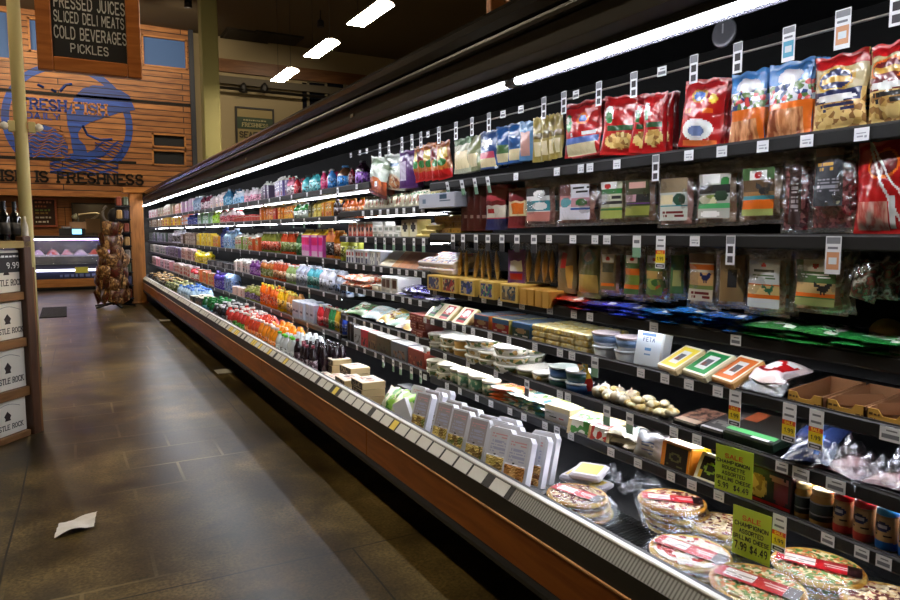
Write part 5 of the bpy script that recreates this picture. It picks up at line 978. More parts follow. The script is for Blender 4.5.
def g_tray(w, d, h):
    b = MB(); x, y = w / 2, d / 2
    b.box((-x, -y, 0), (x, y, .004), CI); b.box((-x, y - .004, 0), (x, y, h * 1.5), CI); b.prism([(-y, 0), (y, 0), (y, h * 1.5), (-y, h)], 'x', -x, -x + .004, CI); b.prism([(-y, 0), (y, 0), (y, h * 1.5), (-y, h)], 'x', x - .004, x, CI)
    b.prism([(-x, 0), (x, 0), (x, h), (x * .5, h), (x * .3, h * .62), (-x * .3, h * .62), (-x * .5, h), (-x, h)], 'y', -y, -y + .004, CT)
    f_ = MB(); scribble(f_, -x * .9, -x * .4, h * .6, .007, -y, mat((90, 60, 20), .6), R); scribble(f_, x * .55, x * .92, h * .3, .007, -y, mat((90, 60, 20), .6), R); scribble(f_, -x * .85, -x * .5, h * .3, .006, -y, mat((90, 60, 20), .6), R)
    return [('tray', b.mesh('tray')), ('print', f_.mesh('print'))]
for k, (x0, x1, nm_) in enumerate(((787, 822, 'first'), (826, 864, 'second'), (866, 912, 'third'))):
    stand(3, x0, x1, 'display_tray', lambda w: g_tray(w, .22, .045), 'empty yellow brown cardboard display tray, %s from the red and white pack' % nm_, 'tray', X=SX + .012, d=.22)
    if k: stand(3, x0 + 10, x0 + 24, 'box_flap', lambda w: [('flap', MB().prism([(-.1, .02), (.1, .02), (.07, .06), (-.06, .05)], 'y', -w / 2, -w / 2 + .003, CI).mesh('flap'))], 'bent cardboard flap inside the %s tray' % nm_, 'cardboard', X=SX + .06, d=.1, rz=.9)
# shelf 5: tubs, garlic, dark packs
IV = mat((222, 212, 180), .4); IV2 = mat((232, 228, 216), .35); LG = mat((120, 150, 90), .5); TL = busy([(222, 214, 190), (90, 110, 60), (226, 220, 200), (196, 160, 90)], 50, .45, 77)
tubs = [(428, 439, .05, 1, IV2, TL), (440, 452, .05, 1, IV, TL), (453, 466, .055, 1, mat((214, 170, 90), .4), None), (467, 486, .045, 2, IV2, TL), (478, 494, .04, 1, IV, TL), (495, 516, .045, 2, IV2, TL), (515, 532, .05, 1, IV, mat((110, 110, 70), .5)), (530, 546, .05, 1, IV2, TL)]
for k, (x0, x1, h, n, b_, lb) in enumerate(tubs):
    for j in range(n + (1 if k < 6 else 0)):
        stand(4, x0, x1, 'spread_tub', lambda w: g_tub(w * .5, h, b_, IV2 if b_ is not IV2 else mat((238, 236, 228), .3), lb), 'pale round spread tub in the pile, %s column counted from the far end, %s one' % (('first', 'second', 'third', 'fourth', 'fifth', 'sixth', 'seventh', 'eighth')[k], ('bottom', 'upper', 'top')[j]), 'tub', d=.09, dz=j * (h + .001), n=2, gl='pale round spread tub behind the front ones')
BT = mat((40, 90, 140), .35); GT = mat((24, 66, 60), .35)
for k, (x0, x1) in enumerate(((547, 566), (563, 581))):
    for j in range(2):
        stand(4, x0, x1, 'blue_tub', lambda w: g_tub(w * .5, .052, (BT, mat((60, 96, 120), .35))[j], mat((206, 212, 214), .35) if (j == 0 or k) else mat((150, 160, 150), .3), GT if (k + j) % 2 == 0 else mat((40, 80, 130), .4), .88), '%s tub with blue and green wrap, %s of its stack' % (('nearer the pale tubs,', 'beside the red and yellow bag,')[k], ('lower', 'upper')[j]), 'tub', d=.09, dz=j * .053)
hang(579, 364, 590, 392, 'salami_stick', lambda w, h: g_pouch(w, h, .02, art(RED, ('r', 0, .45, 1, 1, YEL), ('t', .2, .5, .8, .95, GREEN, 4)), 83, 8, 16), 'red and yellow slim bag leaning behind the garlic', 'bag', X=2.0, ry=-.3)
def blob(r, m_, sx=1, sy=1, sz=1, seed=0, n=14, bump=.06):
    rn = random.Random(seed); p = [rn.uniform(0, 6) for _ in range(3)]; b = MB()
    b.sheet(lambda u, v: tuple(q * k * r * (1 + bump * math.sin(5 * u * 6.28 + p[0]) * math.sin(v * 9 + p[1])) + c_ for q, k, c_ in zip((math.sin(math.pi * v) * math.cos(2 * math.pi * u), math.sin(math.pi * v) * math.sin(2 * math.pi * u), -math.cos(math.pi * v)), (sx, sy, sz), (0, 0, r * sz))), n, n - 4, lambda u, v: m_)
    return b.mesh('body')
GAR = busy([(232, 226, 206), (240, 236, 222), (206, 190, 160)], 20, .5, 3, 'noi'); PINKR = mat((206, 150, 130), .5)
for k, (px, X, s) in enumerate(((593, 1.99, .03), (602, 2.0, .026), (611, 1.985, .03), (619, 1.99, .026), (600, 2.06, .028), (614, 2.07, .028), (626, 2.06, .03))):
    o = link('garlic_bulb', blob(s, GAR, 1, 1, .9, k, 16, .08), None, (X + .03, yat(px, X, .87), Z0[4] + .0), (0, 0, k), 'white garlic bulb on the shelf beside the blue tubs', 'garlic', 'garlic bulbs'); MB().lathe([(.008, s * 1.5), (.005, s * 1.75), (.003, s * 2.1)], GAR, 8).obj('stem', o)
CHK = busy([(226, 208, 150), (210, 176, 90), (236, 226, 190)], 30, .5, 11, 'noi')
for k in range(26):
    px = 598 + (k % 13) * 5.6 + R.uniform(-2, 2); X = 1.975 + (k // 13) * .07 + R.uniform(0, .03); s = R.uniform(.017, .024)
    link('cheese_curd_pack', proto(('cc', k % 5), lambda: blob(.021, CHK, 1.5, 1, .75, k, 12, .1)), None, (X + .03, yat(px, X, .87), Z0[4] + .002 + (.02 if k % 3 == 0 else 0)), (R.uniform(-.3, .3), 0, R.uniform(0, 3)), 'small yellowish ball of smoked cheese in the loose heap on the fifth shelf', 'cheese', 'loose yellowish cheese balls')
DKP = busy([(34, 26, 24), (60, 40, 34), (150, 110, 90)], 50, .3, 14, 'noi')
stand(4, 672, 697, 'dark_meat_tray', lambda w: g_slab(w, .18, .03, mat((24, 22, 22), .3), art(DKP, ('r', .1, .02, .9, .2, mat((190, 170, 150), .4)))), 'dark tray of sliced meat with pale front strip', 'tray', d=.18, rx=.1)
stand(4, 699, 723, 'dark_meat_tray', lambda w: g_slab(w, .2, .028, mat((30, 30, 32), .3), art(mat((48, 44, 44), .35), ('t', .15, .2, .85, .9, mat((110, 106, 100), .4), 8), ('r', 0, 0, 1, .06, mat((190, 190, 190), .3)))), 'flat dark grey pack with rows of grey print', 'tray', d=.2, rx=.18, dz=.003)
stand(4, 722, 772, 'green_edged_box', lambda w: g_slab(w, .2, .04, mat((40, 60, 46), .35), art(mat((32, 28, 24), .35), ('r', 0, .1, 1, .24, mat((90, 190, 110), .35)), ('t', .3, .3, .95, .42, mat((200, 200, 200), .4), 1), ('r', 0, .6, .3, 1, mat((140, 70, 40), .4)), ('t', .5, .0, .95, .09, WHITE, 1))), 'wide black box with a bright green stripe along its front', 'box', d=.2, rx=.2, dz=.004)
BLB = mat((34, 46, 84), .3)
stand(4, 776, 815, 'blue_bag', lambda w: flat_pack(w, .26, .07, art(BLB, ('e', .3, .3, .2, .2, mat((50, 56, 90), .3)), ('r', .6, .1, .72, .4, mat((60, 110, 190), .3))), 21), 'crumpled dark blue bag on the fifth shelf', 'bag', d=.24, X=SX + .0, rx=.25, rz=.2)
def g_crumple(w, d, h, s):
    b = MB(); b.sheet(lambda u, v: (w * (u - .5), d * (v - .5), h * (math.sin(math.pi * u) * math.sin(math.pi * min(1, v + .1))) ** .6 * (1 + .25 * math.sin(14 * u + s) * math.sin(11 * v + s) + .12 * math.sin(31 * u + 17 * v))), 30, 24, lambda u, v: film()); me = b.mesh('clear_wrap')
    m_ = flat_pack(w * .8, d * .7, h * .4, art(mat((104, 60, 66), .4), ('r', .1, .1, .6, .6, mat((150, 110, 110), .4))), s)[0][1]
    return [('contents', m_), ('clear_wrap', me)]
stand(4, 808, 856, 'clear_plastic_bag', lambda w: g_crumple(w * 1.1, .26, .1, 2), 'shiny crumpled clear plastic bag beside the blue bag', 'bag', d=.22, X=SX - .01)
stand(4, 852, 910, 'clear_plastic_bag', lambda w: g_crumple(w, .24, .1, 5), 'shiny crumpled clear plastic bag at the right edge', 'bag', d=.22, X=SX - .01)
# shelf 6: green tubs, flat meals, wedges, blocks, jars
GTU = busy([(56, 104, 72), (70, 124, 88), (196, 196, 160)], 30, .35, 4, 'noi')
for k, (x0, x1, h, b_, lb) in enumerate(((427, 438, .05, IV2, TL), (437, 449, .05, IV2, TL), (449, 459, .095, mat((66, 96, 76), .35), GTU), (457, 469, .1, mat((150, 180, 140), .35), GTU), (468, 481, .1, mat((60, 90, 60), .35), GTU), (480, 490, .09, mat((60, 96, 70), .35), GTU))):
    for j in range(2 if k < 2 else 1):
        stand(5, x0, x1, 'dip_tub', lambda w: g_tub(w * .5, h, b_, mat((214, 208, 184), .35), lb, .94), ('small cream dip tub, %s, %s' % (('at the far end', 'next to the tall tubs')[k % 2], ('lower', 'upper')[j])) if k < 2 else 'tall green wrapped tub with cream lid, %s of four' % ('first', 'second', 'third', 'fourth')[k - 2], 'tub', d=.085, dz=j * .051)
MEAL = [busy([(236, 200, 160), (226, 120, 60), (240, 236, 220), (200, 90, 50)], 26, .35, 5), busy([(90, 170, 160), (230, 226, 200), (190, 210, 120), (60, 140, 170)], 26, .35, 6), busy([(226, 220, 190), (110, 160, 90), (236, 236, 226), (70, 140, 150)], 26, .35, 8)]
for j in range(4): stand(5, 490, 514, 'orange_meal_pack', lambda w: flat_pack(w, .16, .022, lambda u, v: MEAL[0] if .1 < v < .9 else mat((226, 110, 50), .4), j), 'orange and white flat pack in the pile by the green tubs', 'packet', d=.16, dz=j * .021, rz=.1, group='orange flat packs')
for k, (x0, x1) in enumerate(((505, 530), (526, 552))):
    for j in range(4): stand(5, x0, x1, 'green_meal_pack', lambda w: flat_pack(w * 1.1, .18, .02, lambda u, v: MEAL[1 + (k + j) % 2], j + k * 5), 'teal and cream flat pack in the %s pile' % ('first', 'second')[k], 'packet', d=.18, dz=j * .019, rz=R.uniform(-.15, .15), group='teal flat packs, %s pile' % ('first', 'second')[k])
stand(5, 545, 567, 'salad_tub', lambda w: g_box(w, .1, .085, mat((226, 214, 170), .35), art(mat((206, 206, 204), .35), ('r', .05, .1, .95, .7, mat((196, 196, 198), .35)), ('r', .2, .3, .5, .45, INK), ('r', .6, .3, .8, .42, mat((160, 60, 60), .4)), ('r', 0, .72, 1, 1, mat((226, 214, 170), .35)))), 'square cream topped pack with grey label', 'cheese', rz=.1)
for k, (x0, x1, c_, nm_) in enumerate(((566, 587, (70, 140, 60), 'green'), (586, 604, (170, 50, 40), 'red and green'))):
    stand(5, x0, x1, 'cheese_wedge', lambda w: [('wedge', MB().prism([(-.06, 0), (.07, 0), (.07, .085), (-.045, .065)], 'x', -w * .5, w * .5, busy([(222, 200, 150), (232, 214, 170), (206, 176, 120)], 20, .35, 3, 'noi')).mesh('wedge')), ('band_label', MB().prism([(-.0615, .01), (.02, .0), (.02, .0785), (-.0465, .0665)], 'x', -w * .36, w * .36, busy([c_, (230, 230, 220), c_, (200, 60, 50)], 40, .35, 9)).mesh('band_label'))], 'hard cheese wedge with %s band label' % nm_, 'cheese', d=.13, rz=.25 - .1 * k, X=SX + .0)
for k, (x0, x1) in enumerate(((604, 622), (620, 636))):
    for j in range(2): stand(5, x0, x1, 'pale_cheese_pack', lambda w: flat_pack(w * 1.1, .14, .04, art(mat((226, 218, 190), .35), ('r', .2, .4, .8, .6, mat((130, 190, 170), .4))), 3 * k + j), 'pale wrapped cheese with a teal stripe, %s, %s' % (('next to the banded wedges', 'next to the white bag')[k], ('lower', 'upper')[j]), 'cheese', d=.14, dz=j * .035, rz=.2)
stand(5, 628, 655, 'white_cheese_bag', lambda w: g_pouch(w, .115, .05, art(mat((226, 226, 230), .3), ('t', .3, .2, .7, .6, mat((120, 140, 190), .4), 5), ('e', .3, .9, .1, .04, mat((60, 60, 60), .4))), 91, 16, 20), 'white bagged cheese leaning back with faint blue print', 'cheese', d=.07, rx=-.35, rz=.15, X=SX + .0)
def g_block(w, h, body, lab_, inner, t=.075): return g_box(w, t, h, body, art(body, ('r', .12, .08, .9, .92, lab_), ('e', .5, .5, .22, .16, inner), ('e', .5, .5, .12, .09, lab_), ('t', .2, .14, .8, .24, inner, 1)), mat((246, 226, 190), .4), 14, 18, .006)
stand(5, 657, 686, 'orange_cheese_block', lambda w: g_block(w, .105, mat((236, 148, 44), .35), mat((36, 26, 20), .35), mat((110, 110, 60), .4)), 'orange cheese block with black square label', 'cheese', X=SX + .0, rx=-.12)
stand(5, 684, 692, 'yellow_cheese_block', lambda w: g_block(w * 1.4, .1, mat((226, 190, 50), .35), mat((60, 44, 20), .35), YEL), 'yellow and black cheese block squeezed between orange and white ones', 'cheese', X=SX + .05, rx=-.12)
BE = lambda c_: [('slab', MB().rbox((-.5, -.5, 0), (.5, .5, 1), YC, .02).mesh('slab'))]
def g_black(w, h, c_): return g_box(w, .03, h, mat((226, 214, 176), .4), art(mat((236, 228, 200), .4), ('r', .12, .1, .9, .9, mat((30, 32, 28), .3)), ('e', .52, .5, .26, .2, c_), ('e', .52, .5, .17, .12, mat((30, 32, 28), .3)), ('r', .12, .1, .25, .4, YEL), ('t', .3, .76, .85, .88, WHITE, 1)), None, 16, 18, .008)
stand(5, 690, 716, 'sliced_cheese_pack', lambda w: g_black(w, .11, mat((150, 190, 60), .4)), 'cream edged pack with black face and lime ring emblem', 'cheese', d=.05, rx=-.5, X=SX + .0, rz=.05)
stand(5, 714, 740, 'sliced_cheese_pack', lambda w: g_black(w, .1, mat((150, 110, 190), .4)), 'cream edged pack with black face and violet mark behind the green sale card', 'cheese', d=.05, rx=-.5, X=SX + .0, rz=.05)
stand(5, 742, 790, 'cracker_box', lambda w: g_box(w, .07, .125, mat((52, 16, 20), .35), art(mat((30, 18, 20), .35), ('e', .3, .5, .22, .34, busy([(206, 150, 90), (150, 96, 50)], 60, .5, 2)), ('r', 0, .04, 1, .13, RED), ('e', .8, .5, .16, .4, mat((110, 20, 30), .35)), ('t', .55, .75, .95, .92, mat((180, 120, 110), .4), 2)), DRED, 20, 24), 'dark red and black cracker box with a round biscuit picture', 'box', d=.08)
CAP_Y = mat((206, 176, 110), .4)
def g_jar(w, h, glass, capc, lab_, hex_=False):
    r = w / 2; out = [('jar', MB().lathe([(r * .9, 0), (r, .006), (r, h * .72), (r * .8, h * .84), (r * .78, h * .86)], glass, 18).mesh('jar')), ('lid', MB().lathe([(r * .86, h * .85), (r * .88, h * .86), (r * .88, h * .98), (r * .82, h)], capc, 18).mesh('lid')), ('label', MB().lathe([(r * 1.01, h * .16), (r * 1.01, h * .3, mat((150, 150, 160), .4)), (r * 1.01, h * .34), (r * 1.01, h * .62, mat((150, 150, 160), .4)), (r * 1.01, h * .66)], lab_, 18).mesh('label'))]
    return out
for k, (x0, x1) in enumerate(((788, 803), (804, 826))):
    stand(5, x0, x1, 'mustard_jar', lambda w: g_jar(w, .112, mat((196, 156, 96), .25), CAP_Y, mat((34, 46, 52), .35)), 'mustard jar with navy banded label, %s' % ('smaller in view beside the cracker box', 'beside the red lidded shaker')[k], 'jar', d=.07, n=2, gl='mustard jar standing behind the front ones')
def g_shaker(w, h, capc, base_, img):
    r = w / 2; return [('body', MB().lathe([(r * .94, 0), (r, .004, base_), (r, h * .2, img), (r, h * .8), (r * .9, h * .85)], mat((178, 140, 96), .35), 18).mesh('body')), ('lid', MB().lathe([(r * .98, h * .84), (r * 1.02, h * .85), (r * 1.02, h * .96), (r * .96, h), (.001, h)], capc, 18).mesh('lid')), ('label', (lambda b: (b.sheet(lambda u, v: (r * 1.015 * math.sin((u - .5) * 2.2), -r * 1.015 * math.cos((u - .5) * 2.2), h * (.08 + .7 * v)), 14, 18, art(mat((196, 160, 116), .4), ('r', 0, 0, 1, .22, base_), ('e', .5, .72, .36, .16, NAVY), ('e', .5, .72, .2, .07, mat((190, 190, 210), .4)), ('t', .1, .36, .9, .55, INK, 2))), b.mesh('label'))[1])(MB()))]
for k, (x0, x1, cc, bb, nm_) in enumerate(((826, 845, RED, mat((190, 60, 60), .4), 'red lidded cheese shaker beside the mustard'), (846, 867, RED, mat((190, 70, 66), .4), 'red lidded cheese shaker beside the blue lidded one'), (868, 890, mat((60, 150, 210), .3), BLUE, 'blue lidded cheese shaker beside the red ones'), (891, 912, mat((44, 100, 190), .3), BLUE, 'blue lidded cheese shaker at the right edge'))):
    stand(5, x0, x1, 'cheese_shaker', lambda w: g_shaker(w * .92, .122, cc, bb, mat((190, 150, 104), .4)), nm_, 'shaker', d=.07)
    stand(5, x0, x1, 'cheese_shaker', lambda w: g_shaker(w * .92, .122, cc, bb, mat((190, 150, 104), .4)), nm_.split(' ')[0] + ' lidded cheese shaker in the row behind', 'shaker', d=.07, X=SX + .11, group='shakers in the second row, ' + nm_.split(' ')[0])

# ---- the deck: pasta trays, pizzas
PASTA = busy([(206, 180, 90), (230, 206, 120), (150, 120, 60), (120, 130, 60)], 34, .45, 5, bump=.4); PASTB = busy([(200, 140, 70), (230, 180, 110), (150, 90, 40)], 34, .45, 6, bump=.4)
SLV = mat((214, 214, 222), .4); PKT = mat((214, 160, 166), .5)
def g_pasta(w, h, t, kind, past):
    b = MB(); b.prism([(-w / 2, 0), (w / 2, 0), (w / 2, h - .02), (w / 2 - .015, h), (-w / 2 + .015, h), (-w / 2, h - .02)], 'y', -t / 2, t / 2, mat((222, 224, 234), .35))
    f_ = MB(); f_.sheet(lambda u, v: (w * .8 * (u - .5), -t / 2 - .002 - (.006 * (hsh(int(u * 14), int(v * 40)) if v < .42 else 0)), h * (.03 + .93 * v)), 18, 34, art(SLV if kind == 0 else mat((168, 162, 166), .4), ('r', 0, 0, 1, .42, past), ('t', .12, .5, .9, .78, mat((176, 180, 206), .5), 6), ('t', .1, .82, .9, .94, PKT, 2), ('e', .4, .45, .05, .02, INK)), False)
    return [('tray', b.mesh('tray')), ('card_sleeve', f_.mesh('card_sleeve'))]
def lean(px, py0, py1, wpx, X, name, gfn, lab, cat, rx=-.32, rz=0.0, group=None):
    zb = .46; Y_ = yat(px, X, zb); top = onX(px, py0, X).z; h = max(.1, top - zb); a = onX(px - wpx / 2, 400, X).y - onX(px + wpx / 2, 400, X).y
    put(name, gfn(abs(a), h), (X, Y_, zb), (rx, 0, RZ + rz), lab, cat, group)
# (px at the foot, width px, X, dark sleeve?, label)
PT = [(425, 403, 1.63, 12, 1, PASTA, .1, 'fresh pasta tray with grey sleeve, farthest of those standing upright'), (438, 400, 1.70, 14, 0, PASTA, .1, 'fresh pasta tray with white sleeve behind the farthest grey one'),
      (450, 409, 1.625, 17, 1, PASTA, .1, 'fresh pasta tray with darkest grey sleeve near the open white box'), (468, 416, 1.625, 18, 1, PASTA, .1, 'fresh pasta tray with grey sleeve, second dark one'),
      (490, 423, 1.625, 20, 1, PASTA, .15, 'fresh pasta tray with greyish lilac sleeve in mid row'), (512, 432, 1.68, 22, 0, PASTB, .1, 'fresh pasta tray with white sleeve and pink heading'),
      (515, 437, 1.625, 24, 0, PASTA, .2, 'fresh pasta tray with white sleeve and green pasta'), (537, 443, 1.625, 24, 0, PASTB, .2, 'fresh pasta tray with lilac sleeve and orange pasta, nearest the pizzas'), (556, 447, 1.70, 22, 0, PASTB, .2, 'fresh pasta tray with white sleeve behind the nearest one')]
for k, (px, py0, X, wpx, dk, ps, rz, lab) in enumerate(PT):
    zb = .505; px = px - 8 - (px - 425) * .15; Y_ = yat(px, X, zb + .05)
    parts = g_pasta(.132, .22, .04, dk, ps)
    put('pasta_tray', parts, (X + .01, Y_, zb), (-.3, 0, RZ + rz + .15), lab, 'pasta pack')
    for q in range(1): put('pasta_tray', parts, (X + .07 + q * .05, Y_ + .02, zb), (-.3, 0, RZ + rz + .15), 'fresh pasta tray standing behind the front row', 'pasta pack', 'pasta trays behind the front row')
for q in range(1):
    for k in range(5):
        Y_ = yat(418 + k * 23, 1.86, .5); put('pasta_tray', proto('pt', lambda: g_pasta(.15, .2, .035, 0, PASTA)), (1.84 + q * .045, Y_, .45), (-.25, 0, RZ + .15), 'fresh pasta tray standing behind the front row', 'pasta pack', 'pasta trays behind the front row')
# box of pasta trays lying flat, and the open white box
WB = mat((226, 226, 230), .4)
a = onX(405, 415, 1.64); b_ = MB(); b_.prism([(-.05, 0), (.05, 0), (.05, .22), (-.05, .22)], 'y', -.015, .015, WB)
put('white_box', [('panel', b_.mesh('panel'))], (1.63, yat(412, 1.63, .5), .46), (-.2, -.55, RZ + .5), 'white open carton leaning over the green bag', 'box')
LIM = busy([(120, 200, 60), (160, 220, 90), (230, 236, 200), (90, 170, 60)], 24, .35, 8)
for k, px in enumerate((385, 395)): put('green_bag', g_pouch(.2, .2, .1, lambda u, v: LIM, 61 + k, 16, 14), (1.66, yat(px, 1.64, .5), .47), (-.5, 0, RZ + .2), ('lime green salad bag nearer the brown cartons', 'lime green salad bag nearer the white open carton')[k], 'bag')
YS = mat((226, 200, 90), .5)
for k in range(4):
    b_ = MB().rbox((-.09, -.07, 0), (.09, .07, .03), mat((196, 190, 196), .35), .01)
    put('flat_pasta_pack', [('pack', b_.mesh('pack')), ('yellow_label', MB().box((-.06, -.05, .03), (.06, .05, .031), YS).mesh('yellow_label'))], (onZ(582, 474, .53).x, onZ(582, 474, .53).y - .05 * (k % 2), .445 + .0315 * k), (0, 0, .2 * k), ('lower', 'second', 'third', 'top')[k] + ' grey lidded flat pack with yellow label beside the pizzas', 'pasta pack')
# pizzas
CRU = busy([(236, 184, 70), (240, 206, 110), (206, 140, 44)], 16, .5, 2, 'noi', .3)
TOP = {'meat': busy([(150, 44, 34), (226, 204, 160), (206, 170, 120), (110, 40, 30), (236, 220, 180)], 70, .45, 3, bump=.5), 'cheese': busy([(240, 236, 226), (236, 228, 210), (196, 60, 50), (246, 240, 230), (214, 190, 130)], 46, .45, 5, bump=.5), 'veg': busy([(226, 206, 150), (120, 150, 70), (214, 130, 70), (236, 220, 170), (90, 130, 50)], 90, .45, 7, bump=.5)}
def g_pizza(r, top, lab=True, rot=0):
    c_ = MB().lathe([(r * .9, 0), (r * .98, .006), (r, .014), (r * .96, .022), (r * .9, .017), (.001, .016)], CRU, 36)
    t_ = MB(); t_.sheet(lambda u, v: (r * .89 * v * math.cos(6.2832 * u), r * .89 * v * math.sin(6.2832 * u), .018 + .007 * hsh(int(u * 40), int(v * 14))), 40, 14, lambda u, v: TOP[top], False)
    out = [('crust', c_.mesh('crust')), ('topping', t_.mesh('topping'))]
    if lab:
        l_ = MB(); l_.sheet(lambda u, v: (r * 1.75 * (u - .5), r * .56 * (v - .5), .028), 30, 10, art(mat((190, 20, 28), .45), ('r', .1, .16, .46, .86, mat((226, 214, 206), .4)), ('r', .84, 0, 1, 1, mat((46, 20, 18), .35)), ('t', .56, .3, .82, .8, mat((232, 200, 190), .4), 2), ('t', .1, .3, .45, .7, mat((150, 130, 120), .4), 2)), False); out.append(('paper_label', l_.mesh('paper_label')))
    f_ = MB(); s = r * 10
    f_.sheet(lambda u, v: (r * 1.24 * v * math.cos(6.2832 * u) * (1 + .1 * math.sin(3 * 6.2832 * u + s)), r * 1.24 * v * math.sin(6.2832 * u), (.034 if v < .8 else .034 - (v - .8) * .13) + .005 * math.sin(40 * u) * v * v), 40, 10, lambda u, v: film(.06) if v < .75 else film(.16)); out.append(('clear_wrap', f_.mesh('clear_wrap')))
    return out
def pizza(px, py, z, r, top, lab, n=1, rz=.0, lab_on=True):
    p = onZ(px, py, z); parts = g_pizza(r, top, lab_on)
    for k in range(n):
        put('wrapped_pizza', parts if k == 0 else parts[:2] + parts[-1:], (p.x + .006 * k, p.y - .01 * k, z - .02 - .03 * k), (R.uniform(-.04, .04) if k else -.03, .02, rz - 1.25), lab if k == 0 else lab + ', one lying under it', 'pizza', None if k == 0 else lab + ' pile')
pizza(577, 494, .535, .125, 'meat', 'wrapped pizza with meat topping nearest the pasta trays', 3)
pizza(690, 551, .53, .135, 'cheese', 'wrapped pizza with white cheese topping and red label', 2)
pizza(757, 584, .53, .14, 'veg', 'wrapped pizza with green vegetable topping, nearest the front rail', 2)
pizza(672, 500, .56, .13, 'meat', 'wrapped pizza with dark meat on top of the far pile', 4, .5)
pizza(722, 524, .52, .12, 'meat', 'wrapped pizza with meat topping half behind the lower sale card', 2, .3, False)
pizza(818, 566, .53, .14, 'veg', 'wrapped pizza with dark red label under the shaker jars', 2, .2)
pizza(893, 604, .52, .14, 'meat', 'wrapped pizza showing only its crust at the lower right corner', 1, 0, False)
pizza(840, 610, .47, .13, 'cheese', 'wrapped pizza under the lower right edge of the picture', 1, 0)
# black wire grille on the deck and empty plastic wrap beside the pizzas
t = MB(); ya, yb = 1.55, 2.35; BW = mat((20, 20, 22), .4)
y = ya
while y < yb: t.tube([(1.57, y, .462), (1.93, y + .02, .462)], .003, BW, 5); y += .016
t.box((1.57, ya, .446), (1.576, yb, .459), BW); t.box((1.9, ya, .446), (1.906, yb, .459), BW)
t.obj('wire_deck_grille', label='black wire deck grille showing between the pizzas', cat='grille')
for k, (px, py) in enumerate(((640, 482), (600, 470), (745, 540), (800, 590))):
    p = onZ(px, py, .5); put('plastic_wrap', proto(('wrap', k), lambda: [('wrap', (lambda b: (b.sheet(lambda u, v: (.2 * (u - .5), .16 * (v - .5), .02 + .05 * abs(math.sin(5 * u + k) * math.sin(4 * v + 2 * k)) + .012 * math.sin(22 * u + 9 * v)), 20, 16, lambda u, v: film()), b.mesh('wrap'))[1])(MB()))]), (p.x, p.y, .455), (0, 0, k), 'loose crumpled clear wrap between pizzas, %s' % ('beside the far pile', 'behind the first pizza', 'behind the lower sale card', 'near the lower edge')[k], 'plastic wrap')
# cards tucked into the front grille
yq = ych + .03; kq = 0
while yq < 19.5:
    ln_ = .11 if yq < 9 else .26; yl = hsh(kq, 5) > .72 and yq < 7.5
    if yl: ln_ = .06
    b_ = MB(); b_.add([(-ln_ / 2, -.0235, -.0205), (ln_ / 2, -.0235, -.0205), (ln_ / 2, .0135, .0185), (-ln_ / 2, .0135, .0185), (-ln_ / 2, -.0225, -.0215), (ln_ / 2, -.0225, -.0215), (ln_ / 2, .0145, .0175), (-ln_ / 2, .0145, .0175)], [(0, 1, 2, 3), (7, 6, 5, 4), (0, 4, 5, 1), (1, 5, 6, 2), (2, 6, 7, 3), (3, 7, 4, 0)], mat((232, 202, 70) if yl else (206, 204, 194), .5))
    link('rail_card', proto(('rc', ln_, yl), lambda: b_.mesh('rail_card')), None, (1.487, yq + ln_ / 2, .577), (0, 0, RZ), ('small yellow card' if yl else 'white shelf card') + ' slipped into the front grille of the case', 'card', ('yellow' if yl else 'white') + ' cards in the front grille')
    yq += ln_ + (.016 if hsh(kq, 2) > .25 else .06); kq += 1

# ================================================================== MIDDLE ZONE (under the cookie and chip pouches)
Z1 = ZS[1]
# hanging pouches at the top
hang(366, 158, 384, 196, 'nut_pouch', lambda w, h: g_pouch(w, h, .05, art(mat((190, 200, 186), .35), ('r', 0, .78, 1, 1, mat((120, 140, 110), .4)), ('r', 0, .1, 1, .45, mat((176, 80, 44), .4)), ('e', .5, .35, .36, .16, ORG), ('r', 0, 0, 1, .1, DRED)), 101), 'orange and pale pouch leaning, nearest the dark bottles', 'bag', 2, ry=.22, dx=.06, X=1.95)
hang(381, 154, 402, 190, 'cookie_pouch', lambda w, h: g_pouch(w, h, .06, art(mat((206, 216, 206), .35), ('r', .2, .66, .8, .76, mat((60, 110, 160), .4)), ('t', .2, .5, .8, .62, LBG, 2), ('e', .5, .22, .42, .24, mat((226, 200, 170), .4)), ('e', .5, .22, .36, .18, busy([(160, 70, 40), (226, 150, 100), (236, 220, 190)], 50, .4, 3))), 102, 34, 44), 'big white pouch with a round food picture', 'bag', 3, ry=.1, dx=.06)
hang(400, 150, 411, 188, 'snack_pouch', lambda w, h: g_pouch(w, h, .05, art(mat((84, 44, 110), .35), ('r', .1, .2, .5, .7, mat((200, 190, 210), .4))), 103), 'purple pouch beside the orange pouches', 'bag', 2, rz=.3, dx=.05)
for k in range(5):
    hang(412 + k * 6.5, 145 - k, 422 + k * 6.5, 181 - k * .6, 'chip_pouch', lambda w, h: g_pouch(w, h, .05, art(mat((176, 96, 34), .35), ('r', .1, .55, .9, .85, (mat((200, 170, 60), .4), DRED)[k % 2]), ('r', 0, 0, 1, .26, RED), ('e', .5, .45, .3, .1, GREEN)), 104 + k), ('orange and red pouch with yellow label, nearest the purple one', 'orange and red pouch turned edge on, second in its row', 'orange and red pouch turned edge on, third in its row', 'orange and red pouch turned edge on, fourth in its row', 'orange and red pouch turned edge on, last in its row')[k], 'bag', 1, rz=.35 * (k > 0) - .1, ry=-.12)
def n_gap(j, i, r): return hsh(j * 3.7 + r, i * 1.3, 9) > .94
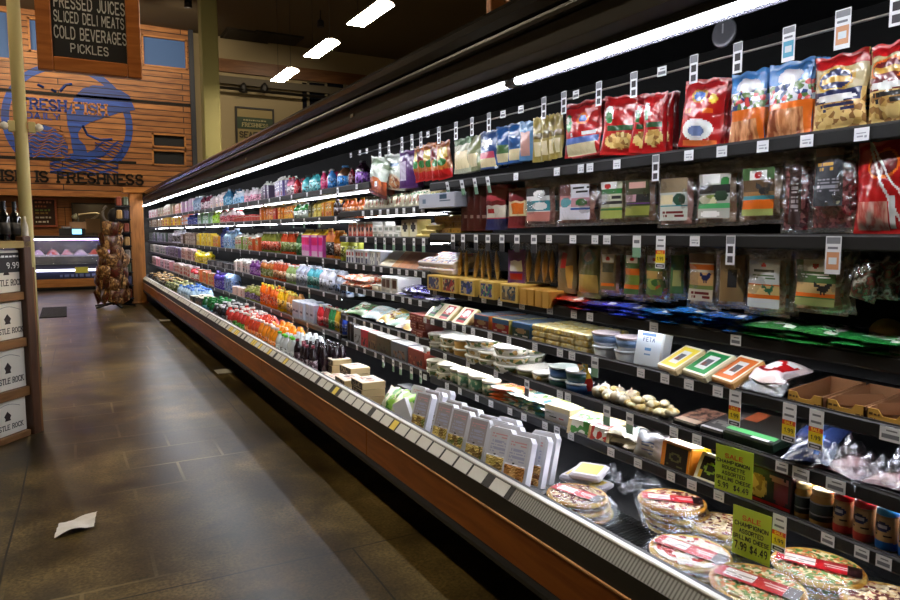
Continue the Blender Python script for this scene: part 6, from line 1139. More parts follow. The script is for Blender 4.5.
def row(zn, i, x0, x1, wd, gfn, name, cat, lab, depth=1, X=SX + .03, d=.08, skip=0.0, jit=.02, z=None, n=None, group=None, dz=0.0, rx=0.0, rz=0.0, stack=1, sh=.03):
    """a facing: like goods side by side along the shelf between two pixels, some rows deep"""
    zz = (ZS[zn][i] - .004) if z is None else z
    a, c = yat(x0, X, zz + .06), yat(x1, X, zz + .06); L_ = abs(a - c); k = n or max(1, int(round(L_ / wd))); st = L_ / k
    parts = gfn(min(st * .95, wd * 1.05)) if callable(gfn) else gfn
    near = c < 7.5
    for j in range(k):
        for r in range(depth):
            for s in range(stack):
                if r and R.random() < skip: continue
                if zn == 2 and (n_gap(j, i, r) or max(a, c) - st * (j + .5) > CY1 - .2): continue
                loc = (X + d / 2 + r * (d + .008) + R.uniform(0, jit * (2.2 if zn == 2 else 1)), max(a, c) - st * (j + .5), zz + dz + s * sh)
                if r == 0 and near: put(name, parts, loc, (rx, 0, RZ + rz + R.uniform(-.06, .06)), lab, cat, group or lab)
                else: link(name, parts[0][1] if not isinstance(parts[0][1], tuple) else parts[0][1], None, loc, (rx, 0, RZ + rz), lab, cat, group or lab) if near else fuse(name, parts, loc, rx, rz, lab, cat, group or lab)
FZ = {}
def fuse(name, parts, loc, rx, rz, lab, cat, group):
    """far goods: all surfaces of one thing in one mesh, too small to show parts"""
    key = tuple(p[1].name for p in parts)
    if key not in FZ:
        b = MB()
        for _, me in parts:
            mats = list(me.materials)
            b.add([v.co for v in me.vertices], [tuple(p.vertices) for p in me.polygons], [mats[p.material_index] for p in me.polygons])
        FZ[key] = b.mesh(name)
    o = link(name, FZ[key], None, loc, (rx, 0, RZ + rz + R.uniform(-.15, .15)), lab, cat, group); q = R.uniform(.95, 1.14); o.scale = (R.uniform(.9, 1), 1, q)
def flatart(*c): return busy(list(c), 60, .4, len(c) + sum(c[0]) % 7)
def box_(h, d, body, front, top=None): return lambda w: g_box(w, d, h, mat(body, .45), front, mat(top, .5) if top else None, 6, 8)
W_ = (232, 230, 224)
row(1, 0, 360, 422, .07, lambda w: g_pouch(w * 1.25, .12, .05, art(mat((226, 218, 190), .4), ('e', .5, .55, .3, .2, mat((170, 80, 40), .4)), ('r', .2, .8, .8, .9, GREEN)), 3, 10, 12), 'snack_packet', 'bag', 'small cream packet with brown picture in the row above the round topped boxes', 2, d=.06, rx=-.15)
row(1, 0, 405, 440, .06, lambda w: g_pouch(w * 1.25, .13, .05, art(mat((190, 170, 90), .4), ('e', .5, .6, .34, .16, GREEN), ('r', .2, .2, .8, .4, ORG)), 5, 10, 12), 'snack_packet', 'bag', 'small yellow packet with green emblem behind the grey display box', 1, X=SX + .1, d=.06)
z = Z1[0]; a, c = yat(423, SX, z), yat(460, SX, z)
o = put('display_box', g_box(abs(a - c), .1, .085, mat((150, 152, 160), .5), art(mat((172, 174, 184), .5), ('e', .7, .72, .1, .18, mat((20, 60, 84), .4)), ('t', .56, .3, .86, .5, mat((50, 70, 90), .4), 2), ('e', .15, .5, .06, .2, mat((90, 110, 130), .4)))), (SX + .02, (a + c) / 2, z - .01), (0, 0, RZ), 'grey display box with dark teal round emblem at the shelf end', 'box')
def rt(c): return lambda w: [('box', MB().prism([(-w / 2, 0), (w / 2, 0), (w / 2, .1), (w * .3, .125), (-w * .3, .125), (-w / 2, .1)], 'y', -.04, .04, mat(W_, .4)).mesh('box')), ('printed_front', (lambda b: (b.sheet(lambda u, v: (w * .8 * (u - .5), -.0412, .012 + .095 * v), 6, 10, art(mat(c, .4), ('e', .5, .6, .3, .26, INK), ('r', 0, 0, 1, .15, RED)), False), b.mesh('printed_front'))[1])(MB()))]
row(1, 1, 347, 373, .09, rt((206, 120, 90)), 'round_topped_box', 'box', 'white round topped box with orange and black oval front', 2)
row(1, 1, 373, 400, .1, box_(.045, .1, W_, art(WHITE, ('r', .2, .3, .8, .7, mat((140, 150, 140), .4)))), 'white_carton', 'box', 'low white carton with grey print, two high on the second middle shelf', 1, stack=2, sh=.047)
row(1, 1, 400, 417, .12, box_(.13, .1, (226, 214, 150), art(mat((226, 220, 190), .4), ('e', .5, .6, .3, .24, INK))), 'white_carton', 'box', 'pale yellow carton with black oval on the second middle shelf', 1)
for k in range(3): stand(1, 416 + 5 * k, 430 + 5 * k, 'cheese_slab_box', lambda w: g_box(w, .2, .03, mat((226, 206, 120), .4)), 'pale yellow box leaning beside the oval carton', 'box', zn=1, rx=.35, dz=.03 * k, group='leaning pale yellow boxes', d=.2)
row(1, 1, 436, 463, .12, box_(.035, .12, (206, 164, 70), art(GOLD, ('t', .1, .2, .9, .8, mat((150, 110, 40), .4), 1))), 'gold_cheese_block', 'cheese', 'gold wrapped cheese block stacked at the end of the middle shelf', 2, stack=4, sh=.036, X=SX + .06)
row(1, 2, 347, 369, .06, box_(.115, .1, (222, 222, 230), art(WHITE, ('e', .5, .75, .36, .18, mat((176, 50, 50), .4)), ('e', .5, .32, .36, .2, NAVY))), 'blue_red_box', 'box', 'upright white box with red and navy ovals', 2)
row(1, 2, 369, 379, .07, box_(.115, .1, (226, 226, 236), art(WHITE, ('e', .3, .25, .14, .08, NAVY), ('e', .7, .5, .14, .08, NAVY), ('e', .3, .75, .14, .08, NAVY))), 'dotted_box', 'box', 'upright white box with navy dots', 2)
for k in range(7):
    c_ = [(232, 228, 214), (226, 222, 206), (206, 150, 90), (190, 120, 60), (176, 110, 60), (160, 100, 60), (150, 96, 60)][k]
    stand(2, 380 + k * 6, 386.5 + k * 6, 'leaning_box', lambda w: g_box(w, .16, .03, mat(c_, .45), art(mat(c_, .45), ('r', .2, .3, .8, .6, DRED))), ('white box leaning on edge, %s' if k < 2 else 'tan box leaning on edge, %s of five') % (('by the dotted boxes', 'beside the first white one') + ('first', 'second', 'third', 'fourth', 'fifth'))[k], 'box', zn=1, rx=.75, d=.14)
MBX = busy([(196, 60, 90), (232, 220, 226), (110, 60, 130), (236, 180, 120), (240, 236, 240)], 50, .4, 9)
for k in range(4): stand(2, 418 + (k % 2) * 17, 438 + (k % 2) * 15, 'colourful_box', lambda w: g_slab(w, .2, .035, mat((226, 216, 220), .4), lambda u, v: MBX), ('pink and purple patterned box, %s, %s') % (('lower', 'upper')[k // 2], ('farther', 'nearer')[k % 2]), 'box', zn=1, rx=.3, dz=.036 * (k // 2), d=.2)
row(1, 3, 345, 368, .09, lambda w: flat_pack(w, .16, .05, lambda u, v: busy([(226, 120, 60), (236, 200, 170), (206, 90, 50), (240, 230, 214)], 30, .4, 6), 3), 'salmon_pack', 'packet', 'orange and white food pack lying on the fourth middle shelf', 2, stack=2, sh=.045)
row(1, 3, 369, 379, .1, lambda w: g_tub(w * .48, .05, IV, IV2), 'cream_tub', 'tub', 'round cream tub beside the orange food packs', 1)
row(1, 3, 380, 398, .09, box_(.125, .1, W_, art(mat((214, 210, 200), .4), ('r', .15, .35, .85, .85, mat((110, 80, 70), .4)), ('r', .2, .05, .8, .25, mat((180, 180, 170), .4)))), 'white_tall_box', 'box', 'tall white box with brown picture on the fourth middle shelf', 2)
FOIL = busy([(40, 50, 150), (200, 200, 226), (90, 80, 170), (226, 226, 236), (60, 60, 140)], 40, .2, 6)
for k in range(8): stand(3, 398 + 8 * (k % 4), 412 + 8 * (k % 4), 'foil_packet', lambda w: flat_pack(w * 1.1, .18, .035, lambda u, v: FOIL, k), 'shiny blue and silver foil packet in the heap by the white boxes', 'packet', zn=1, dz=.035 * (k // 4), rz=R.uniform(-.3, .3), group='blue foil packets', d=.18)
G4 = [((60, 130, 70), (180, 50, 40), 'green bag with a red and brown picture'), ((206, 236, 236), (230, 240, 240), 'pale cyan bag'), ((226, 190, 80), (150, 60, 40), 'bag with yellow and red picture'), ((190, 230, 214), (60, 150, 110), 'white bag with green patch'), ((206, 170, 60), (150, 70, 40), 'bag with gold and brown picture'), ((220, 214, 210), (170, 60, 60), 'white bag with red edge')]
for k, (x0, x1) in enumerate(((347, 364), (363, 382), (378, 390), (386, 400), (396, 410), (398, 416))):
    c1_, c2_, nm_ = G4[k]; stand(4, x0, x1, 'frozen_bag', lambda w: flat_pack(w * 1.1, .2, .06, art(mat(c1_, .35), ('r', .25, .2, .95, .7, busy([c2_, c1_, (236, 220, 190)], 40, .4, k)), ('e', .3, .7, .2, .12, WHITE)), k), nm_ + ' lying on the fifth middle shelf', 'bag', zn=1, rx=.35, d=.2)
row(1, 4, 413, 427, .1, box_(.05, .14, (110, 44, 34), art(mat((130, 50, 40), .4), ('t', .1, .2, .9, .8, mat((206, 170, 150), .4), 3))), 'brown_red_box', 'box', 'dark red brown box stacked three high beside the cheese packs', 1, stack=3, sh=.051)
B5 = [((180, 190, 200), (120, 130, 140), 'grey'), ((206, 40, 50), (200, 60, 60), 'bright red'), ((120, 96, 70), (150, 120, 80), 'brown'), ((96, 84, 64), (70, 90, 60), 'olive brown'), ((110, 116, 124), (140, 110, 90), 'slate grey'), ((150, 60, 44), (196, 120, 80), 'rust red')]
for k, (x0, x1) in enumerate(((354, 361), (361, 368), (368, 377), (376, 390), (391, 407), (408, 424))):
    c1_, c2_, nm_ = B5[k]; stand(5, x0, x1, 'meal_box', lambda w: g_box(w, .2, .14 - .004 * k, mat(c1_, .45), art(mat(c1_, .45), ('r', .1, .1, .9, .6, busy([c2_, c1_, (60, 40, 34)], 50, .4, k))), mat((216, 212, 206), .5)), nm_ + ' upright box with pale top on the lowest middle shelf', 'box', zn=1, d=.2, n=1)
for k in range(3): stand(5, 356 + k * 8, 368 + k * 8, 'red_meal_box', lambda w: g_box(w, .12, .15, mat((196, 36, 40), .4), None, mat((206, 50, 50), .4)), 'bright red box standing behind the upright boxes', 'box', zn=1, X=SX + .25, group='red boxes behind')
row(1, 5, 344, 356, .09, lambda w: g_bottle(.19, w * .45, mat((30, 24, 22), .3), mat((40, 40, 40), .4)), 'dark_bottle', 'bottle', 'dark bottle beside the grey upright box on the lowest middle shelf', 2)
row(1, 5, 409, 426, .1, box_(.05, .1, (30, 44, 40), art(mat((34, 50, 44), .4), ('t', .1, .2, .9, .8, mat((90, 140, 110), .4), 3))), 'black_green_box', 'box', 'small black box with green print below the rust red box', 1, X=SX - .0 + .01, dz=0, stack=1) if False else None
# cartons on the deck of the middle zone
def g_sand(w, h, s): return g_box(w, .16, h, mat((206, 180, 130), .5), art(mat((60, 50, 44), .45), ('r', .1, .1, .9, .9, busy([(70, 60, 50), (190, 170, 140), (40, 34, 30)], 60, .4, s))), None, 8, 8)
for k, (px, X, n) in enumerate(((312, 1.62, 1), (326, 1.62, 2), (340, 1.62, 3), (357, 1.62, 4), (313, 1.80, 2), (328, 1.80, 3), (345, 1.80, 3))):
    for s in range(n):
        Y_ = yat(px, X, .5); mb_ = proto(('sand', s % 2), lambda: (lambda q: q + [('top_label', (lambda b: (b.sheet(lambda u, v: (.2 * (u - .5), .15 * (v - .5), .0475), 8, 8, art(mat((226, 216, 196), .5), ('r', .1, .2, .5, .8, busy([(200, 110, 80), (90, 60, 44), (230, 210, 190)], 40, .4, 2)), ('e', .7, .5, .2, .2, mat((190, 150, 120), .4))), False), b.mesh('top_label'))[1])(MB()))])(g_sand(.21, .046, 3 + s)))
        put('sandwich_box', mb_, (X + .08, Y_, .442 + .048 * s), (0, 0, RZ + .06 * math.sin(k + s)), 'tan food carton with printed top in the stacks before the lime bags', 'box', 'tan food cartons on the deck')
for k in range(3): stand(None, 397 + 9 * k, 406 + 9 * k, 'dark_green_box', lambda w: g_box(w, .1, .15, mat((26, 34, 32), .4), art(mat((30, 44, 38), .4), ('t', .1, .5, .9, .9, mat((110, 150, 120), .4), 3), ('t', .1, .1, .9, .4, mat((90, 60, 40), .4), 2))), ('dark box with green print behind the lime bags', 'dark box with green print in the middle of three', 'dark box with green print by the cream dip tubs')[k], 'box', X=1.88)
for k, px in enumerate((392, 400, 381)): stand(None, px, px + 12, 'red_food_pack', lambda w: flat_pack(w, .12, .05, lambda u, v: busy([(196, 60, 40), (226, 200, 180), (150, 40, 30)], 30, .4, 3), k), ('red food pack behind the lime bags', 'red food pack by the pasta trays', 'red food pack behind the tan cartons')[k], 'packet', X=1.80, dz=.02)

# ================================================================== FAR ZONE: drinks and dairy, facing by facing
def spk(c, sd=3): return busy([c, c, tuple(min(255, int(v * .5 + 125)) for v in c), c, tuple(int(v * .45) for v in c), c], 75, .4, sd + c[0] % 9)
def bt(h, r, body, cap, label=None, shape='round'): return lambda w: g_bottle(h, min(r, w * .49), mat(body, .25, coat=.3), mat(cap, .4), spk(label or body), shape, 12)
def ct(h, w_, side, top, pic, cap=None): return lambda w: g_carton(w * .97, .075, h, mat(side, .45), mat(top, .45), pic, mat(cap, .4) if cap else None)
def pic(bg, a_, b_=None): return art(spk(bg), ('r', .1, .5, .9, .8, spk(a_, 5)), ('e', .5, .28, .35, .16, mat(b_ or a_, .45)), ('r', .2, .62, .8, .68, mat((236, 236, 232), .45)))
TOPS = (236, 236, 230)
Zf = 2
def far(i, x0, x1, wd, gfn, name, cat, lab, depth=1, **k): row(2, i, x0, x1, wd, gfn, name, cat, lab, depth, **k)
# top shelf (seen just below the canopy lamp)
far(0, 366, 380, .12, bt(.19, .056, (40, 20, 36), (40, 36, 40), (150, 90, 190)), 'purple_label_bottle', 'bottle', 'dark bottle with violet label, the pair nearest the food pouches', 1, d=.11)
far(0, 351, 366, .13, bt(.2, .06, (40, 20, 36), (40, 36, 40), (150, 90, 196)), 'purple_label_bottle', 'bottle', 'dark bottle with broad violet label on the top shelf', 1, d=.12)
far(0, 345, 351, .07, bt(.16, .034, (96, 24, 34), (40, 20, 24)), 'dark_red_bottle', 'bottle', 'dark red bottle between blue bottles and violet labels', 2)
far(0, 332, 345, .15, bt(.2, .066, (90, 60, 40), (60, 120, 170), (40, 130, 214), 'square'), 'blue_label_bottle', 'bottle', 'widest bottle with bright blue label on the top shelf', 1, d=.13)
far(0, 324, 332, .085, bt(.19, .04, (60, 130, 200), (230, 230, 230), (50, 140, 220)), 'blue_label_bottle', 'bottle', 'slim blue bottle with white cap beside the pink ones', 2)
far(0, 316, 324, .085, bt(.19, .04, (206, 60, 110), (226, 226, 226), (226, 70, 130)), 'pink_label_bottle', 'bottle', 'pink bottle with dark and white cap on the top shelf', 2)
far(0, 298, 313, .13, bt(.19, .062, (70, 170, 180), (60, 70, 70), (110, 206, 214), 'jug'), 'teal_jug', 'jug', 'teal jug with dark cap on the top shelf', 2, d=.12)
far(0, 291, 298, .085, bt(.18, .04, (196, 50, 60), (90, 40, 44), (206, 60, 70)), 'red_bottle', 'bottle', 'red bottle beside the teal jugs on the top shelf', 2)
far(0, 285, 291, .085, bt(.2, .04, (206, 120, 150), (206, 40, 60), (230, 220, 226)), 'red_white_bottle', 'bottle', 'pink and white bottle with red cap on the top shelf', 2)
far(0, 271, 284, .085, ct(.23, .08, (120, 110, 170), TOPS, pic((196, 190, 214), (90, 70, 140), (130, 60, 90))), 'violet_carton', 'carton', 'violet and grey slim carton with white top, nearer group', 2)
far(0, 258, 268, .085, ct(.2, .08, (96, 80, 110), TOPS, pic((150, 140, 170), (80, 60, 96), (96, 50, 60))), 'violet_carton', 'carton', 'dark violet slim carton with white top, farther group', 2)
far(0, 243, 257, .09, bt(.17, .042, (226, 214, 224), (236, 236, 240), (226, 150, 180)), 'pink_white_bottle', 'bottle', 'white bottle with pink label on the top shelf', 2)
far(0, 229, 243, .09, bt(.17, .042, (206, 222, 236), (236, 236, 240), (120, 180, 220)), 'pale_blue_bottle', 'bottle', 'white bottle with pale blue label on the top shelf', 2)
far(0, 221, 229, .12, bt(.22, .055, (50, 110, 150), (60, 80, 110), (60, 140, 180)), 'blue_bottle', 'bottle', 'tall blue bottle on the far top shelf', 2)
far(0, 208, 221, .16, ct(.21, .1, (226, 206, 206), (206, 196, 200), pic((232, 214, 214), (206, 150, 170), (226, 180, 150))), 'pink_carton', 'carton', 'pink and cream carton on the far top shelf', 1)
far(0, 201, 208, .14, bt(.23, .06, (110, 40, 60), (60, 40, 60), (200, 170, 180)), 'dark_pink_bottle', 'bottle', 'dark red bottle with pink label on the far top shelf', 1)
far(0, 194, 201, .2, bt(.26, .08, (140, 160, 190), (220, 224, 230)), 'blue_bottle', 'bottle', 'pale blue tall bottle on the far top shelf', 1)
far(0, 181, 194, .24, box_(.22, .1, (206, 170, 200), pic((214, 180, 206), (180, 190, 140), (190, 120, 170)), (220, 214, 210)), 'pink_green_box', 'box', 'pink and green box on the far top shelf', 1)
far(0, 172, 181, .28, box_(.19, .1, (206, 150, 110), pic((214, 170, 130), (190, 90, 90)), (214, 206, 200)), 'orange_pink_box', 'box', 'orange and pink box on the far top shelf', 1)
far(0, 157, 172, .33, box_(.22, .1, (176, 166, 136), pic((190, 180, 150), (150, 90, 70)), (206, 200, 190)), 'tan_box', 'box', 'tan box near the far end of the top shelf', 1)
far(0, 147, 157, .35, box_(.2, .1, (226, 190, 196), pic((226, 214, 214), (200, 120, 130)), (226, 220, 220)), 'pink_white_box', 'box', 'pink and white box at the far end of the top shelf', 1)
# second shelf: juices
far(1, 338, 358, .075, bt(.15, .036, (222, 104, 30), (226, 170, 60), (226, 140, 60)), 'orange_juice_bottle', 'bottle', 'small orange juice bottle with yellow cap beside the snack packets', 2)
far(1, 331, 338, .075, bt(.16, .034, (60, 40, 34), (196, 170, 180), (80, 60, 56)), 'brown_bottle', 'bottle', 'dark brown bottle between orange juices on the second shelf', 2)
far(1, 319, 331, .09, ct(.17, .08, (236, 150, 20), (236, 190, 60), pic((236, 150, 30), (240, 190, 50), (226, 100, 20))), 'juice_carton', 'carton', 'orange carton beside the dark brown bottles on the second shelf', 2)
far(1, 311, 319, .09, ct(.17, .08, (222, 190, 30), (236, 220, 90), pic((226, 200, 40), (196, 180, 40), (236, 226, 120))), 'juice_carton', 'carton', 'yellow carton on the second shelf', 2)
far(1, 304, 311, .09, ct(.16, .08, (110, 100, 40), (150, 130, 60), pic((120, 106, 40), (60, 70, 40), (190, 170, 80))), 'juice_carton', 'carton', 'olive carton on the second shelf', 2)
far(1, 291, 304, .11, bt(.16, .05, (60, 150, 70), (230, 234, 230), (226, 236, 226), 'square'), 'green_white_bottle', 'bottle', 'green bottle with white label on the second shelf', 2)
far(1, 276, 291, .085, ct(.18, .08, (236, 136, 20), (240, 222, 170), pic((240, 150, 30), (236, 120, 20), (246, 190, 60))), 'juice_carton', 'carton', 'bright orange juice carton with cream top, nearer orange group', 2)
far(1, 270, 276, .085, ct(.18, .08, (190, 50, 30), (240, 222, 190), pic((196, 60, 40), (206, 90, 50), (226, 60, 40))), 'juice_carton', 'carton', 'red juice carton with cream top on the second shelf', 2)
far(1, 257, 270, .085, ct(.18, .08, (232, 130, 30), (240, 226, 190), pic((226, 120, 30), (206, 50, 30), (240, 180, 60))), 'juice_carton', 'carton', 'orange and red juice carton, farther orange group', 2)
far(1, 230, 256, .09, lambda w: g_tub(w * .45, .09, mat((226, 220, 214), .4), mat((196, 50, 50), .4), mat((206, 90, 80), .4)), 'yogurt_cup', 'cup', 'white and red yogurt cup on the second shelf', 2)
far(1, 218, 230, .12, bt(.19, .055, (226, 216, 214), (196, 40, 50), (206, 90, 100)), 'red_capped_bottle', 'bottle', 'white bottle with red cap on the second shelf', 2)
far(1, 211, 218, .12, bt(.17, .055, (160, 206, 60), (210, 226, 90)), 'lime_bottle', 'bottle', 'lime green bottle on the second shelf', 2)
far(1, 195, 211, .2, ct(.2, .1, (130, 176, 130), (190, 210, 170), pic((170, 196, 186), (90, 150, 80), (200, 214, 214))), 'green_carton', 'carton', 'pale green milk carton on the far second shelf', 1)
far(1, 188, 195, .16, bt(.2, .06, (50, 60, 140), (70, 70, 150)), 'navy_bottle', 'bottle', 'navy blue bottle on the far second shelf', 1)
far(1, 180, 188, .22, box_(.19, .1, (226, 100, 50), pic((230, 120, 60), (206, 224, 240)), (236, 230, 220)), 'orange_box', 'box', 'orange and white box on the far second shelf', 1)
far(1, 163, 180, .28, box_(.18, .1, (226, 180, 50), pic((230, 190, 60), (190, 60, 40)), (236, 230, 214)), 'yellow_box', 'box', 'yellow and red box on the far second shelf', 1)
far(1, 147, 163, .33, box_(.17, .1, (150, 110, 80), pic((190, 170, 140), (110, 70, 40)), (206, 200, 190)), 'brown_box', 'box', 'brown box at the far end of the second shelf', 1)
# third shelf
far(2, 338, 346, .08, bt(.22, .038, (196, 200, 80), (230, 230, 190)), 'yellow_green_bottle', 'bottle', 'yellow green bottle at the near end of the third shelf', 2)
far(2, 329, 338, .08, bt(.25, .038, (196, 120, 30), (214, 160, 80), (150, 80, 20)), 'amber_bottle', 'bottle', 'amber bottle on the third shelf', 2)
far(2, 320, 329, .1, bt(.27, .046, (226, 130, 70), (230, 180, 120), (40, 34, 34)), 'black_label_bottle', 'bottle', 'orange bottle with black label on the third shelf', 2)
MAG = art(mat((226, 190, 220), .4), ('r', 0, .32, 1, .62, mat((226, 90, 190), .4)), ('r', 0, .58, 1, .9, mat((232, 36, 120), .4)))
far(2, 300, 320, .1, lambda w: g_carton(w * .98, .09, .26, mat((206, 80, 170), .4), mat((240, 214, 40), .4), MAG), 'magenta_carton', 'carton', 'magenta to pink carton with bright yellow top', 2)
far(2, 291, 300, .09, bt(.23, .042, (60, 110, 70), (200, 214, 190), (90, 140, 80)), 'dark_green_bottle', 'bottle', 'dark green bottle beside the magenta cartons', 2)
far(2, 277, 291, .075, bt(.24, .036, (206, 80, 40), (238, 236, 230), (120, 140, 60)), 'green_red_bottle', 'bottle', 'red and green juice bottle with white cap, nearer group', 2)
far(2, 258, 277, .075, bt(.24, .036, (130, 140, 60), (238, 236, 230), (206, 70, 40)), 'green_red_bottle', 'bottle', 'green and red juice bottle with white cap, farther group', 2)
far(2, 245, 257, .085, ct(.2, .08, (206, 90, 40), TOPS, pic((226, 130, 50), (150, 170, 60), (206, 60, 40))), 'fruit_carton', 'carton', 'orange and green carton with white top on the third shelf', 2)
far(2, 233, 245, .085, ct(.2, .08, (140, 170, 60), TOPS, pic((210, 216, 190), (206, 50, 50), (120, 160, 60))), 'fruit_carton', 'carton', 'white carton with red and green print on the third shelf', 2)
far(2, 223, 231, .2, bt(.27, .08, (150, 190, 226), (200, 214, 230), (120, 160, 214), 'jug'), 'pale_blue_jug', 'jug', 'big pale blue jug on the third shelf', 1, d=.14)
far(2, 218, 223, .15, bt(.28, .055, (70, 90, 180), (90, 110, 190)), 'blue_slim_bottle', 'bottle', 'slim blue bottle beside the pale blue jugs', 1)
far(2, 212, 218, .2, box_(.17, .1, (226, 160, 40), pic((230, 180, 60), (230, 120, 40)), (236, 226, 160)), 'yellow_orange_box', 'box', 'yellow and orange box next to the blue slim bottles', 1)
far(2, 195, 212, .22, box_(.19, .1, (230, 200, 30), pic((232, 206, 30), (240, 226, 110), (200, 160, 30)), (240, 226, 130)), 'bright_yellow_box', 'box', 'bright yellow box on the third shelf', 1)
far(2, 181, 195, .25, box_(.2, .1, (96, 76, 66), pic((110, 86, 76), (170, 160, 150)), (226, 224, 220)), 'dark_brown_box', 'box', 'dark brown box on the far third shelf', 1)
far(2, 172, 181, .28, bt(.26, .08, (190, 190, 206), (230, 230, 236), (60, 56, 60)), 'white_bottle', 'bottle', 'white bottle with dark label on the far third shelf', 1)
far(2, 147, 172, .33, box_(.2, .1, (70, 90, 76), pic((90, 100, 96), (50, 50, 60)), (200, 204, 200)), 'grey_green_box', 'box', 'grey green box at the far end of the third shelf', 1)
# fourth shelf
far(3, 329, 347, .08, bt(.16, .038, (200, 206, 226), (226, 120, 60), (120, 150, 206)), 'orange_capped_bottle', 'bottle', 'white and blue bottle with orange cap on the fourth shelf', 2)
far(3, 315, 329, .12, bt(.2, .056, (206, 210, 222), (236, 236, 240), (180, 186, 206), 'jug'), 'white_jug', 'jug', 'white jug on the fourth shelf', 2, d=.11)
far(3, 304, 314, .12, bt(.2, .054, (90, 190, 206), (230, 232, 236), (60, 130, 120), 'jug'), 'teal_jug', 'jug', 'teal jug with white cap on the fourth shelf', 2, d=.11)
far(3, 292, 304, .14, bt(.21, .066, (186, 194, 216), (226, 228, 236), (170, 180, 206), 'jug'), 'grey_jug', 'jug', 'pale grey blue jug on the fourth shelf', 2, d=.12)
far(3, 284, 292, .09, bt(.19, .042, (150, 180, 110), (236, 234, 226), (206, 216, 180)), 'pale_green_bottle', 'bottle', 'pale green bottle on the fourth shelf', 2)
far(3, 270, 284, .075, bt(.2, .036, (206, 80, 40), (238, 190, 170), (190, 130, 80)), 'red_orange_bottle', 'bottle', 'red orange bottle on the fourth shelf, nearer group', 2)
far(3, 257, 270, .075, bt(.19, .036, (190, 110, 50), (238, 232, 220), (120, 130, 60)), 'brown_orange_bottle', 'bottle', 'brown and green bottle on the fourth shelf, farther group', 2)
far(3, 249, 257, .1, bt(.17, .044, (110, 50, 130), (170, 120, 180), (150, 90, 170)), 'violet_bottle', 'bottle', 'violet bottle on the fourth shelf', 2)
far(3, 232, 249, .1, ct(.17, .09, (214, 196, 190), TOPS, pic((226, 216, 210), (206, 120, 100), (60, 60, 70))), 'white_pink_carton', 'carton', 'white carton with pink and black print on the fourth shelf', 2)
far(3, 207, 231, .2, box_(.08, .1, (60, 56, 60), pic((70, 66, 70), (130, 130, 140)), (90, 90, 96)), 'dark_low_box', 'box', 'low dark box on the fourth shelf', 1)
far(3, 195, 207, .2, bt(.2, .08, (226, 200, 30), (236, 220, 60), (200, 170, 30)), 'yellow_bottle', 'bottle', 'bright yellow bottle on the fourth shelf', 1)
far(3, 180, 195, .24, box_(.2, .1, (190, 150, 140), pic((200, 170, 160), (150, 80, 80)), (226, 220, 214)), 'rosy_box', 'box', 'rosy brown box on the far fourth shelf', 1)
far(3, 166, 180, .28, box_(.2, .1, (90, 70, 110), pic((110, 90, 120), (60, 56, 66)), (214, 214, 220)), 'purple_box', 'box', 'purple grey box on the far fourth shelf', 1)
far(3, 147, 166, .33, box_(.18, .1, (150, 140, 130), pic((170, 160, 150), (60, 100, 60)), (220, 216, 210)), 'grey_box', 'box', 'grey box at the far end of the fourth shelf', 1)
# fifth shelf
SLIM = [((206, 40, 50), 'red'), ((150, 60, 60), 'maroon'), ((50, 140, 80), 'green'), ((206, 170, 50), 'golden'), ((60, 50, 50), 'black'), ((50, 80, 190), 'blue')]
for k in range(6): far(4, 313 + 5.3 * k, 318.3 + 5.3 * k, .075, bt(.19, .034, SLIM[k][0], (200, 190, 170), SLIM[k][0], 'slim'), 'slim_bottle', 'bottle', 'slim %s bottle in the coloured row of the fifth shelf' % SLIM[k][1], 2)
far(4, 292, 312, .12, box_(.17, .1, (176, 186, 206), art(mat((176, 186, 206), .4), ('r', .1, .4, .9, .5, NAVY), ('r', .1, .1, .9, .3, mat((150, 170, 200), .4))), (206, 212, 220)), 'grey_blue_box', 'box', 'grey blue box on the fifth shelf beside the slim bottles', 2)
far(4, 284, 292, .075, bt(.22, .036, (214, 150, 70), (240, 226, 90), (226, 206, 180)), 'pale_orange_bottle', 'bottle', 'pale orange bottle with yellow cap on the fifth shelf', 2)
far(4, 274, 284, .075, bt(.23, .036, (236, 190, 20), (246, 232, 120), (240, 200, 40)), 'yellow_juice_bottle', 'bottle', 'bright yellow juice bottle on the fifth shelf', 2)
far(4, 259, 274, .075, bt(.23, .036, (236, 110, 20), (246, 214, 60), (230, 90, 30)), 'orange_juice_bottle', 'bottle', 'bright orange juice bottle with yellow cap on the fifth shelf', 2)
far(4, 242, 257, .09, bt(.16, .042, (140, 150, 60), (200, 190, 120), (120, 90, 130)), 'mixed_bottle', 'bottle', 'olive and violet bottle on the fifth shelf', 2)
far(4, 232, 242, .14, box_(.11, .1, (226, 190, 176), pic((230, 200, 186), (206, 110, 90)), (236, 230, 226)), 'pale_pink_box', 'box', 'pale pink box on the fifth shelf', 1)
far(4, 222, 230, .2, bt(.27, .08, (150, 180, 226), (190, 206, 236), (110, 140, 206), 'jug'), 'pale_blue_jug', 'jug', 'big pale blue jug on the fifth shelf', 1, d=.14)
far(4, 213, 222, .18, bt(.25, .07, (70, 50, 150), (110, 90, 180)), 'indigo_bottle', 'bottle', 'indigo bottle beside the pale blue jugs on the fifth shelf', 1)
far(4, 199, 213, .2, box_(.2, .1, (214, 110, 60), pic((226, 190, 90), (206, 50, 40)), (236, 220, 214)), 'red_yellow_box', 'box', 'red and yellow box on the fifth shelf', 1)
far(4, 190, 199, .2, bt(.21, .08, (190, 50, 60), (226, 210, 214), (226, 210, 206)), 'red_white_bottle', 'bottle', 'red and white bottle on the far fifth shelf', 1)
far(4, 174, 190, .25, box_(.2, .1, (226, 196, 196), pic((230, 210, 206), (190, 60, 70)), (236, 232, 230)), 'white_red_box', 'box', 'white and red box on the far fifth shelf', 1)
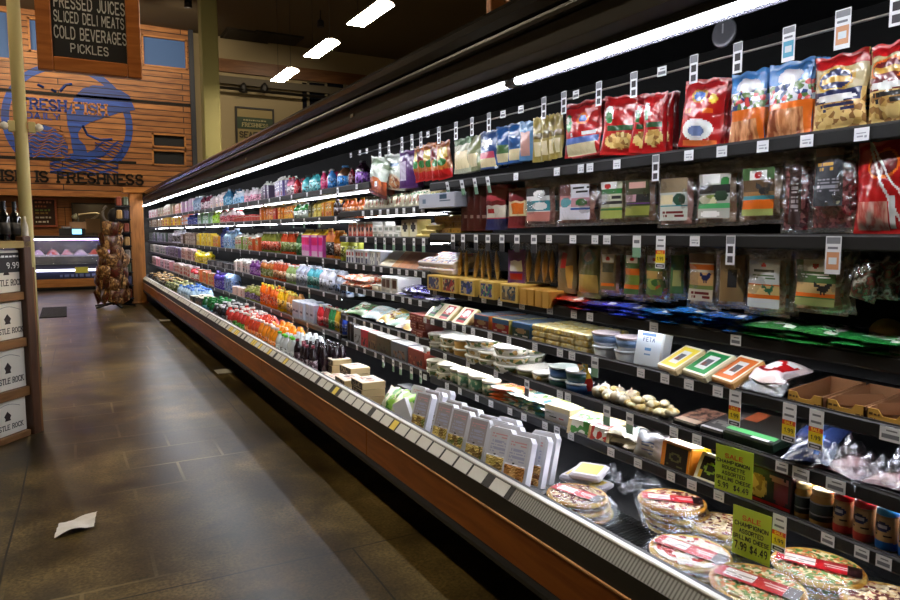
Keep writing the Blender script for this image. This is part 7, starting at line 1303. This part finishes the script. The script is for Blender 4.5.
far(4, 147, 174, .33, box_(.19, .1, (206, 140, 150), pic((214, 170, 176), (120, 60, 70)), (226, 214, 214)), 'pink_box', 'box', 'pink box at the far end of the fifth shelf', 1)
# the deck, three rows deep
def deck(x0, x1, wd, gfn, name, cat, lab, depth=3, **k): row(2, 0, x0, x1, wd, gfn, name, cat, lab, depth, X=1.60, z=.44, **k)
deck(288, 306, .075, bt(.26, .036, (30, 16, 24), (130, 40, 60), (60, 30, 44)), 'berry_bottle', 'bottle', 'dark berry bottle with red cap on the deck', 4)
deck(272, 288, .09, bt(.26, .042, (206, 212, 214), (110, 220, 60), (190, 200, 200)), 'green_capped_bottle', 'bottle', 'white bottle with bright green cap on the deck', 4)
deck(254, 272, .1, bt(.28, .048, (244, 150, 20), (246, 232, 214), (244, 130, 20), 'jug'), 'orange_juice_jug', 'jug', 'orange juice jug with cream cap on the deck', 3, d=.1)
deck(240, 254, .1, bt(.28, .048, (214, 70, 30), (240, 226, 210), (232, 120, 40), 'jug'), 'red_juice_jug', 'jug', 'red orange juice jug on the deck', 3, d=.1)
deck(231, 240, .12, bt(.26, .052, (196, 50, 40), (238, 236, 232), (90, 190, 60)), 'red_green_jug', 'jug', 'red jug with green label on the deck', 3, d=.1)
deck(222, 231, .12, bt(.26, .052, (206, 60, 50), (238, 236, 232), (226, 214, 210)), 'red_white_jug', 'jug', 'red jug with white label on the deck', 3, d=.1)
deck(210, 222, .12, bt(.24, .05, (40, 38, 42), (226, 226, 230), (90, 90, 100)), 'black_bottle', 'bottle', 'black bottle with white cap on the deck', 3, d=.1)
deck(200, 210, .14, bt(.24, .055, (24, 100, 50), (30, 140, 60), (90, 180, 200)), 'green_bottle', 'bottle', 'dark green bottle on the deck', 3, d=.1)
deck(189, 200, .2, box_(.2, .12, (40, 44, 44), pic((50, 50, 50), (150, 110, 80)), (216, 216, 190)), 'white_topped_box', 'box', 'dark box with pale top on the deck', 2, d=.12)
deck(176, 189, .17, bt(.27, .06, (170, 200, 226), (70, 130, 220), (206, 224, 236)), 'blue_capped_bottle', 'bottle', 'white bottle with blue cap on the deck', 3, d=.12)
deck(164, 176, .22, bt(.22, .07, (70, 80, 50), (200, 200, 130), (130, 140, 90)), 'olive_bottle', 'bottle', 'olive bottle with yellow cap on the far deck', 3, d=.12)
deck(148, 164, .26, bt(.22, .08, (40, 40, 40), (190, 150, 90), (60, 60, 60)), 'dark_bottle', 'bottle', 'small dark bottle with tan cap at the far end of the deck', 3, d=.12)
# price tags of the middle and far zones
for i, z in enumerate(Z1):
    px = 347.0
    while px < 424:
        if not (i == 0 and px < 360): tag(px, z, 'long' if (i == 1 and px > 372) or i == 5 and hsh(px, i) > .5 else 'small', 'small white price tag on the rail of the middle shelves', 'tags on the middle rails')
        px += R.uniform(7, 11)
nt_ = 0
for i, z in enumerate(ZS[2]):
    Y_ = 5.45 if i else 4.6
    while Y_ < 15.5:
        link('price_tag', TG['small'] if hsh(Y_, i) > .3 else TG['green' if i % 2 else 'dark'], None, (SX - .006, Y_, z - .032 if hsh(Y_, i) > .3 else z - .082), (0, 0, RZ), 'small white price tag on the rail of the far drink shelves', 'price tag', 'tags on the far rails')
        Y_ += (.17 + .035 * Y_) * R.uniform(.8, 1.3)
